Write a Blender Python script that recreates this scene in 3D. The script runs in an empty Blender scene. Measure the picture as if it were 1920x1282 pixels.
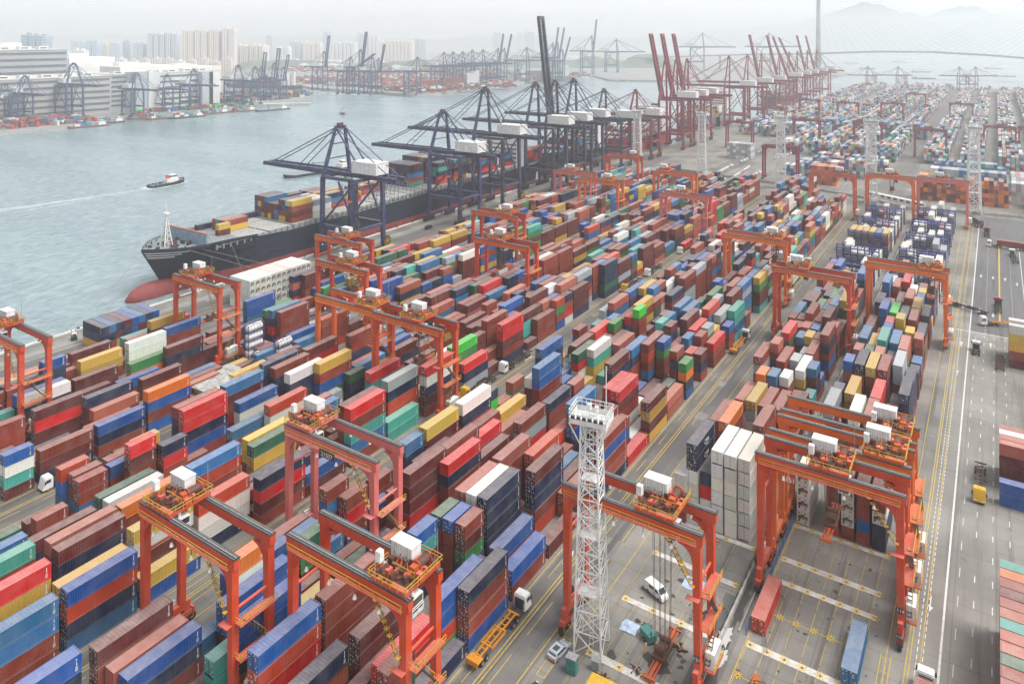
# Container terminal beside a hazy harbour: everything built in code.
import bpy, math, random
from math import radians, sin, cos, pi, atan2, sqrt
from mathutils import Vector, Matrix
from mathutils.bvhtree import BVHTree

scene = bpy.context.scene
COL = scene.collection

# ------------------------------------------------------------------ camera
# world: +Y runs along the stacking lanes, +X across them, camera above the origin
FPX, CXP, HZN, CAMH = 1384.0, 960.0, 70.0, 105.0      # in pixels of the 1920 wide photo
YAW = math.atan(908 / 1384.0)                          # camera looks this far left of +Y
S_, C_ = sin(YAW), cos(YAW)
cam = bpy.data.cameras.new('camera')
camo = bpy.data.objects.new('camera', cam)
COL.objects.link(camo)
camo.location = (0, 0, CAMH)
camo.rotation_euler = (radians(90), 0, YAW)
cam.sensor_fit = 'HORIZONTAL'
cam.sensor_width = 36.0
cam.lens = 36.0 * FPX / 1920.0
cam.shift_x = 0.0
cam.shift_y = -(641.0 - HZN) / 1920.0
cam.clip_start = 1.0
cam.clip_end = 40000.0
scene.camera = camo

# ------------------------------------------------------------------ sky, sun, exposure
SUN_EL, SUN_AZ = radians(60), radians(75)
w = bpy.data.worlds.new("World"); scene.world = w; w.use_nodes = True
nt = w.node_tree; nt.nodes.clear()
sky = nt.nodes.new('ShaderNodeTexSky'); sky.sky_type = 'NISHITA'; sky.sun_disc = False
sky.sun_elevation = SUN_EL; sky.sun_rotation = SUN_AZ
sky.air_density = 1.0; sky.dust_density = 1.5; sky.ozone_density = 1.0; sky.altitude = 0
hs = nt.nodes.new('ShaderNodeHueSaturation'); hs.inputs['Saturation'].default_value = 0.14
bgn = nt.nodes.new('ShaderNodeBackground'); bgn.inputs['Strength'].default_value = 0.135
wo = nt.nodes.new('ShaderNodeOutputWorld')
nt.links.new(sky.outputs[0], hs.inputs['Color'])
tint = nt.nodes.new('ShaderNodeMixRGB'); tint.blend_type = 'MULTIPLY'; tint.inputs[0].default_value = 1
tint.inputs[2].default_value = (1.0, 1.0, 1.0, 1)
nt.links.new(hs.outputs[0], tint.inputs[1]); nt.links.new(tint.outputs[0], bgn.inputs['Color'])
nt.links.new(bgn.outputs[0], wo.inputs['Surface'])
sun = bpy.data.lights.new('sun', 'SUN'); sun.energy = 1.8; sun.angle = radians(26); sun.color = (1.0, 0.965, 0.91)
suno = bpy.data.objects.new('sun', sun); COL.objects.link(suno)
suno.location = (0, 0, 900)
suno.rotation_euler = (radians(90) - SUN_EL, 0, radians(180) - SUN_AZ)
scene.view_settings.view_transform = 'Standard'
scene.view_settings.look = 'None'
scene.view_settings.exposure = 1.0
scene.view_settings.gamma = 1.0
scene.view_settings.use_curve_mapping = False
cy = scene.cycles
cy.max_bounces = 8; cy.diffuse_bounces = 2; cy.glossy_bounces = 2; cy.volume_bounces = 6
cy.transmission_bounces = 2; cy.transparent_max_bounces = 4
cy.use_denoising = True
HAZE_DENSITY = 0.00030
HAZE_TOP = 320.0

def ground(px, py, z=0.0):
    """world x, y of the point at height z seen at pixel px, py of the photo"""
    d = FPX * (CAMH - z) / (py - HZN); l = (px - CXP) * d / FPX
    return (l * C_ - d * S_, l * S_ + d * C_)
def along(px, d):
    """world x, y of the point at depth d straight below pixel column px"""
    l = (px - CXP) * d / FPX
    return (l * C_ - d * S_, l * S_ + d * C_)
def height_at(py, d):
    return CAMH - (py - HZN) * d / FPX

# ------------------------------------------------------------------ mesh helper
class MB:
    def __init__(s): s.v = []; s.f = []; s.m = []; s.c = []
    def quad(s, a, b, c, d, m=0, col=None):
        i = len(s.v); s.v += [a, b, c, d]; s.f.append((i, i+1, i+2, i+3)); s.m.append(m)
        if col is not None: s.c.append(col)
    def poly(s, pts, m=0, col=None):
        i = len(s.v); s.v += list(pts); s.f.append(tuple(range(i, i+len(pts)))); s.m.append(m)
        if col is not None: s.c.append(col)
    def box(s, x0, x1, y0, y1, z0, z1, m=0, col=None, skip=''):
        i = len(s.v)
        s.v += [(x0,y0,z0),(x1,y0,z0),(x1,y1,z0),(x0,y1,z0),(x0,y0,z1),(x1,y0,z1),(x1,y1,z1),(x0,y1,z1)]
        F = {'b':(0,3,2,1),'t':(4,5,6,7),'n':(0,1,5,4),'e':(1,2,6,5),'f':(2,3,7,6),'w':(3,0,4,7)}
        for k, q in F.items():
            if k in skip: continue
            s.f.append(tuple(i+a for a in q)); s.m.append(m)
            if col is not None: s.c.append(col)
    def beam(s, p, q, w, h=None, m=0, w2=None, h2=None, up=(0,0,1), col=None):
        p = Vector(p); q = Vector(q); d = q-p
        if d.length < 1e-6: return
        d.normalize(); h = w if h is None else h
        w2 = w if w2 is None else w2; h2 = h if h2 is None else h2
        u = Vector(up)
        if abs(d.dot(u)) > .95: u = Vector((0,1,0)) if abs(d.y) < .9 else Vector((1,0,0))
        sx = d.cross(u).normalized(); sz = sx.cross(d).normalized()
        i = len(s.v)
        for c, a, b in ((p,w,h),(q,w2,h2)):
            for e, g in ((-1,-1),(1,-1),(1,1),(-1,1)):
                s.v.append(tuple(c + sx*(e*a/2) + sz*(g*b/2)))
        for f in ((0,3,2,1),(4,5,6,7),(0,1,5,4),(1,2,6,5),(2,3,7,6),(3,0,4,7)):
            s.f.append(tuple(i+a for a in f)); s.m.append(m)
            if col is not None: s.c.append(col)
    def tube(s, p, q, r, n=8, m=0, r2=None, caps=True):
        p = Vector(p); q = Vector(q); d = (q-p)
        if d.length < 1e-6: return
        d.normalize(); r2 = r if r2 is None else r2
        u = Vector((0,0,1)) if abs(d.z) < .9 else Vector((1,0,0))
        a = d.cross(u).normalized(); b = d.cross(a)
        i = len(s.v)
        for c, rr in ((p,r),(q,r2)):
            for k in range(n):
                t = 2*pi*k/n; s.v.append(tuple(c + a*(rr*cos(t)) + b*(rr*sin(t))))
        for k in range(n):
            k2 = (k+1) % n
            s.f.append((i+k, i+n+k, i+n+k2, i+k2)); s.m.append(m)
        if caps:
            s.f.append(tuple(i+k for k in range(n))); s.m.append(m)
            s.f.append(tuple(i+n+k for k in reversed(range(n)))); s.m.append(m)
    def loft(s, rings, m=0, cap=True):
        i = len(s.v); n = len(rings[0])
        for r in rings: s.v += list(r)
        for a in range(len(rings)-1):
            for k in range(n):
                k2 = (k+1) % n
                s.f.append((i+a*n+k, i+a*n+k2, i+(a+1)*n+k2, i+(a+1)*n+k)); s.m.append(m)
        if cap:
            s.f.append(tuple(i+k for k in reversed(range(n)))); s.m.append(m)
            s.f.append(tuple(i+(len(rings)-1)*n+k for k in range(n))); s.m.append(m)
    def mesh(s, name, mats):
        me = bpy.data.meshes.new(name)
        me.from_pydata([tuple(v) for v in s.v], [], s.f)
        for mt in mats: me.materials.append(mt)
        if len(mats) > 1: me.polygons.foreach_set('material_index', s.m)
        if s.c and len(s.c) == len(s.f):
            at = me.attributes.new('tone', 'FLOAT_COLOR', 'FACE')
            at.data.foreach_set('color', [x for c in s.c for x in (c[0], c[1], c[2], c[3] if len(c) > 3 else 1.0)])
        me.update()
        return me
    def build(s, name, mats, parent=None, loc=None, rz=0.0, color=None):
        if not isinstance(mats, (list, tuple)): mats = [mats]
        return put(name, s.mesh(name, mats), parent, loc, rz, color)

def put(name, me, parent=None, loc=None, rz=0.0, color=None):
    o = bpy.data.objects.new(name, me); COL.objects.link(o)
    if parent: o.parent = parent
    if loc is not None: o.location = loc
    if rz: o.rotation_euler = (0, 0, rz)
    if color is not None: o.color = (color[0], color[1], color[2], 1)
    return o
def thing(name, label, cat, loc=(0,0,0), rz=0.0, group=None, color=None):
    o = bpy.data.objects.new(name, None); COL.objects.link(o); o.empty_display_size = .5
    o.location = loc; o.rotation_euler = (0, 0, rz)
    o['label'] = label; o['category'] = cat
    if group: o['group'] = group
    if color is not None: o.color = (color[0], color[1], color[2], 1)
    return o
def tag(o, label, cat, group=None):
    o['label'] = label; o['category'] = cat
    if group: o['group'] = group
    return o
def struct(o): o['kind'] = 'structure'; return o
CH = {}
def link_children(o): return [c for c in bpy.data.objects if c.parent == o]
def copy_tree(o, label=None, loc=None, rz=None, group=None, color=None, parent=None, kids=None, scale=None):
    """copy a thing, its parts and their sub-parts; kids = children lookup made once"""
    c = o.copy(); COL.objects.link(c); c.parent = parent
    if label: c['label'] = label
    if group: c['group'] = group
    if loc is not None: c.location = loc
    if rz is not None: c.rotation_euler = (0, 0, rz)
    if scale is not None: c.scale = (scale, scale, scale)
    if color is not None and o.get('tinted', 1): c.color = (color[0], color[1], color[2], 1)
    for ch in kids.get(o.name, ()):
        copy_tree(ch, color=color, parent=c, kids=kids)
    return c
def kid_table():
    t = {}
    for o in bpy.data.objects:
        if o.parent: t.setdefault(o.parent.name, []).append(o)
    return t

# ------------------------------------------------------------------ materials
def mat(name, rough=.6, metal=0.0, color=(.5,.5,.5), build=None, spec=.5):
    m = bpy.data.materials.new(name); m.use_nodes = True
    n = m.node_tree.nodes; l = m.node_tree.links
    b = n['Principled BSDF']; b.inputs['Roughness'].default_value = rough
    b.inputs['Metallic'].default_value = metal; b.inputs['Base Color'].default_value = (*color, 1)
    b.inputs['Specular IOR Level'].default_value = spec
    if build: build(n, l, b)
    return m
def N(n, t, **k):
    x = n.new(t)
    for a, v in k.items():
        if a.startswith('i_'):
            key = a[2:]; key = int(key) if key.isdigit() else key.replace('_', ' ')
            x.inputs[key].default_value = v
        else: setattr(x, a, v)
    return x
def noise(n, l, src, scale, detail=3, rough=.55, dist=0):
    x = N(n, 'ShaderNodeTexNoise'); x.inputs['Scale'].default_value = scale
    x.inputs['Detail'].default_value = detail; x.inputs['Roughness'].default_value = rough
    x.inputs['Distortion'].default_value = dist
    l.new(src, x.inputs['Vector']); return x.outputs['Fac']
def ramp(n, l, src, stops):
    r = n.new('ShaderNodeValToRGB'); l.new(src, r.inputs[0]); e = r.color_ramp.elements
    while len(e) < len(stops): e.new(.5)
    for k, (p, c) in enumerate(stops):
        e[k].position = p; e[k].color = (*c, 1) if len(c) == 3 else c
    return r.outputs[0]
def mix(n, l, a, b, f, mode='MIX'):
    x = n.new('ShaderNodeMixRGB'); x.blend_type = mode
    for k, s in ((1, a), (2, b)):
        if isinstance(s, tuple): x.inputs[k].default_value = (*s, 1)
        else: l.new(s, x.inputs[k])
    if isinstance(f, (int, float)): x.inputs[0].default_value = f
    else: l.new(f, x.inputs[0])
    return x.outputs[0]
def mapr(n, l, src, a, b, c=0.0, d=1.0):
    x = n.new('ShaderNodeMapRange'); l.new(src, x.inputs[0])
    for k, v in zip((1, 2, 3, 4), (a, b, c, d)): x.inputs[k].default_value = v
    return x.outputs[0]
def math_(n, l, op, a, b=None):
    x = n.new('ShaderNodeMath'); x.operation = op
    for k, s in ((0, a), (1, b)):
        if s is None: continue
        if isinstance(s, (int, float)): x.inputs[k].default_value = s
        else: l.new(s, x.inputs[k])
    return x.outputs[0]

def paint_nodes(source, dusty=.5, rust=.5, bump=False):
    """weathered paint: colour of the object (or of the face), dust lying on level faces, rust blotches"""
    def f(n, l, b):
        if source == 'object':
            oi = N(n, 'ShaderNodeObjectInfo'); base = oi.outputs['Color']; rnd = oi.outputs['Random']
        else:
            at = N(n, 'ShaderNodeAttribute', attribute_name='tone'); base = at.outputs['Color']; rnd = None
        ge = N(n, 'ShaderNodeNewGeometry'); tc = ge.outputs['Position']
        big = noise(n, l, tc, .35, 2); fine = noise(n, l, tc, 2.3, 4, .65)
        c = mix(n, l, base, mix(n, l, base, (.5, .46, .43), .10), mapr(n, l, big, .35, .7))
        c = mix(n, l, c, (.03, .027, .025), mapr(n, l, fine, .56, .80, 0, .45))
        # streaks running down the sides
        mp = N(n, 'ShaderNodeMapping'); mp.inputs['Scale'].default_value = (2.2, 2.2, .16); l.new(tc, mp.inputs[0])
        st = noise(n, l, mp.outputs[0], 1.0, 3)
        c = mix(n, l, c, mix(n, l, c, (.10, .08, .07), .45), mapr(n, l, st, .55, .75, 0, .55))
        # rust
        ru = noise(n, l, tc, 1.1, 5, .7)
        c = mix(n, l, c, (.13, .05, .025), mapr(n, l, ru, .64, .70, 0, rust))
        # settled dust on level faces
        sx = N(n, 'ShaderNodeSeparateXYZ'); l.new(ge.outputs['True Normal'], sx.inputs[0])
        up = mapr(n, l, sx.outputs[2], .75, .95)
        d2 = mapr(n, l, noise(n, l, tc, .8, 4, .6), .3, .7, .5, 1.0)
        fac = math_(n, l, 'MULTIPLY', math_(n, l, 'MULTIPLY', up, d2), dusty)
        c = mix(n, l, c, (.56, .49, .46), fac)
        l.new(c, b.inputs['Base Color'])
        l.new(mapr(n, l, big, .3, .7, .42, .62), b.inputs['Roughness'])
        if bump:
            sp = N(n, 'ShaderNodeSeparateXYZ'); l.new(tc, sp.inputs[0])
            v = math_(n, l, 'ADD', sp.outputs[0], sp.outputs[1])
            wv = math_(n, l, 'SINE', math_(n, l, 'MULTIPLY', v, 22.4))
            bp = N(n, 'ShaderNodeBump'); bp.inputs['Strength'].default_value = .5; bp.inputs['Distance'].default_value = .05
            l.new(wv, bp.inputs['Height']); l.new(bp.outputs[0], b.inputs['Normal'])
    return f
M = {}
M['boxpaint'] = mat('container_paint', .5, build=paint_nodes('object', .34, .55), spec=.22)
M['boxfield'] = mat('container_paint_field', .5, build=paint_nodes('face', .34, .4, True), spec=.22)
M['cranepaint'] = mat('crane_paint', .5, build=paint_nodes('object', .16, .8), spec=.3)
M['facepaint'] = mat('mixed_paint', .6, build=paint_nodes('face', .2, .3))
M['plain'] = mat('plain_paint', .5, build=lambda n, l, b: l.new(N(n, 'ShaderNodeObjectInfo').outputs['Color'], b.inputs['Base Color']))
def toned(name, col, rough=.6, amt=.35, scale=1.5, metal=0.0):
    def f(n, l, b):
        ge = N(n, 'ShaderNodeNewGeometry')
        k = noise(n, l, ge.outputs['Position'], scale, 4, .6)
        d = tuple(x*.55 for x in col); e = tuple(min(1, x*1.25) for x in col)
        l.new(mix(n, l, d, e, mapr(n, l, k, .5-amt/2, .5+amt/2)), b.inputs['Base Color'])
    return mat(name, rough, metal, col, f)
M['white'] = toned('white_paint', (.72,.72,.70), .5, .9, .8)
M['mark'] = mat('white_marking', .6, 0, (.75,.74,.70))
M['dark'] = toned('dark_steel', (.035,.035,.038), .55)
M['black'] = mat('black_rubber', .8, 0, (.018,.018,.02))
M['steel'] = toned('worn_steel', (.28,.28,.28), .45, .6, 2)
M['yellow'] = toned('yellow_paint', (.55,.33,.03), .55, .8, 3)
M['glass'] = mat('window_glass', .08, 0, (.03,.045,.05), spec=.8)
M['grime'] = toned('greasy_machinery', (.10,.04,.025), .6, .5, 3)
M['orange'] = toned('orange_machinery', (.45,.09,.025), .5, .7, 2.5)
M['concrete'] = toned('concrete', (.36,.35,.33), .85, .5, .6)
M['rope'] = mat('steel_rope', .6, .3, (.10,.10,.10))
M['redlight'] = mat('red_trim', .5, 0, (.5,.03,.02))

# ------------------------------------------------------------------ ground and water
def ground_mat(name, light, dark, joint=(6.5, 5.0), stain=.5, tint=None):
    def f(n, l, b):
        ge = N(n, 'ShaderNodeNewGeometry'); P = ge.outputs['Position']
        a = noise(n, l, P, .05, 5, .62); c = mix(n, l, dark, light, mapr(n, l, a, .35, .66))
        # long worn tracks along the lanes
        mp = N(n, 'ShaderNodeMapping'); mp.inputs['Scale'].default_value = (.55, .018, 1); l.new(P, mp.inputs[0])
        t = noise(n, l, mp.outputs[0], 1.0, 4, .6)
        c = mix(n, l, c, tuple(x*.55 for x in dark), mapr(n, l, t, .52, .70, 0, .75))
        s = noise(n, l, P, .45, 6, .72, .6)
        c = mix(n, l, c, (.06, .055, .05), mapr(n, l, s, .60, .74, 0, stain))
        s2 = noise(n, l, P, .23, 5, .7, .4)
        c = mix(n, l, c, (.55, .54, .51), mapr(n, l, s2, .64, .74, 0, .35))
        g = noise(n, l, P, 6, 3, .7)
        c = mix(n, l, c, mix(n, l, c, (.02, .02, .02), .5), mapr(n, l, g, .5, .8, 0, .45))
        br = N(n, 'ShaderNodeTexBrick'); br.offset = 0.0
        br.inputs['Color1'].default_value = (1,1,1,1); br.inputs['Color2'].default_value = (.90,.90,.90,1)
        br.inputs['Mortar'].default_value = (.45,.44,.42,1); br.inputs['Scale'].default_value = 1.0
        br.inputs['Mortar Size'].default_value = .055; br.inputs['Brick Width'].default_value = joint[0]
        br.inputs['Row Height'].default_value = joint[1]; l.new(P, br.inputs['Vector'])
        c = mix(n, l, c, br.outputs['Color'], .8, 'MULTIPLY')
        l.new(c, b.inputs['Base Color'])
        l.new(mapr(n, l, a, .3, .7, .6, .9), b.inputs['Roughness'])
    return mat(name, .8, build=f)
M['apron'] = ground_mat('yard_concrete', (.265,.252,.228), (.135,.128,.115))
M['asphalt'] = ground_mat('asphalt', (.135,.133,.133), (.09,.088,.09), (400, 60), .25)
M['lane'] = ground_mat('lane_concrete', (.19,.182,.165), (.09,.087,.082), (7.0, 14.0), .5)
M['roadc'] = ground_mat('road_concrete', (.275,.262,.237), (.17,.163,.148), (6.6, 16.0), .4)
M['yline'] = toned('yellow_line_paint', (.55,.38,.06), .8, .7, 1.2)
M['wline'] = toned('white_line_paint', (.62,.61,.58), .8, .7, 1.0)
M['strip'] = toned('pale_concrete_beam', (.55,.53,.49), .85, .7, .8)

def sheet(name, pts, z, m, cuts=False):
    b = MB(); b.poly([(x, y, z) for x, y in pts]); return struct(b.build(name, m))
# the port slab with its quay wall
def land(name, pts, z, depth, m, wall):
    b = MB(); b.poly([(x, y, z) for x, y in pts], 0)
    for i in range(len(pts)):
        (x0, y0), (x1, y1) = pts[i], pts[(i+1) % len(pts)]
        b.quad((x0,y0,z-depth),(x1,y1,z-depth),(x1,y1,z),(x0,y0,z), 1)
    return struct(b.build(name, [m, wall]))
QX = -276.5
FAR_R = 1800.0
land('yard_ground', [(QX,-300),(500,-300),(500,FAR_R-80),(120,FAR_R),(-262,FAR_R+10),(QX+12,640),(QX,560)], 0, 8, M['apron'], M['concrete'])
# quay edge beam
b = MB(); b.box(QX-.4, QX+1.2, -300, 560, -2.2, .28)
for k in range(46): b.box(QX+.1, QX+.7, -20+k*13, -19.2+k*13, .28, .75, 1)
struct(b.build('quay_edge', [M['strip'], M['dark']]))
def water_mat():
    def f(n, l, b):
        ge = N(n, 'ShaderNodeNewGeometry'); P = ge.outputs['Position']
        mp = N(n, 'ShaderNodeMapping'); mp.inputs['Scale'].default_value = (.9, .45, 1); mp.inputs['Rotation'].default_value = (0,0,.5); l.new(P, mp.inputs[0])
        a = noise(n, l, mp.outputs[0], .42, 6, .62, .3); a2 = noise(n, l, P, .035, 4, .6, .5)
        mp2 = N(n, 'ShaderNodeMapping'); mp2.inputs['Scale'].default_value = (.25, 1, 1); mp2.inputs['Rotation'].default_value = (0,0,-.35); l.new(P, mp2.inputs[0])
        a3 = noise(n, l, mp2.outputs[0], .010, 4, .55, .3)
        hgt = math_(n, l, 'ADD', math_(n, l, 'MULTIPLY', a, 1.0), math_(n, l, 'MULTIPLY', a2, 1.5))
        bp = N(n, 'ShaderNodeBump'); bp.inputs['Strength'].default_value = .5; bp.inputs['Distance'].default_value = .9
        l.new(hgt, bp.inputs['Height']); l.new(bp.outputs[0], b.inputs['Normal'])
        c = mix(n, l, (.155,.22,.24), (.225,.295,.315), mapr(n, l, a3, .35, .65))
        c = mix(n, l, c, (.075,.135,.145), mapr(n, l, a, .50, .66, 0, .55))  # ripple shading painted into the water colour, pale glints on the next line
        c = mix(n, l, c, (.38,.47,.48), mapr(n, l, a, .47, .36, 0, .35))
        l.new(c, b.inputs['Base Color'])
        l.new(mapr(n, l, a3, .3, .7, .18, .34), b.inputs['Roughness'])
    return mat('harbour_water', .2, build=f, spec=.5)
M['water'] = water_mat()
WZ = -3.2
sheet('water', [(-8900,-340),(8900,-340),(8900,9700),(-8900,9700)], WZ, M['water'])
# -------- painted lanes and roads: thin sheets, 4 mm apart
E1 = .004
def rect(name, x0, x1, y0, y1, z, m): return sheet(name, [(x0,y0),(x1,y0),(x1,y1),(x0,y1)], z, m)
rect('truck_lane', -74.0, -64.6, 30, 520, E1, M['lane'])
rect('truck_lane', -130.9, -120.9, 20, 505, E1, M['lane'])
rect('truck_lane', -187.0, -177.2, 20, 505, E1, M['lane'])
rect('quay_road', -262, -236.5, -50, 620, E1, M['asphalt'])
rect('main_road', -7.8, 60, 311, 512, E1, M['asphalt'])
rect('main_road', -13.0, -.2, 60, 311, E1, M['roadc'])
rect('crane_runway', -40.0, -37.7, 60, 500, E1, M['lane'])
rect('far_road', -70, -52, 548, 1700, E1, M['lane'])
rect('far_road', -190, -174, 560, 1380, E1, M['lane'])
bl = MB(); wl = MB(); Z2 = .009
def vline(mb, x, y0, y1, w=.16, dash=None, z=Z2):
    y = y0
    while y < y1:
        e = min(y1, y + (dash[0] if dash else 1e9)); mb.quad((x-w/2,y,z),(x+w/2,y,z),(x+w/2,e,z),(x-w/2,e,z))
        y = e + (dash[1] if dash else 1)
for x0 in (-70.8, -126.9, -183.0):
    for dx, dash in ((-3.7,None),(-.35,None),(.35,None),(1.8,(9,5)),(5.6,None),(-2.1,(6,8))):
        vline(bl, x0+dx, 40, 500, .17 if dash is None else .13, dash)
for dx in (-.5, .0, 1.5): vline(bl, -12.2+dx, 60, 500, .15)
for x in (-15.6, -36.4, -40.6, -61.5, -92.6, -97.2, -117.0, -149.0, -153.5, -173.5, -206.0, -209.5, -229.5): vline(bl, x, 60, 500, .14)
for x in (-256.5, -252.5, -244.0, -240.0): vline(bl, x, -40, 600, .2)
for x in (-268, -266.5, -249.5, -248.3): vline(wl, x, -40, 600, .18)
vline(wl, -7.95, 60, 500, .35)
vline(wl, -10.4, 60, 311, .14, (1.2,.7)); vline(wl, -11.3, 60, 311, .14, (1.2,.7)); vline(wl, -6.0, 60, 311, .12, (3, 6))
vline(wl, -3.3, 311, 440, .2, (1.0,2.2)); vline(wl, 5.2, 311, 440, .2, (1.0,2.2)); vline(wl, 9.4, 311, 455, .25); vline(bl, 1.1, 325, 452, .5)
for x in (-3.5, -.6, 2.4): vline(wl, x, 60, 308, .16, (2.2, 5.5))
wl.quad((-12,310,Z2),(8,310,Z2),(8,310.4,Z2),(-12,310.4,Z2))
def arrow(mb, x, y, s=1.0, a=0.0):
    def P(u, v): return (x+(u*cos(a)-v*sin(a))*s, y+(u*sin(a)+v*cos(a))*s, Z2)
    mb.quad(P(-.15,-2), P(.15,-2), P(.15,.6), P(-.15,.6)); mb.poly([P(-.55,.6), P(.55,.6), P(0,2)])
for x, y, a in ((-5.6,385,pi),(-1.2,385,pi),(3.2,385,0),(7.4,380,0),(-5.4,336,pi),(-1.0,333,pi),(-10,296,0),(-5.6,300,0),(-1.6,300,0),(-10.3,270,0),(-10.3,157,pi),(-72.3,148,0),(-72.3,131,0),(-128,205,0)):
    arrow(wl, x, y, 1.15, a)
# yellow slot markings and stars on the empty bays
def star(mb, x, y, r=.95):
    for k in range(4):
        t = k*pi/4; dx, dy = cos(t)*r, sin(t)*r; nx, ny = -sin(t)*.09, cos(t)*.09
        mb.quad((x-dx-nx,y-dy-ny,.075),(x+dx-nx,y+dy-ny,.075),(x+dx+nx,y+dy+ny,.075),(x-dx+nx,y-dy+ny,.075))
stars = MB()
bays_d = [101, 114.3, 128.2, 141.8, 149.3, 160.5, 166.2]
strips = MB()
for k, (y, wd) in enumerate(((114.5,1.9),(129.3,1.5),(147.6,1.3),(154.3,1.5),(166.3,1.1))):
    strips.box(-36.2, -18.2, y-wd/2, y+wd/2, 0, .07, skip='b')
    for j in range(7):
        x = -35.6 + j*2.85; star(stars, x, y)
for y, wd in ((100.2,1.7),(112.7,1.5),(127.2,1.3),(141.8,1.3),(153.9,1.2)):
    strips.box(-58.6, -41.6, y-wd/2, y+wd/2, 0, .07, skip='b')
    for j in range(0, 7, 2): star(stars, -58 + j*2.7, y)
for y in (107.8, 122, 138.4):
    for j in range(6):
        x = -35.6 + j*2.85; star(stars, x, y, .8)
    bl.quad((-35.6,y-.06,Z2),(-19,y-.06,Z2),(-19,y+.06,Z2),(-35.6,y+.06,Z2))
for j in range(7):
    vline(bl, -36.1+j*2.85, 95, 166, .08, (5.2, .9))
    if j < 6: vline(bl, -58.6+j*2.7, 95, 153, .06, (5.2, .9))
for x0, x1, y0, y1 in ((-16.4,-14.9,108,140),(-76.6,-75.6,60,110),(-63.5,-62.0,104,118)):
    for x in (x0, x1): bl.quad((x-.07,y0,Z2),(x+.07,y0,Z2),(x+.07,y1,Z2),(x-.07,y1,Z2))
    y = y0
    while y < y1: bl.quad((x0,y,Z2),(x1,y,Z2),(x1,y+.12,Z2),(x0,y+.12,Z2)); y += 3.1
struct(bl.build('yellow_lane_marking', M['yline'])); struct(wl.build('white_lane_marking', M['wline']))
struct(stars.build('slot_marking', M['yline'])); struct(strips.build('bearing_strip', M['strip']))
# dark repair patches and drain channels
pt = MB()
for x, y, w_, h_ in ((-66.6,128,1.3,40),(-72.4,150,2.4,12),(-68.5,178,2.0,22),(-67.0,222,3.0,30),(-71.5,262,2.0,26),(-15.2,118,.9,20),(-41.5,120,2.6,38),(-60.5,105,2.6,12),(-126.4,232,3.2,34),(-183,100,3,30),(-252,205,5,40),(-262,170,4,18)):
    pt.quad((x-w_/2,y-h_/2,.0135),(x+w_/2,y-h_/2,.0135),(x+w_/2,y+h_/2,.0135),(x-w_/2,y+h_/2,.0135))
struct(pt.build('tarmac_patch', M['asphalt']))
pt = MB()
for x, y, w_, h_ in ((-68.3,200,3.2,4),(-67.2,166,3.2,5),(-66.3,138,4,6),(-4.4,176,3,9),(-69.5,222,2.4,3.4),(-256,240,6,7),(-246,300,5,12),(-2.5,262,4,14),(-127.6,216,3.4,7)):
    pt.quad((x-w_/2,y-h_/2,.0115),(x+w_/2,y-h_/2,.0115),(x+w_/2,y+h_/2,.0115),(x-w_/2,y+h_/2,.0115))
struct(pt.build('concrete_patch', M['roadc']))
def blob(mb, x, y, rx, ry, seed, z, n=18, a0=0):
    r = random.Random(seed); P = []
    for k in range(n):
        a = 2*pi*k/n; q = r.uniform(.55, 1.15); u, v = cos(a)*rx*q, sin(a)*ry*q
        P.append((x+u*cos(a0)-v*sin(a0), y+u*sin(a0)+v*cos(a0), z))
    for k in range(n): mb.poly([(x, y, z), P[k], P[(k+1) % n]])
st = MB(); sr = random.Random(77)
for k in range(150):
    if k < 70: x, y, q = sr.uniform(-57,-41), sr.uniform(98,138), sr.uniform(.12,.9)
    else: x, y, q = sr.uniform(-36,-16), sr.uniform(96,165), sr.uniform(.08,.45)
    blob(st, x, y, q, q*sr.uniform(.4,1.6), k, .0165, 9, sr.uniform(0,3))
for x, y, rx, ry, a in ((-39.2,118,1.3,12,0),(-39.4,137,1.0,7,0),(-47.5,117,2.6,2.2,0),(-52,123,1.6,1.3,0),(-13.2,124,.7,12,0)): blob(st, x, y, rx, ry, int(y), .0175, 22, a)
struct(st.build('oil_stain', mat('oil_stain', .55, 0, (.045,.042,.04))))
st = MB()
for x, y, rx, ry in ((-39.9,128.5,1.2,3.2),(-45.5,110.5,3.2,1.6),(-49.5,107.5,2.8,1.4),(-34.5,110,3,1.4),(-38.8,124,.8,2.4)): blob(st, x, y, rx, ry, int(x*3), .0195, 26)
struct(st.build('cement_dust', mat('cement_dust', .9, 0, (.43,.42,.40))))
# kerb rail between the two crane runways, railing and kerbs
b = MB(); b.box(-40.35,-39.95, 90, 480, 0, .9); b.box(-38.15,-37.95, 131, 480, 0, .35)
for k in range(130): b.box(-40.6,-40.35, 92+k*2.9, 92.7+k*2.9, 0, 1.0, 1)
tag(b.build('concrete_barrier', [M['concrete'], M['dark']]), 'long low concrete barrier with dark posts between the two right-hand crane runways', 'barrier')
b = MB()
for y in [131+3*k for k in range(13)]:
    b.beam((-36.7,y,0),(-36.7,y,1.5),.09,m=0)
for z in (.4,.95,1.5): b.beam((-36.7,131,z),(-36.7,167,z),.09)
tag(b.build('railing', mat('blue_railing_paint', .5, 0, (.03,.09,.28))), 'blue steel railing beside the empty bays with one red and one blue container', 'railing')
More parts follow.
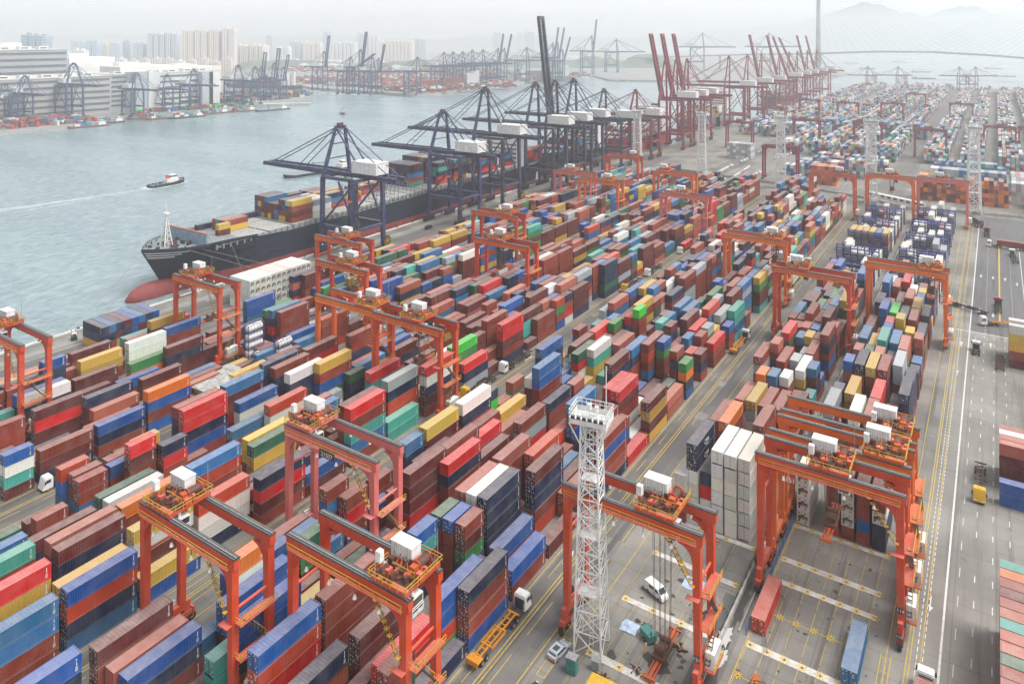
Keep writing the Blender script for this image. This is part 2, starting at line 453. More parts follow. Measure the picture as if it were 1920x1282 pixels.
# wall dividing the two terminals
b = MB(); wall_pts = [(60,523),(12,520),(-22,516),(-45,508),(-74,528),(-115,541),(-165,551),(-215,560)]
for (x0,y0),(x1,y1) in zip(wall_pts, wall_pts[1:]): b.beam((x0,y0,.75),(x1,y1,.75),.5,1.5)
tag(b.build('boundary_wall', M['concrete']), 'low grey concrete wall dividing the near yard from the pale far yard', 'wall')
b = MB(); b.beam((-72,532,3),(-38,512,3),3.0,3.0,0)
for k in range(9):
    x = -70+k*3.8; y = 530.8-k*2.24; b.beam((x+.8,y-2.1,3.4),(x+2.8,y-3.3,3.4),.25,1.3,1)
tag(b.build('portable_office', [M['white'], M['glass']]), 'long white site office with a row of windows behind the blue reefer racks', 'office')

# ------------------------------------------------------------------ container colours
CC = {'m':(.115,.014,.012),'b':(.240,.036,.018),'r':(.56,.010,.010),'O':(.48,.045,.012),'o':(.70,.17,.008),'y':(.56,.35,.045),
      'n':(.006,.020,.062),'u':(.003,.082,.31),'s':(.022,.150,.330),'t':(.050,.360,.300),'g':(.025,.200,.045),'G':(.020,.460,.030),
      'd':(.014,.105,.055),'w':(.66,.65,.59),'e':(.32,.36,.39),'p':(.38,.095,.060)}
CC = {k: tuple(x*(.86 if k not in 'we' else .95) for x in v) for k, v in CC.items()}
CN = {'m':'maroon','b':'rust-brown','r':'bright red','O':'orange-red','o':'orange','y':'mustard','n':'navy','u':'royal blue','s':'steel blue',
      't':'turquoise','g':'green','G':'bright green','d':'dark green','w':'white','e':'grey','p':'salmon'}
UH = 2.6
def container_body(L):
    b = MB(); W = 2.44; x = W/2; h = UH; e = .02
    for sx in (-1, 1):
        for sy in (-1, 1):
            b.box(sx*x - (.16 if sx > 0 else 0), sx*x + (.16 if sx < 0 else 0), sy*(L/2) - (.16 if sy > 0 else 0), sy*(L/2) + (.16 if sy < 0 else 0), e, h-e)
    for sx in (-1, 1):
        xa, xb = (x-.10, x) if sx > 0 else (-x, -x+.10)
        b.box(xa, xb, -L/2+.16, L/2-.16, e, .20); b.box(xa, xb, -L/2+.16, L/2-.16, h-.13, h-e)
        n = int(L/.28); p = (L-.32)/n; xo, xi = sx*(x-.025), sx*(x-.085); y = -L/2+.16
        for k in range(n):
            ys = [y, y+p*.28, y+p*.5, y+p*.78, y+p]; xs = [xo, xo, xi, xi, xo]
            for j in range(4):
                a = (xs[j], ys[j], .20); c = (xs[j+1], ys[j+1], .20); d = (xs[j+1], ys[j+1], h-.13); g = (xs[j], ys[j], h-.13)
                b.quad(a, c, d, g) if sx > 0 else b.quad(c, a, g, d)
            y += p
    n = int(L/.56); p = (L-.3)/n; y = -L/2+.15
    for k in range(n):
        b.quad((-x+.10,y,h-.05),(x-.10,y,h-.05),(x-.10,y+p*.55,h-.05),(-x+.10,y+p*.55,h-.05))
        b.quad((-x+.10,y+p*.55,h-.05),(x-.10,y+p*.55,h-.05),(x-.10,y+p,h-.075),(-x+.10,y+p,h-.075)); y += p
    for sy in (-1, 1): b.box(-x+.16, x-.16, sy*(L/2)-(.12 if sy > 0 else 0), sy*(L/2)+(.12 if sy < 0 else 0), h-.14, h-e)
    # plain end wall (far end) with ribs
    n = 8; p = (W-.32)/n
    for k in range(n):
        xa = -x+.16+k*p; b.quad((xa+p*.6,L/2-.06,.15),(xa,L/2-.02,.15),(xa,L/2-.02,h-.14),(xa+p*.6,L/2-.06,h-.14))
        b.quad((xa+p,L/2-.02,.15),(xa+p*.6,L/2-.06,.15),(xa+p*.6,L/2-.06,h-.14),(xa+p,L/2-.02,h-.14))
    b.box(-x+.16, x-.16, L/2-.12, L/2, e, .16)
    # number panels high on the side walls
    rnd = random.Random(int(L*10))
    for sx in (-1, 1):
        yy = (L/2-.75)*sx
        for k in range(7):
            if rnd.random() < .25: continue
            z = h-.42-k*.15; xx = sx*(x-.02)
            q = [(xx,yy-.07,z),(xx,yy+.07,z),(xx,yy+.07,z+.10),(xx,yy-.07,z+.10)]
            b.quad(*(q if sx > 0 else q[::-1]), m=1)
        for k in range(3):
            z = .55+k*.22; xx = sx*(x-.02); q = [(xx,yy-.2,z),(xx,yy+.2,z),(xx,yy+.2,z+.09),(xx,yy-.2,z+.09)]
            b.quad(*(q if sx > 0 else q[::-1]), m=1)
    # corner castings
    for sx in (-1,1):
        for sy in (-1,1):
            for z0 in (0, h-.12):
                b.box(min(sx*x,sx*(x-.17)), max(sx*x,sx*(x-.17)), min(sy*(L/2+.004),sy*(L/2-.18)), max(sy*(L/2+.004),sy*(L/2-.18)), z0, z0+.12, 2)
    return b.mesh('container_body', [M['boxpaint'], M['mark'], M['boxcorner']])
M['boxcorner'] = mat('corner_casting', .5, build=lambda n, l, b: l.new(mix(n, l, N(n,'ShaderNodeObjectInfo').outputs['Color'], (.35,.34,.33), .35), b.inputs['Base Color']))
def door_mesh(L, seed):
    b = MB(); x = 1.22; h = UH; y = -L/2+.05; rnd = random.Random(seed)
    b.quad((-x+.16,y,.14),(x-.16,y,.14),(x-.16,y,h-.14),(-x+.16,y,h-.14))
    for z in (.14, .72, 1.28, 1.84): b.box(-x+.2, x-.2, y-.025, y, z+.42, z+.50)
    b.box(-.035, .035, y-.03, y, .14, h-.14, 1)
    b.box(-x+.16, x-.16, y-.03, y, .1, .16, 1)
    for rx in (-.88, -.34, .34, .88):
        b.box(rx-.022, rx+.022, y-.085, y-.045, .10, h-.10, 2)
        for z in (.22, 1.0, 1.7, 2.32): b.box(rx-.08, rx+.08, y-.09, y, z, z+.11, 3 if rnd.random() < .55 else 2)
        b.box(rx-.02, rx+.22, y-.10, y-.075, .98+.14*(rx > 0), 1.03+.14*(rx > 0), 2)
    for k in range(6):
        z = 2.25-k*.16
        if rnd.random() < .8: b.quad((.50,y-.028,z),(.50+rnd.uniform(.14,.30),y-.028,z),(.72,y-.028,z+.09),(.50,y-.028,z+.09), 3)
    for k in range(3):
        cx = rnd.choice((-.62,-.1,.6)); z = rnd.uniform(.4,1.6)
        b.quad((cx-.1,y-.028,z),(cx+.1,y-.028,z),(cx+.1,y-.028,z+.16),(cx-.1,y-.028,z+.16), 3)
    return b.mesh('container_door', [M['boxpaint'], M['black'], M['boxcorner'], M['mark']])
def reefer_body(L):
    b = MB(); x = 1.22; h = UH
    b.box(-x+.03, x-.03, -L/2+.14, L/2-.02, .03, h-.04)
    for sx in (-1,1):
        b.box(min(sx*x,sx*(x-.05)), max(sx*x,sx*(x-.05)), -L/2, L/2, .01, .2); b.box(min(sx*x,sx*(x-.05)), max(sx*x,sx*(x-.05)), -L/2, L/2, h-.14, h-.02)
        for sy in (-1,1): b.box(min(sx*x,sx*(x-.16)), max(sx*x,sx*(x-.16)), min(sy*L/2,sy*(L/2-.14)), max(sy*L/2,sy*(L/2-.14)), .01, h-.01)
    for k in range(6):
        z = h-.42-k*.16
        b.quad((x+.002,L/2-.9,z),(x+.002,L/2-.74,z),(x+.002,L/2-.74,z+.1),(x+.002,L/2-.9,z+.1), 1)
    return b.mesh('container_body', [M['boxpaint'], M['dark']])
def reefer_unit(L):
    b = MB(); x = 1.22; h = UH; y = -L/2+.02
    b.box(-x+.16, x-.16, y, y+.1, .03, h-.04)
    b.quad((-.95,y-.004,.95),(.95,y-.004,.95),(.95,y-.004,1.62),(-.95,y-.004,1.62), 1)
    b.tube((-.1,y-.02,1.62),(-.1,y-.05,1.62),.34,12,1); b.tube((-.1,y-.05,1.62),(-.1,y-.06,1.62),.12,8,2)
    b.box(-.9,-.55,y-.10,y,.5,.9,1); b.box(-.4,.75,y-.12,y,1.0,1.35,2); b.box(.3,.8,y-.05,y,.35,.75,2)
    b.box(-.85,-.5,y-.05,y,1.95,2.3,2); b.box(.25,.6,y-.05,y,1.95,2.3,2)
    return b.mesh('cooling_unit', [M['boxpaint'], M['dark'], M['steel']])
BODY = {L: container_body(L) for L in (6.06, 12.19, 13.7)}
DOOR = {L: [door_mesh(L, s) for s in (1, 2, 3)] for L in BODY}
RBODY = {L: reefer_body(L) for L in (6.06, 12.19)}; RUNIT = {L: reefer_unit(L) for L in RBODY}

# every box in the port: dict(x,y centre, z bottom, L, h, col, ax 'y' or 'x', reefer, place words)
BOX = []
def add(x, y, z, L, h, col, ax='y', reefer=False, where=None, fl=0, tier=None, n=None, slot=None):
    BOX.append(dict(x=x, y=y, z=z, L=L, h=h, c=col, ax=ax, rf=reefer, where=where, fl=fl, tier=tier, n=n, slot=slot))
BL = ['D','C','B','A','A2','A3','A4','A5','A6']
BLK = {'D':(-18.9,-2.9),'C':(-42.8,-2.7),'B':(-75.2,-2.85),'A':(-98.9,-2.75),'A2':(-131.5,-2.85),'A3':(-155.0,-2.75),'A4':(-187.6,-2.85),'A5':(-211.1,-2.75),'A6':(-233.0,-2.8)}
PLACED = """
0 0 -18.75 214.82 12 2.58 5 nnnn
0 0 -18.90 227.93 12 2.58 4 nnnb
0 0 -18.83 243.34 6 2.58 3 nmm
0 0 -18.79 250.73 6 2.58 3 sbm
0 0 -19.04 260.45 6 2.88 4 pbmb
0 0 -18.90 284.59 12 2.79 4 nbmb
0 0 -18.84 308.98 12 2.58 4 nps
0 1 -21.93 193.25 12 2.88 4 pb
0 1 -21.80 206.30 12 2.67 3 pb
0 1 -21.95 218.61 12 2.88 2 nb
0 1 -21.93 264.51 6 2.88 4 yymb
0 1 -21.65 272.66 12 2.58 5 bmb
0 1 -21.79 286.10 12 2.58 5 yyyb
0 2 -24.70 195.51 12 2.64 5 pOb
0 2 -24.70 208.82 12 2.58 5 rbb
0 2 -24.85 223.55 12 2.88 5 bmmb
0 2 -24.55 249.11 12 2.58 5 srrrm
0 2 -24.85 267.41 6 2.88 5 yymb
0 2 -24.61 274.18 12 2.58 5 nsb
0 2 -24.64 295.01 12 2.58 5 pyb
0 3 -27.60 193.92 12 2.82 5 wbb
0 3 -27.72 223.38 12 2.88 5 ybmb
0 3 -27.45 238.47 6 2.58 5 pbm
0 3 -27.60 246.76 12 2.79 5 tsbb
0 3 -27.59 276.54 12 2.58 5 Gpb
0 3 -27.60 295.21 12 2.75 4 mbb
0 3 -27.75 318.79 12 2.88 4 rmb
0 4 -30.50 207.25 12 2.61 5 yyb
0 4 -30.60 224.09 12 2.88 5 nbmb
0 4 -30.65 242.13 6 2.88 4 dbm
0 4 -30.50 274.26 12 2.88 5 uugb
0 4 -30.50 313.61 12 2.67 4 pb
0 5 -33.40 193.99 12 2.84 5 ebb
0 5 -33.55 224.23 6 2.88 5 ubnb
0 5 -33.55 241.66 6 2.88 4 pbm
0 5 -33.42 252.08 12 2.88 4 sou
0 5 -33.55 288.91 12 2.88 4 nby
0 5 -33.40 339.04 12 2.68 2 sp
1 0 -42.80 155.31 12 2.83 6 wwwwww
1 0 -42.65 216.29 6 2.58 2 tb
1 0 -42.80 241.61 12 2.77 5 bnbub
1 0 -42.95 256.42 6 2.88 4 pbnb
1 0 -42.95 275.13 12 2.88 5 ydbdy
1 1 -45.50 154.74 12 2.87 6 wwwwww
1 1 -45.50 176.09 12 2.84 5 bb
1 1 -45.50 193.51 12 2.67 4 bmmm
1 1 -45.50 220.10 12 2.60 4 wybb
1 2 -48.35 154.85 12 2.88 6 wwwwww
1 2 -48.30 191.43 12 2.88 4 bbbb
1 2 -48.20 213.00 6 2.62 4 wbb
1 2 -48.20 244.98 6 2.75 4 ynmm
1 2 -48.20 254.09 6 2.59 4 sun
1 3 -51.05 155.57 12 2.88 4 nrww
1 3 -50.88 189.63 12 2.58 5 yewb
1 3 -50.90 210.49 6 2.81 4 sbb
1 3 -50.93 220.75 12 2.88 4 bmb
1 3 -50.76 244.71 6 2.58 4 smbb
1 3 -50.90 253.22 6 2.66 4 pnm
1 3 -50.75 289.55 12 2.58 4 neby
1 4 -53.75 154.63 12 2.88 6 nnwwww
1 4 -53.48 175.71 12 2.58 5 obbb
1 4 -53.60 209.29 6 2.88 4 onb
1 4 -53.75 225.41 6 2.88 5 p
1 4 -53.57 252.99 6 2.58 4 bmn
1 4 -53.60 277.48 12 2.86 4 myym
1 5 -56.15 153.81 12 2.58 4 www
1 5 -56.45 178.02 12 2.88 4 bbb
1 5 -56.30 198.84 12 2.68 3 pbb
1 5 -56.30 216.62 12 2.62 5 beb
1 5 -56.23 228.99 12 2.58 3 ubb
1 5 -56.26 241.30 6 2.58 4 db
1 5 -56.30 258.80 6 2.74 4 bmbb
1 5 -56.15 280.98 12 2.58 4 myyb
2 0 -75.20 81.24 6 2.65 4 bdb
2 0 -75.20 101.12 12 2.62 4 nbbu
2 0 -75.27 114.82 12 2.88 2 ub
2 0 -75.35 128.30 12 2.88 1 m
2 0 -75.05 153.14 12 2.58 5 bub
2 0 -75.05 179.25 12 2.58 4 mymy
2 0 -75.07 206.33 6 2.58 4 gonu
2 0 -75.20 219.39 6 2.77 3 mnb
2 0 -75.05 230.91 12 2.58 3 rbb
2 0 -75.05 247.26 6 2.58 3 ubb
2 0 -75.05 266.96 6 2.58 2 bb
2 1 -78.20 83.32 12 2.88 3 rbb
2 1 -77.90 97.30 12 2.58 4 uuOG
2 1 -78.05 114.73 12 2.82 3 ubm
2 1 -78.14 161.52 12 2.88 3 bub
2 1 -78.05 207.00 6 2.59 5 bnmm
2 1 -78.05 219.64 6 2.63 3 Ob
2 1 -77.90 227.83 6 2.58 4 bbbb
2 2 -81.05 77.86 12 2.88 2 mb
2 2 -80.90 132.15 12 2.75 5 mnnbO
2 2 -80.90 161.21 12 2.68 4 bbnb
2 2 -80.90 173.52 12 2.78 5 rmbww
2 2 -80.75 224.18 6 2.58 4 ssu
2 2 -81.05 264.81 6 2.88 2 bb
2 3 -83.75 69.33 12 2.77 4 nb
2 3 -83.72 84.01 12 2.58 4 mmbb
2 3 -83.62 111.42 6 2.58 5 bmgu
2 3 -83.75 118.81 12 2.81 5 nnnnn
2 3 -83.75 211.06 6 2.60 5 ugbb
2 3 -83.90 251.04 12 2.88 3 ttb
2 4 -86.58 73.76 12 2.58 2 Gb
2 4 -86.45 111.18 6 2.58 5 ubbbb
2 4 -86.60 118.81 12 2.76 5 wmmbb
2 4 -86.60 140.64 12 2.86 4 Obr
2 4 -86.75 160.14 12 2.88 5 sbu
2 4 -86.60 180.09 12 2.62 4 rbbb
2 4 -86.55 224.07 6 2.58 5 mn
2 4 -86.45 239.89 12 2.58 5 sns
2 5 -89.45 104.35 6 2.59 5 utbb
2 5 -89.30 111.09 6 2.58 5 dbbbb
2 5 -89.45 118.80 12 2.71 5 pbbbb
2 5 -89.45 132.02 12 2.73 5 pbbb
2 5 -89.45 154.29 12 2.71 3 Ore
2 5 -89.45 187.16 12 2.77 5 mnb
2 5 -89.45 200.20 12 2.65 5 snb
2 5 -89.45 217.15 6 2.58 4 nbbb
2 5 -89.45 239.64 12 2.74 5 sub
2 5 -89.60 261.99 6 2.88 3 dbb
3 0 -98.88 73.18 12 2.58 5 uun
3 0 -98.75 102.97 6 2.58 3 mmb
3 0 -98.75 125.47 12 2.58 5 rnbb
3 0 -98.90 137.78 12 2.76 3 mbb
3 0 -99.05 155.20 12 2.88 3 ber
3 0 -98.90 168.81 12 2.68 3 nbb
3 0 -98.75 182.21 6 2.58 3 pbb
3 0 -98.90 211.98 12 2.77 3 pbb
3 0 -99.05 227.89 6 2.88 5 Gbb
3 0 -98.90 243.79 6 2.61 2 nr
3 0 -98.90 250.35 6 2.80 2 pb
3 1 -101.65 70.39 12 2.65 3 ttn
3 1 -101.65 116.36 12 2.87 5 mmmrb
3 1 -101.65 128.67 12 2.78 5 bbbb
3 1 -101.65 200.03 12 2.61 4 wtyy
3 1 -101.80 227.72 6 2.88 4 ru
3 2 -104.40 83.48 12 2.78 2 mb
3 2 -104.25 114.59 6 2.58 4 bbbb
3 2 -104.40 142.17 12 2.78 3 rnb
3 2 -104.40 172.86 12 2.86 5 subb
3 2 -104.25 194.75 12 2.58 4 drwe
3 2 -104.40 220.18 6 2.82 4 gb
3 3 -107.00 59.88 12 2.58 4 unbb
3 3 -107.15 76.51 14 2.60 4 uumw
3 3 -107.30 92.65 6 2.88 4 dg
3 3 -107.04 125.74 12 2.58 4 mmbb
3 3 -107.26 145.58 12 2.88 3 bbr
3 3 -107.00 157.89 12 2.58 3 ymb
3 3 -107.15 173.34 12 2.63 4 wmbw
3 3 -107.15 244.99 6 2.69 2 ru
3 4 -109.90 59.39 12 2.60 4 pmbn
3 4 -109.90 80.49 6 2.87 5 oww
3 4 -110.05 86.67 6 2.88 4 ubb
3 4 -109.90 93.30 6 2.79 4 sb
3 4 -109.90 106.60 6 2.88 4 b
3 4 -109.90 113.58 6 2.78 2 ub
3 4 -109.90 124.40 6 2.87 5 sn
3 4 -110.05 131.96 12 2.88 5 ymn
3 4 -110.05 145.59 12 2.88 5 wnr
3 4 -110.05 183.84 12 2.88 5 unb
3 4 -109.75 196.15 6 2.58 2 tb
3 4 -109.90 224.93 6 2.86 3 sg
3 5 -112.80 42.57 14 2.88 5 unw
3 5 -112.64 58.41 12 2.58 5 mbbbm
3 5 -112.50 80.83 6 2.58 4 uuu
3 5 -112.65 87.01 12 2.82 4 b
3 5 -112.65 103.85 6 2.73 5 bs
3 5 -112.65 117.34 6 2.86 3 bb
3 5 -112.65 140.33 12 2.63 3 yb
3 5 -112.65 152.64 12 2.63 4 nGGs
3 5 -112.65 172.17 6 2.87 3 ptp
3 5 -112.65 211.28 6 2.59 4 bu
3 5 -112.50 223.99 6 2.58 3 tb
4 0 -131.50 48.11 14 2.77 4 ssbb
4 0 -131.50 63.21 12 2.77 4 uOns
4 0 -131.50 102.52 12 2.59 4 nrmb
4 0 -131.50 128.97 12 2.85 5 rbtsb
4 0 -131.50 157.48 12 2.75 5 rwnm
4 0 -131.50 174.69 12 2.72 3 rne
4 0 -131.50 195.17 12 2.65 5 rrmbn
4 0 -131.35 209.70 6 2.58 1 m
4 1 -134.35 63.25 12 2.66 4 yndb
4 1 -134.22 76.25 12 2.58 5 ywmmm
4 1 -134.35 89.68 12 2.72 4 Oww
4 1 -134.35 129.59 12 2.76 5 mbbbb
4 1 -134.35 145.13 12 2.79 5 enOOb
4 1 -134.35 173.00 12 2.59 5 Gge
4 2 -137.20 51.05 12 2.78 5 ryyb
4 2 -137.20 181.66 12 2.62 4 mmbb
4 3 -140.05 65.83 12 2.63 5 mnmbm
4 4 -142.90 65.81 12 2.70 5 pbbbb
4 4 -142.90 78.79 12 2.60 5 obb
4 4 -142.90 93.80 12 2.67 5 sOb
4 4 -142.90 109.47 12 2.67 4 dyyb
4 4 -142.90 130.12 6 2.82 4 syb
4 4 -142.83 193.86 12 2.58 4 myyb
4 4 -142.90 208.49 12 2.68 4 pbbb
4 5 -145.75 52.41 12 2.63 5 tbb
4 5 -145.75 80.29 12 2.71 4 nyy
4 5 -145.75 110.14 12 2.73 4 yyb
4 5 -145.75 123.80 12 2.88 4 pbb
4 5 -145.75 150.56 12 2.80 4 rtbb
4 5 -145.75 167.00 12 2.65 3 mn
4 5 -145.75 194.08 12 2.80 4 mbb
5 0 -155.00 68.19 12 2.60 3 mn
5 0 -155.00 82.66 12 2.60 3 wbn
5 0 -155.00 123.72 12 2.68 4 Oww
5 0 -155.00 151.56 6 2.72 3 dnn
5 0 -155.00 169.53 12 2.83 3 mn
5 1 -157.75 56.36 12 2.70 3 sb
5 1 -157.75 82.41 12 2.65 3 dbb
5 1 -157.60 114.41 12 2.58 3 sbu
5 1 -157.75 142.76 12 2.74 5 ybudy
5 1 -157.60 156.93 12 2.58 3 snb
5 2 -160.50 71.25 6 2.76 3 bb
5 2 -160.50 90.38 6 2.87 5 rm
5 2 -160.50 98.24 6 2.69 4 nrb
5 2 -160.50 134.71 12 2.64 5 wnnb
5 2 -160.50 171.77 12 2.63 3 unb
5 2 -160.47 206.70 12 2.58 2 bb
5 3 -163.15 80.80 6 2.58 4 bbs
5 3 -163.25 92.99 6 2.60 5 y
5 3 -163.25 120.73 12 2.61 4 uww
5 4 -165.98 58.74 12 2.58 2 db
5 4 -166.00 81.17 6 2.64 4 bbs
5 4 -166.00 89.06 6 2.88 3 uOb
5 4 -166.00 97.11 6 2.70 2 ub
5 4 -166.00 106.93 12 2.71 5 rrnu
5 4 -166.00 134.27 12 2.72 5 bnnb
5 4 -166.00 162.80 12 2.60 5 bbn
5 5 -168.90 79.84 6 2.88 4 Ous
5 5 -168.86 89.87 6 2.88 3 bb
5 5 -168.75 106.82 12 2.71 5 bnn
5 5 -168.75 120.50 12 2.67 5 smb
5 5 -168.90 132.91 12 2.88 5 nnb
5 5 -168.75 147.86 12 2.67 5 mrb
5 5 -168.75 171.40 6 2.73 3 nnn
6 0 -187.45 76.61 6 2.58 4 uwtm
6 0 -187.60 84.16 12 2.61 3 bmn
6 0 -187.55 97.55 12 2.58 3 unb
6 0 -187.60 110.55 12 2.75 4 oubu
6 0 -187.60 170.69 12 2.69 4 bbbO
6 3 -196.15 100.82 12 2.59 3 pbn
6 3 -196.19 164.42 12 2.88 2 um
6 4 -199.00 100.53 12 2.59 4 nmb
6 4 -199.00 163.12 12 2.68 5 bbbrw
6 5 -201.85 74.86 12 2.71 4 bbb
6 5 -201.85 89.33 12 2.76 4 mrmm
6 5 -201.85 117.22 12 2.71 3 mbb
6 5 -201.85 162.07 12 2.74 5 snrn
7 0 -211.10 90.20 12 2.82 4 wnn
7 0 -210.95 130.31 12 2.58 4 mnmm
7 0 -210.95 167.09 12 2.58 4 gmmm
7 1 -213.85 77.53 12 2.72 3 tsn
7 1 -213.85 90.15 12 2.81 4 unn
7 1 -213.85 120.60 12 2.78 3 gob
7 2 -216.45 93.02 12 2.58 3 bss
7 2 -216.60 106.16 12 2.80 3 mmb
7 4 -222.10 100.39 6 2.85 5 u
7 4 -222.10 110.49 12 2.68 4 yyb
7 4 -222.10 124.70 12 2.78 4 wwww
7 4 -221.95 152.32 12 2.58 2 mm
7 4 -222.10 167.42 12 2.82 4 uuss
7 5 -224.85 104.80 6 2.81 3 bb
7 5 -224.85 138.69 12 2.63 4 ubb
8 0 -233.00 105.11 6 2.75 3 mb
8 0 -233.00 138.34 12 2.79 4 y
8 1 -235.80 95.83 12 2.81 2 nn
8 1 -235.80 108.14 6 2.78 2 mb
8 1 -235.80 114.54 12 2.77 3 mb
8 1 -235.80 141.94 12 2.75 3 rb
8 2 -238.60 96.15 12 2.73 2 yn
8 2 -238.60 133.64 12 2.72 2 pb
8 3 -241.40 133.64 12 2.62 2 tb
2 5 -91.00 83.50 12 2.75 5 bbbbb
2 5 -91.00 70.40 12 2.75 5 uOrnb
"""
rng = random.Random(11)
USED = {}
def stack(blk, row, x, y, L, h, n, cols, rf=False, flip=None, jitter=True):
    """x = right face, y = near end"""
    USED.setdefault((blk, row), []).append((y, y+L))
    fl = rng.random() < .5 if flip is None else flip
    for t in range(n):
        k = n-1-t
        c = cols[k] if k < len(cols) else rng.choice('mbbbbunnpr')
        jx = rng.uniform(-.05,.05) if jitter else 0
        add(x-1.22+jx, y+L/2+rng.uniform(-.06,.06), t*h, L, h*.983, c, 'y', rf or False, (blk, row, y), fl, t, n)
for ln in PLACED.strip().split('\n'):
    t = ln.split(); blk = BL[int(t[0])]; L = {6:6.06, 12:12.19, 14:13.7}[int(t[4])]
    rf = (blk == 'C' and t[7] == 'wwwwww') or (blk == 'A5' and t[7].startswith('ww'))
    stack(blk, int(t[1]), float(t[2]), float(t[3]), L, float(t[5]), int(t[6]), t[7], rf=False, flip=False if blk in 'DCB' else None)
# the base group of block D with its refrigerated units showing
for row, cols, hh in ((0,'bbwnn',2.6),(1,'mbbub',2.6),(2,'bwwwb',2.7),(3,'gbbnr',2.6),(5,'wwww',2.9)):
    X = -18.9 + (-2.95)*row
    USED.setdefault(('D', row), []).append((167.5, 179.7))
    for k, c in enumerate(reversed(cols)):
        add(X-1.22, 167.5+6.1, k*hh, 12.19, hh*.995, c, 'y', c == 'w', ('D', row, 167.5), 0, k, len(cols))
# lone boxes on the empty bays
add(-18.9-1.22+.2, 129.6+6.1, 0, 12.19, 2.8, 's', 'y', False, ('D', 0, 129), 0, 0, 1)
add(-35.1, 129.6+6.9+2, 0, 12.19, 2.75, 'O', 'y', False, ('D', 5, 131), 0, 0, 1)
USED.setdefault(('D',0),[]).append((60,166)); USED.setdefault(('D',5),[]).append((60,166))
# ---- fill the rest of the grid
MIX = 'bbbbbbbbmmmmmmmnnnnnuuusspppprOyyysteegdww'
MIX2 = 'bbmppsssstteeeeeeewwwnnuoy'
EXT = {'D':(193,312),'C':(168,336),'B':(58,470),'A':(46,505),'A2':(36,500),'A3':(36,505),'A4':(56,505),'A5':(64,470),'A6':(80,118)}
def free(blk, row, y0, y1):
    return all(not (y0 < b and y1 > a) for a, b in USED.get((blk, row), ()))
for blk, (ya, yb) in EXT.items():
    x0, p = BLK[blk]
    phase = rng.uniform(0, 3)
    for row in range(4 if blk == 'A6' else 6):
        y = ya + phase
        while y < yb:
            L = 12.19; step = 13.0
            d = (-(x0+p*row))*S_ + y*C_
            near = y < (205 if blk in ('B','C','D') else 190)
            if 236 < y % 400 < 0: pass
            if free(blk, row, y-.1, y+L+.1):
                if near: n = rng.choice((0,1,1,2,2))
                else:
                    bh = {0:4,1:5,2:4,3:3}[int((y*.031+row*.4+len(blk)*.7)) % 4]; n = 0 if rng.random() < .05 else max(1, min(5, bh+rng.choice((-1,0,0,0,1))))
                c = rng.choice(MIX)
                if rng.random() < .30 and not near:
                    for q in (0, 1):
                        nn = max(0, n-q*rng.choice((0,1,2)))
                        if nn: stack(blk, row, x0+p*row, y+q*6.25, 6.06, 2.66, nn, ''.join(rng.choice(MIX) for _ in range(nn)))
                elif n: stack(blk, row, x0+p*row, y, L, 2.68, n, ''.join(rng.choice((c, rng.choice(MIX))) for _ in range(n)))
                y += step
            elif free(blk, row, y-.05, y+6.15):
                n = rng.choice((0,1,2)) if near else rng.choice((1,2,3,4))
                if n: stack(blk, row, x0+p*row, y, 6.06, 2.66, n, ''.join(rng.choice(MIX) for _ in range(n)))
                y += 6.4
            else: y += 1.0
# ---- crosswise stacks
def cross(x0, y0, n_along, cols, h=2.65, L=12.19, pitch=2.55, rf=False, tag_=None, flip=0):
    """row of boxes lying across (along X), side by side along +Y; cols = list of top-down strings"""
    for k in range(n_along):
        s = cols[k % len(cols)]
        for t in range(len(s)):
            add(x0+L/2, y0+pitch*(k+.5), t*h, L, h*.995, s[len(s)-1-t], 'x', rf, (tag_, k, y0), flip, t, len(s))
cross(-261.8, 130.8, 8, ['nny','snb','nmy','mnb','uun','smm','nbn','unm'], tag_='Q1')
cross(-251.6, 181.6, 12, ['wwww','wwwe'], h=2.85, rf=True, pitch=2.52, tag_='Q2', flip=1)
cross(3.4, 283, 5, ['wyybm','sybm','wyybm','pybm','yybm'], h=2.7, pitch=2.7, tag_='E1')
cross(.6, 198.5, 1, ['uu'], tag_='E2'); cross(.6, 205.5, 4, ['pmmm','pmmm','wmmm','pmmm'], h=2.7, pitch=2.6, tag_='E2')
cross(.5, 117, 15, ['bbbbb','mmbbm','pbbbb','pmbbb','tbbbb','pbbbb','pbbbb','dbbbb','bbbbb','pbbbb','mbbbb','tbbbb','obbbb'][::-1], h=2.62, pitch=2.62, tag_='E3')
# ---- the far yard, hazy, thousands of boxes
rf_ = random.Random(5)
def field(x_left, x_right, y0, y1, rows_gap=2.8, lo=1, hi=5, mixs=MIX2, skip=.14, grp=6):
    x = x_right; k = 0
    while x > x_left:
        y = y0 + rf_.uniform(0, 2); base = rf_.choice((4,4,4,5))
        while y < y1:
            if rf_.random() > skip:
                n = max(lo, min(hi, base + rf_.choice((-1,0,0,0,0,1)))); L = rf_.choice((12.19,12.19,6.06))
                for q in range(1 if L > 10 else 2):
                    for t in range(n): BOX.append(dict(x=x-1.22, y=y+L/2+q*6.2, z=t*2.65, L=L, h=2.64, c=rf_.choice(mixs), ax='y', rf=False, where=None, fl=0, tier=t, n=n, slot=None))
            y += 13.2
            if rf_.random() < .12: base = rf_.choice((2,3,4,5))
        k += 1; x -= rows_gap
        if k % grp == 0: x -= 9.2
field(-52, 70, 700, 1690, lo=3, skip=.08); field(-172, -71, 690, 1720, lo=3, skip=.08); field(-235, -190, 800, 1700, lo=3, skip=.08); field(80, 460, 640, 1620, lo=3, skip=.08)
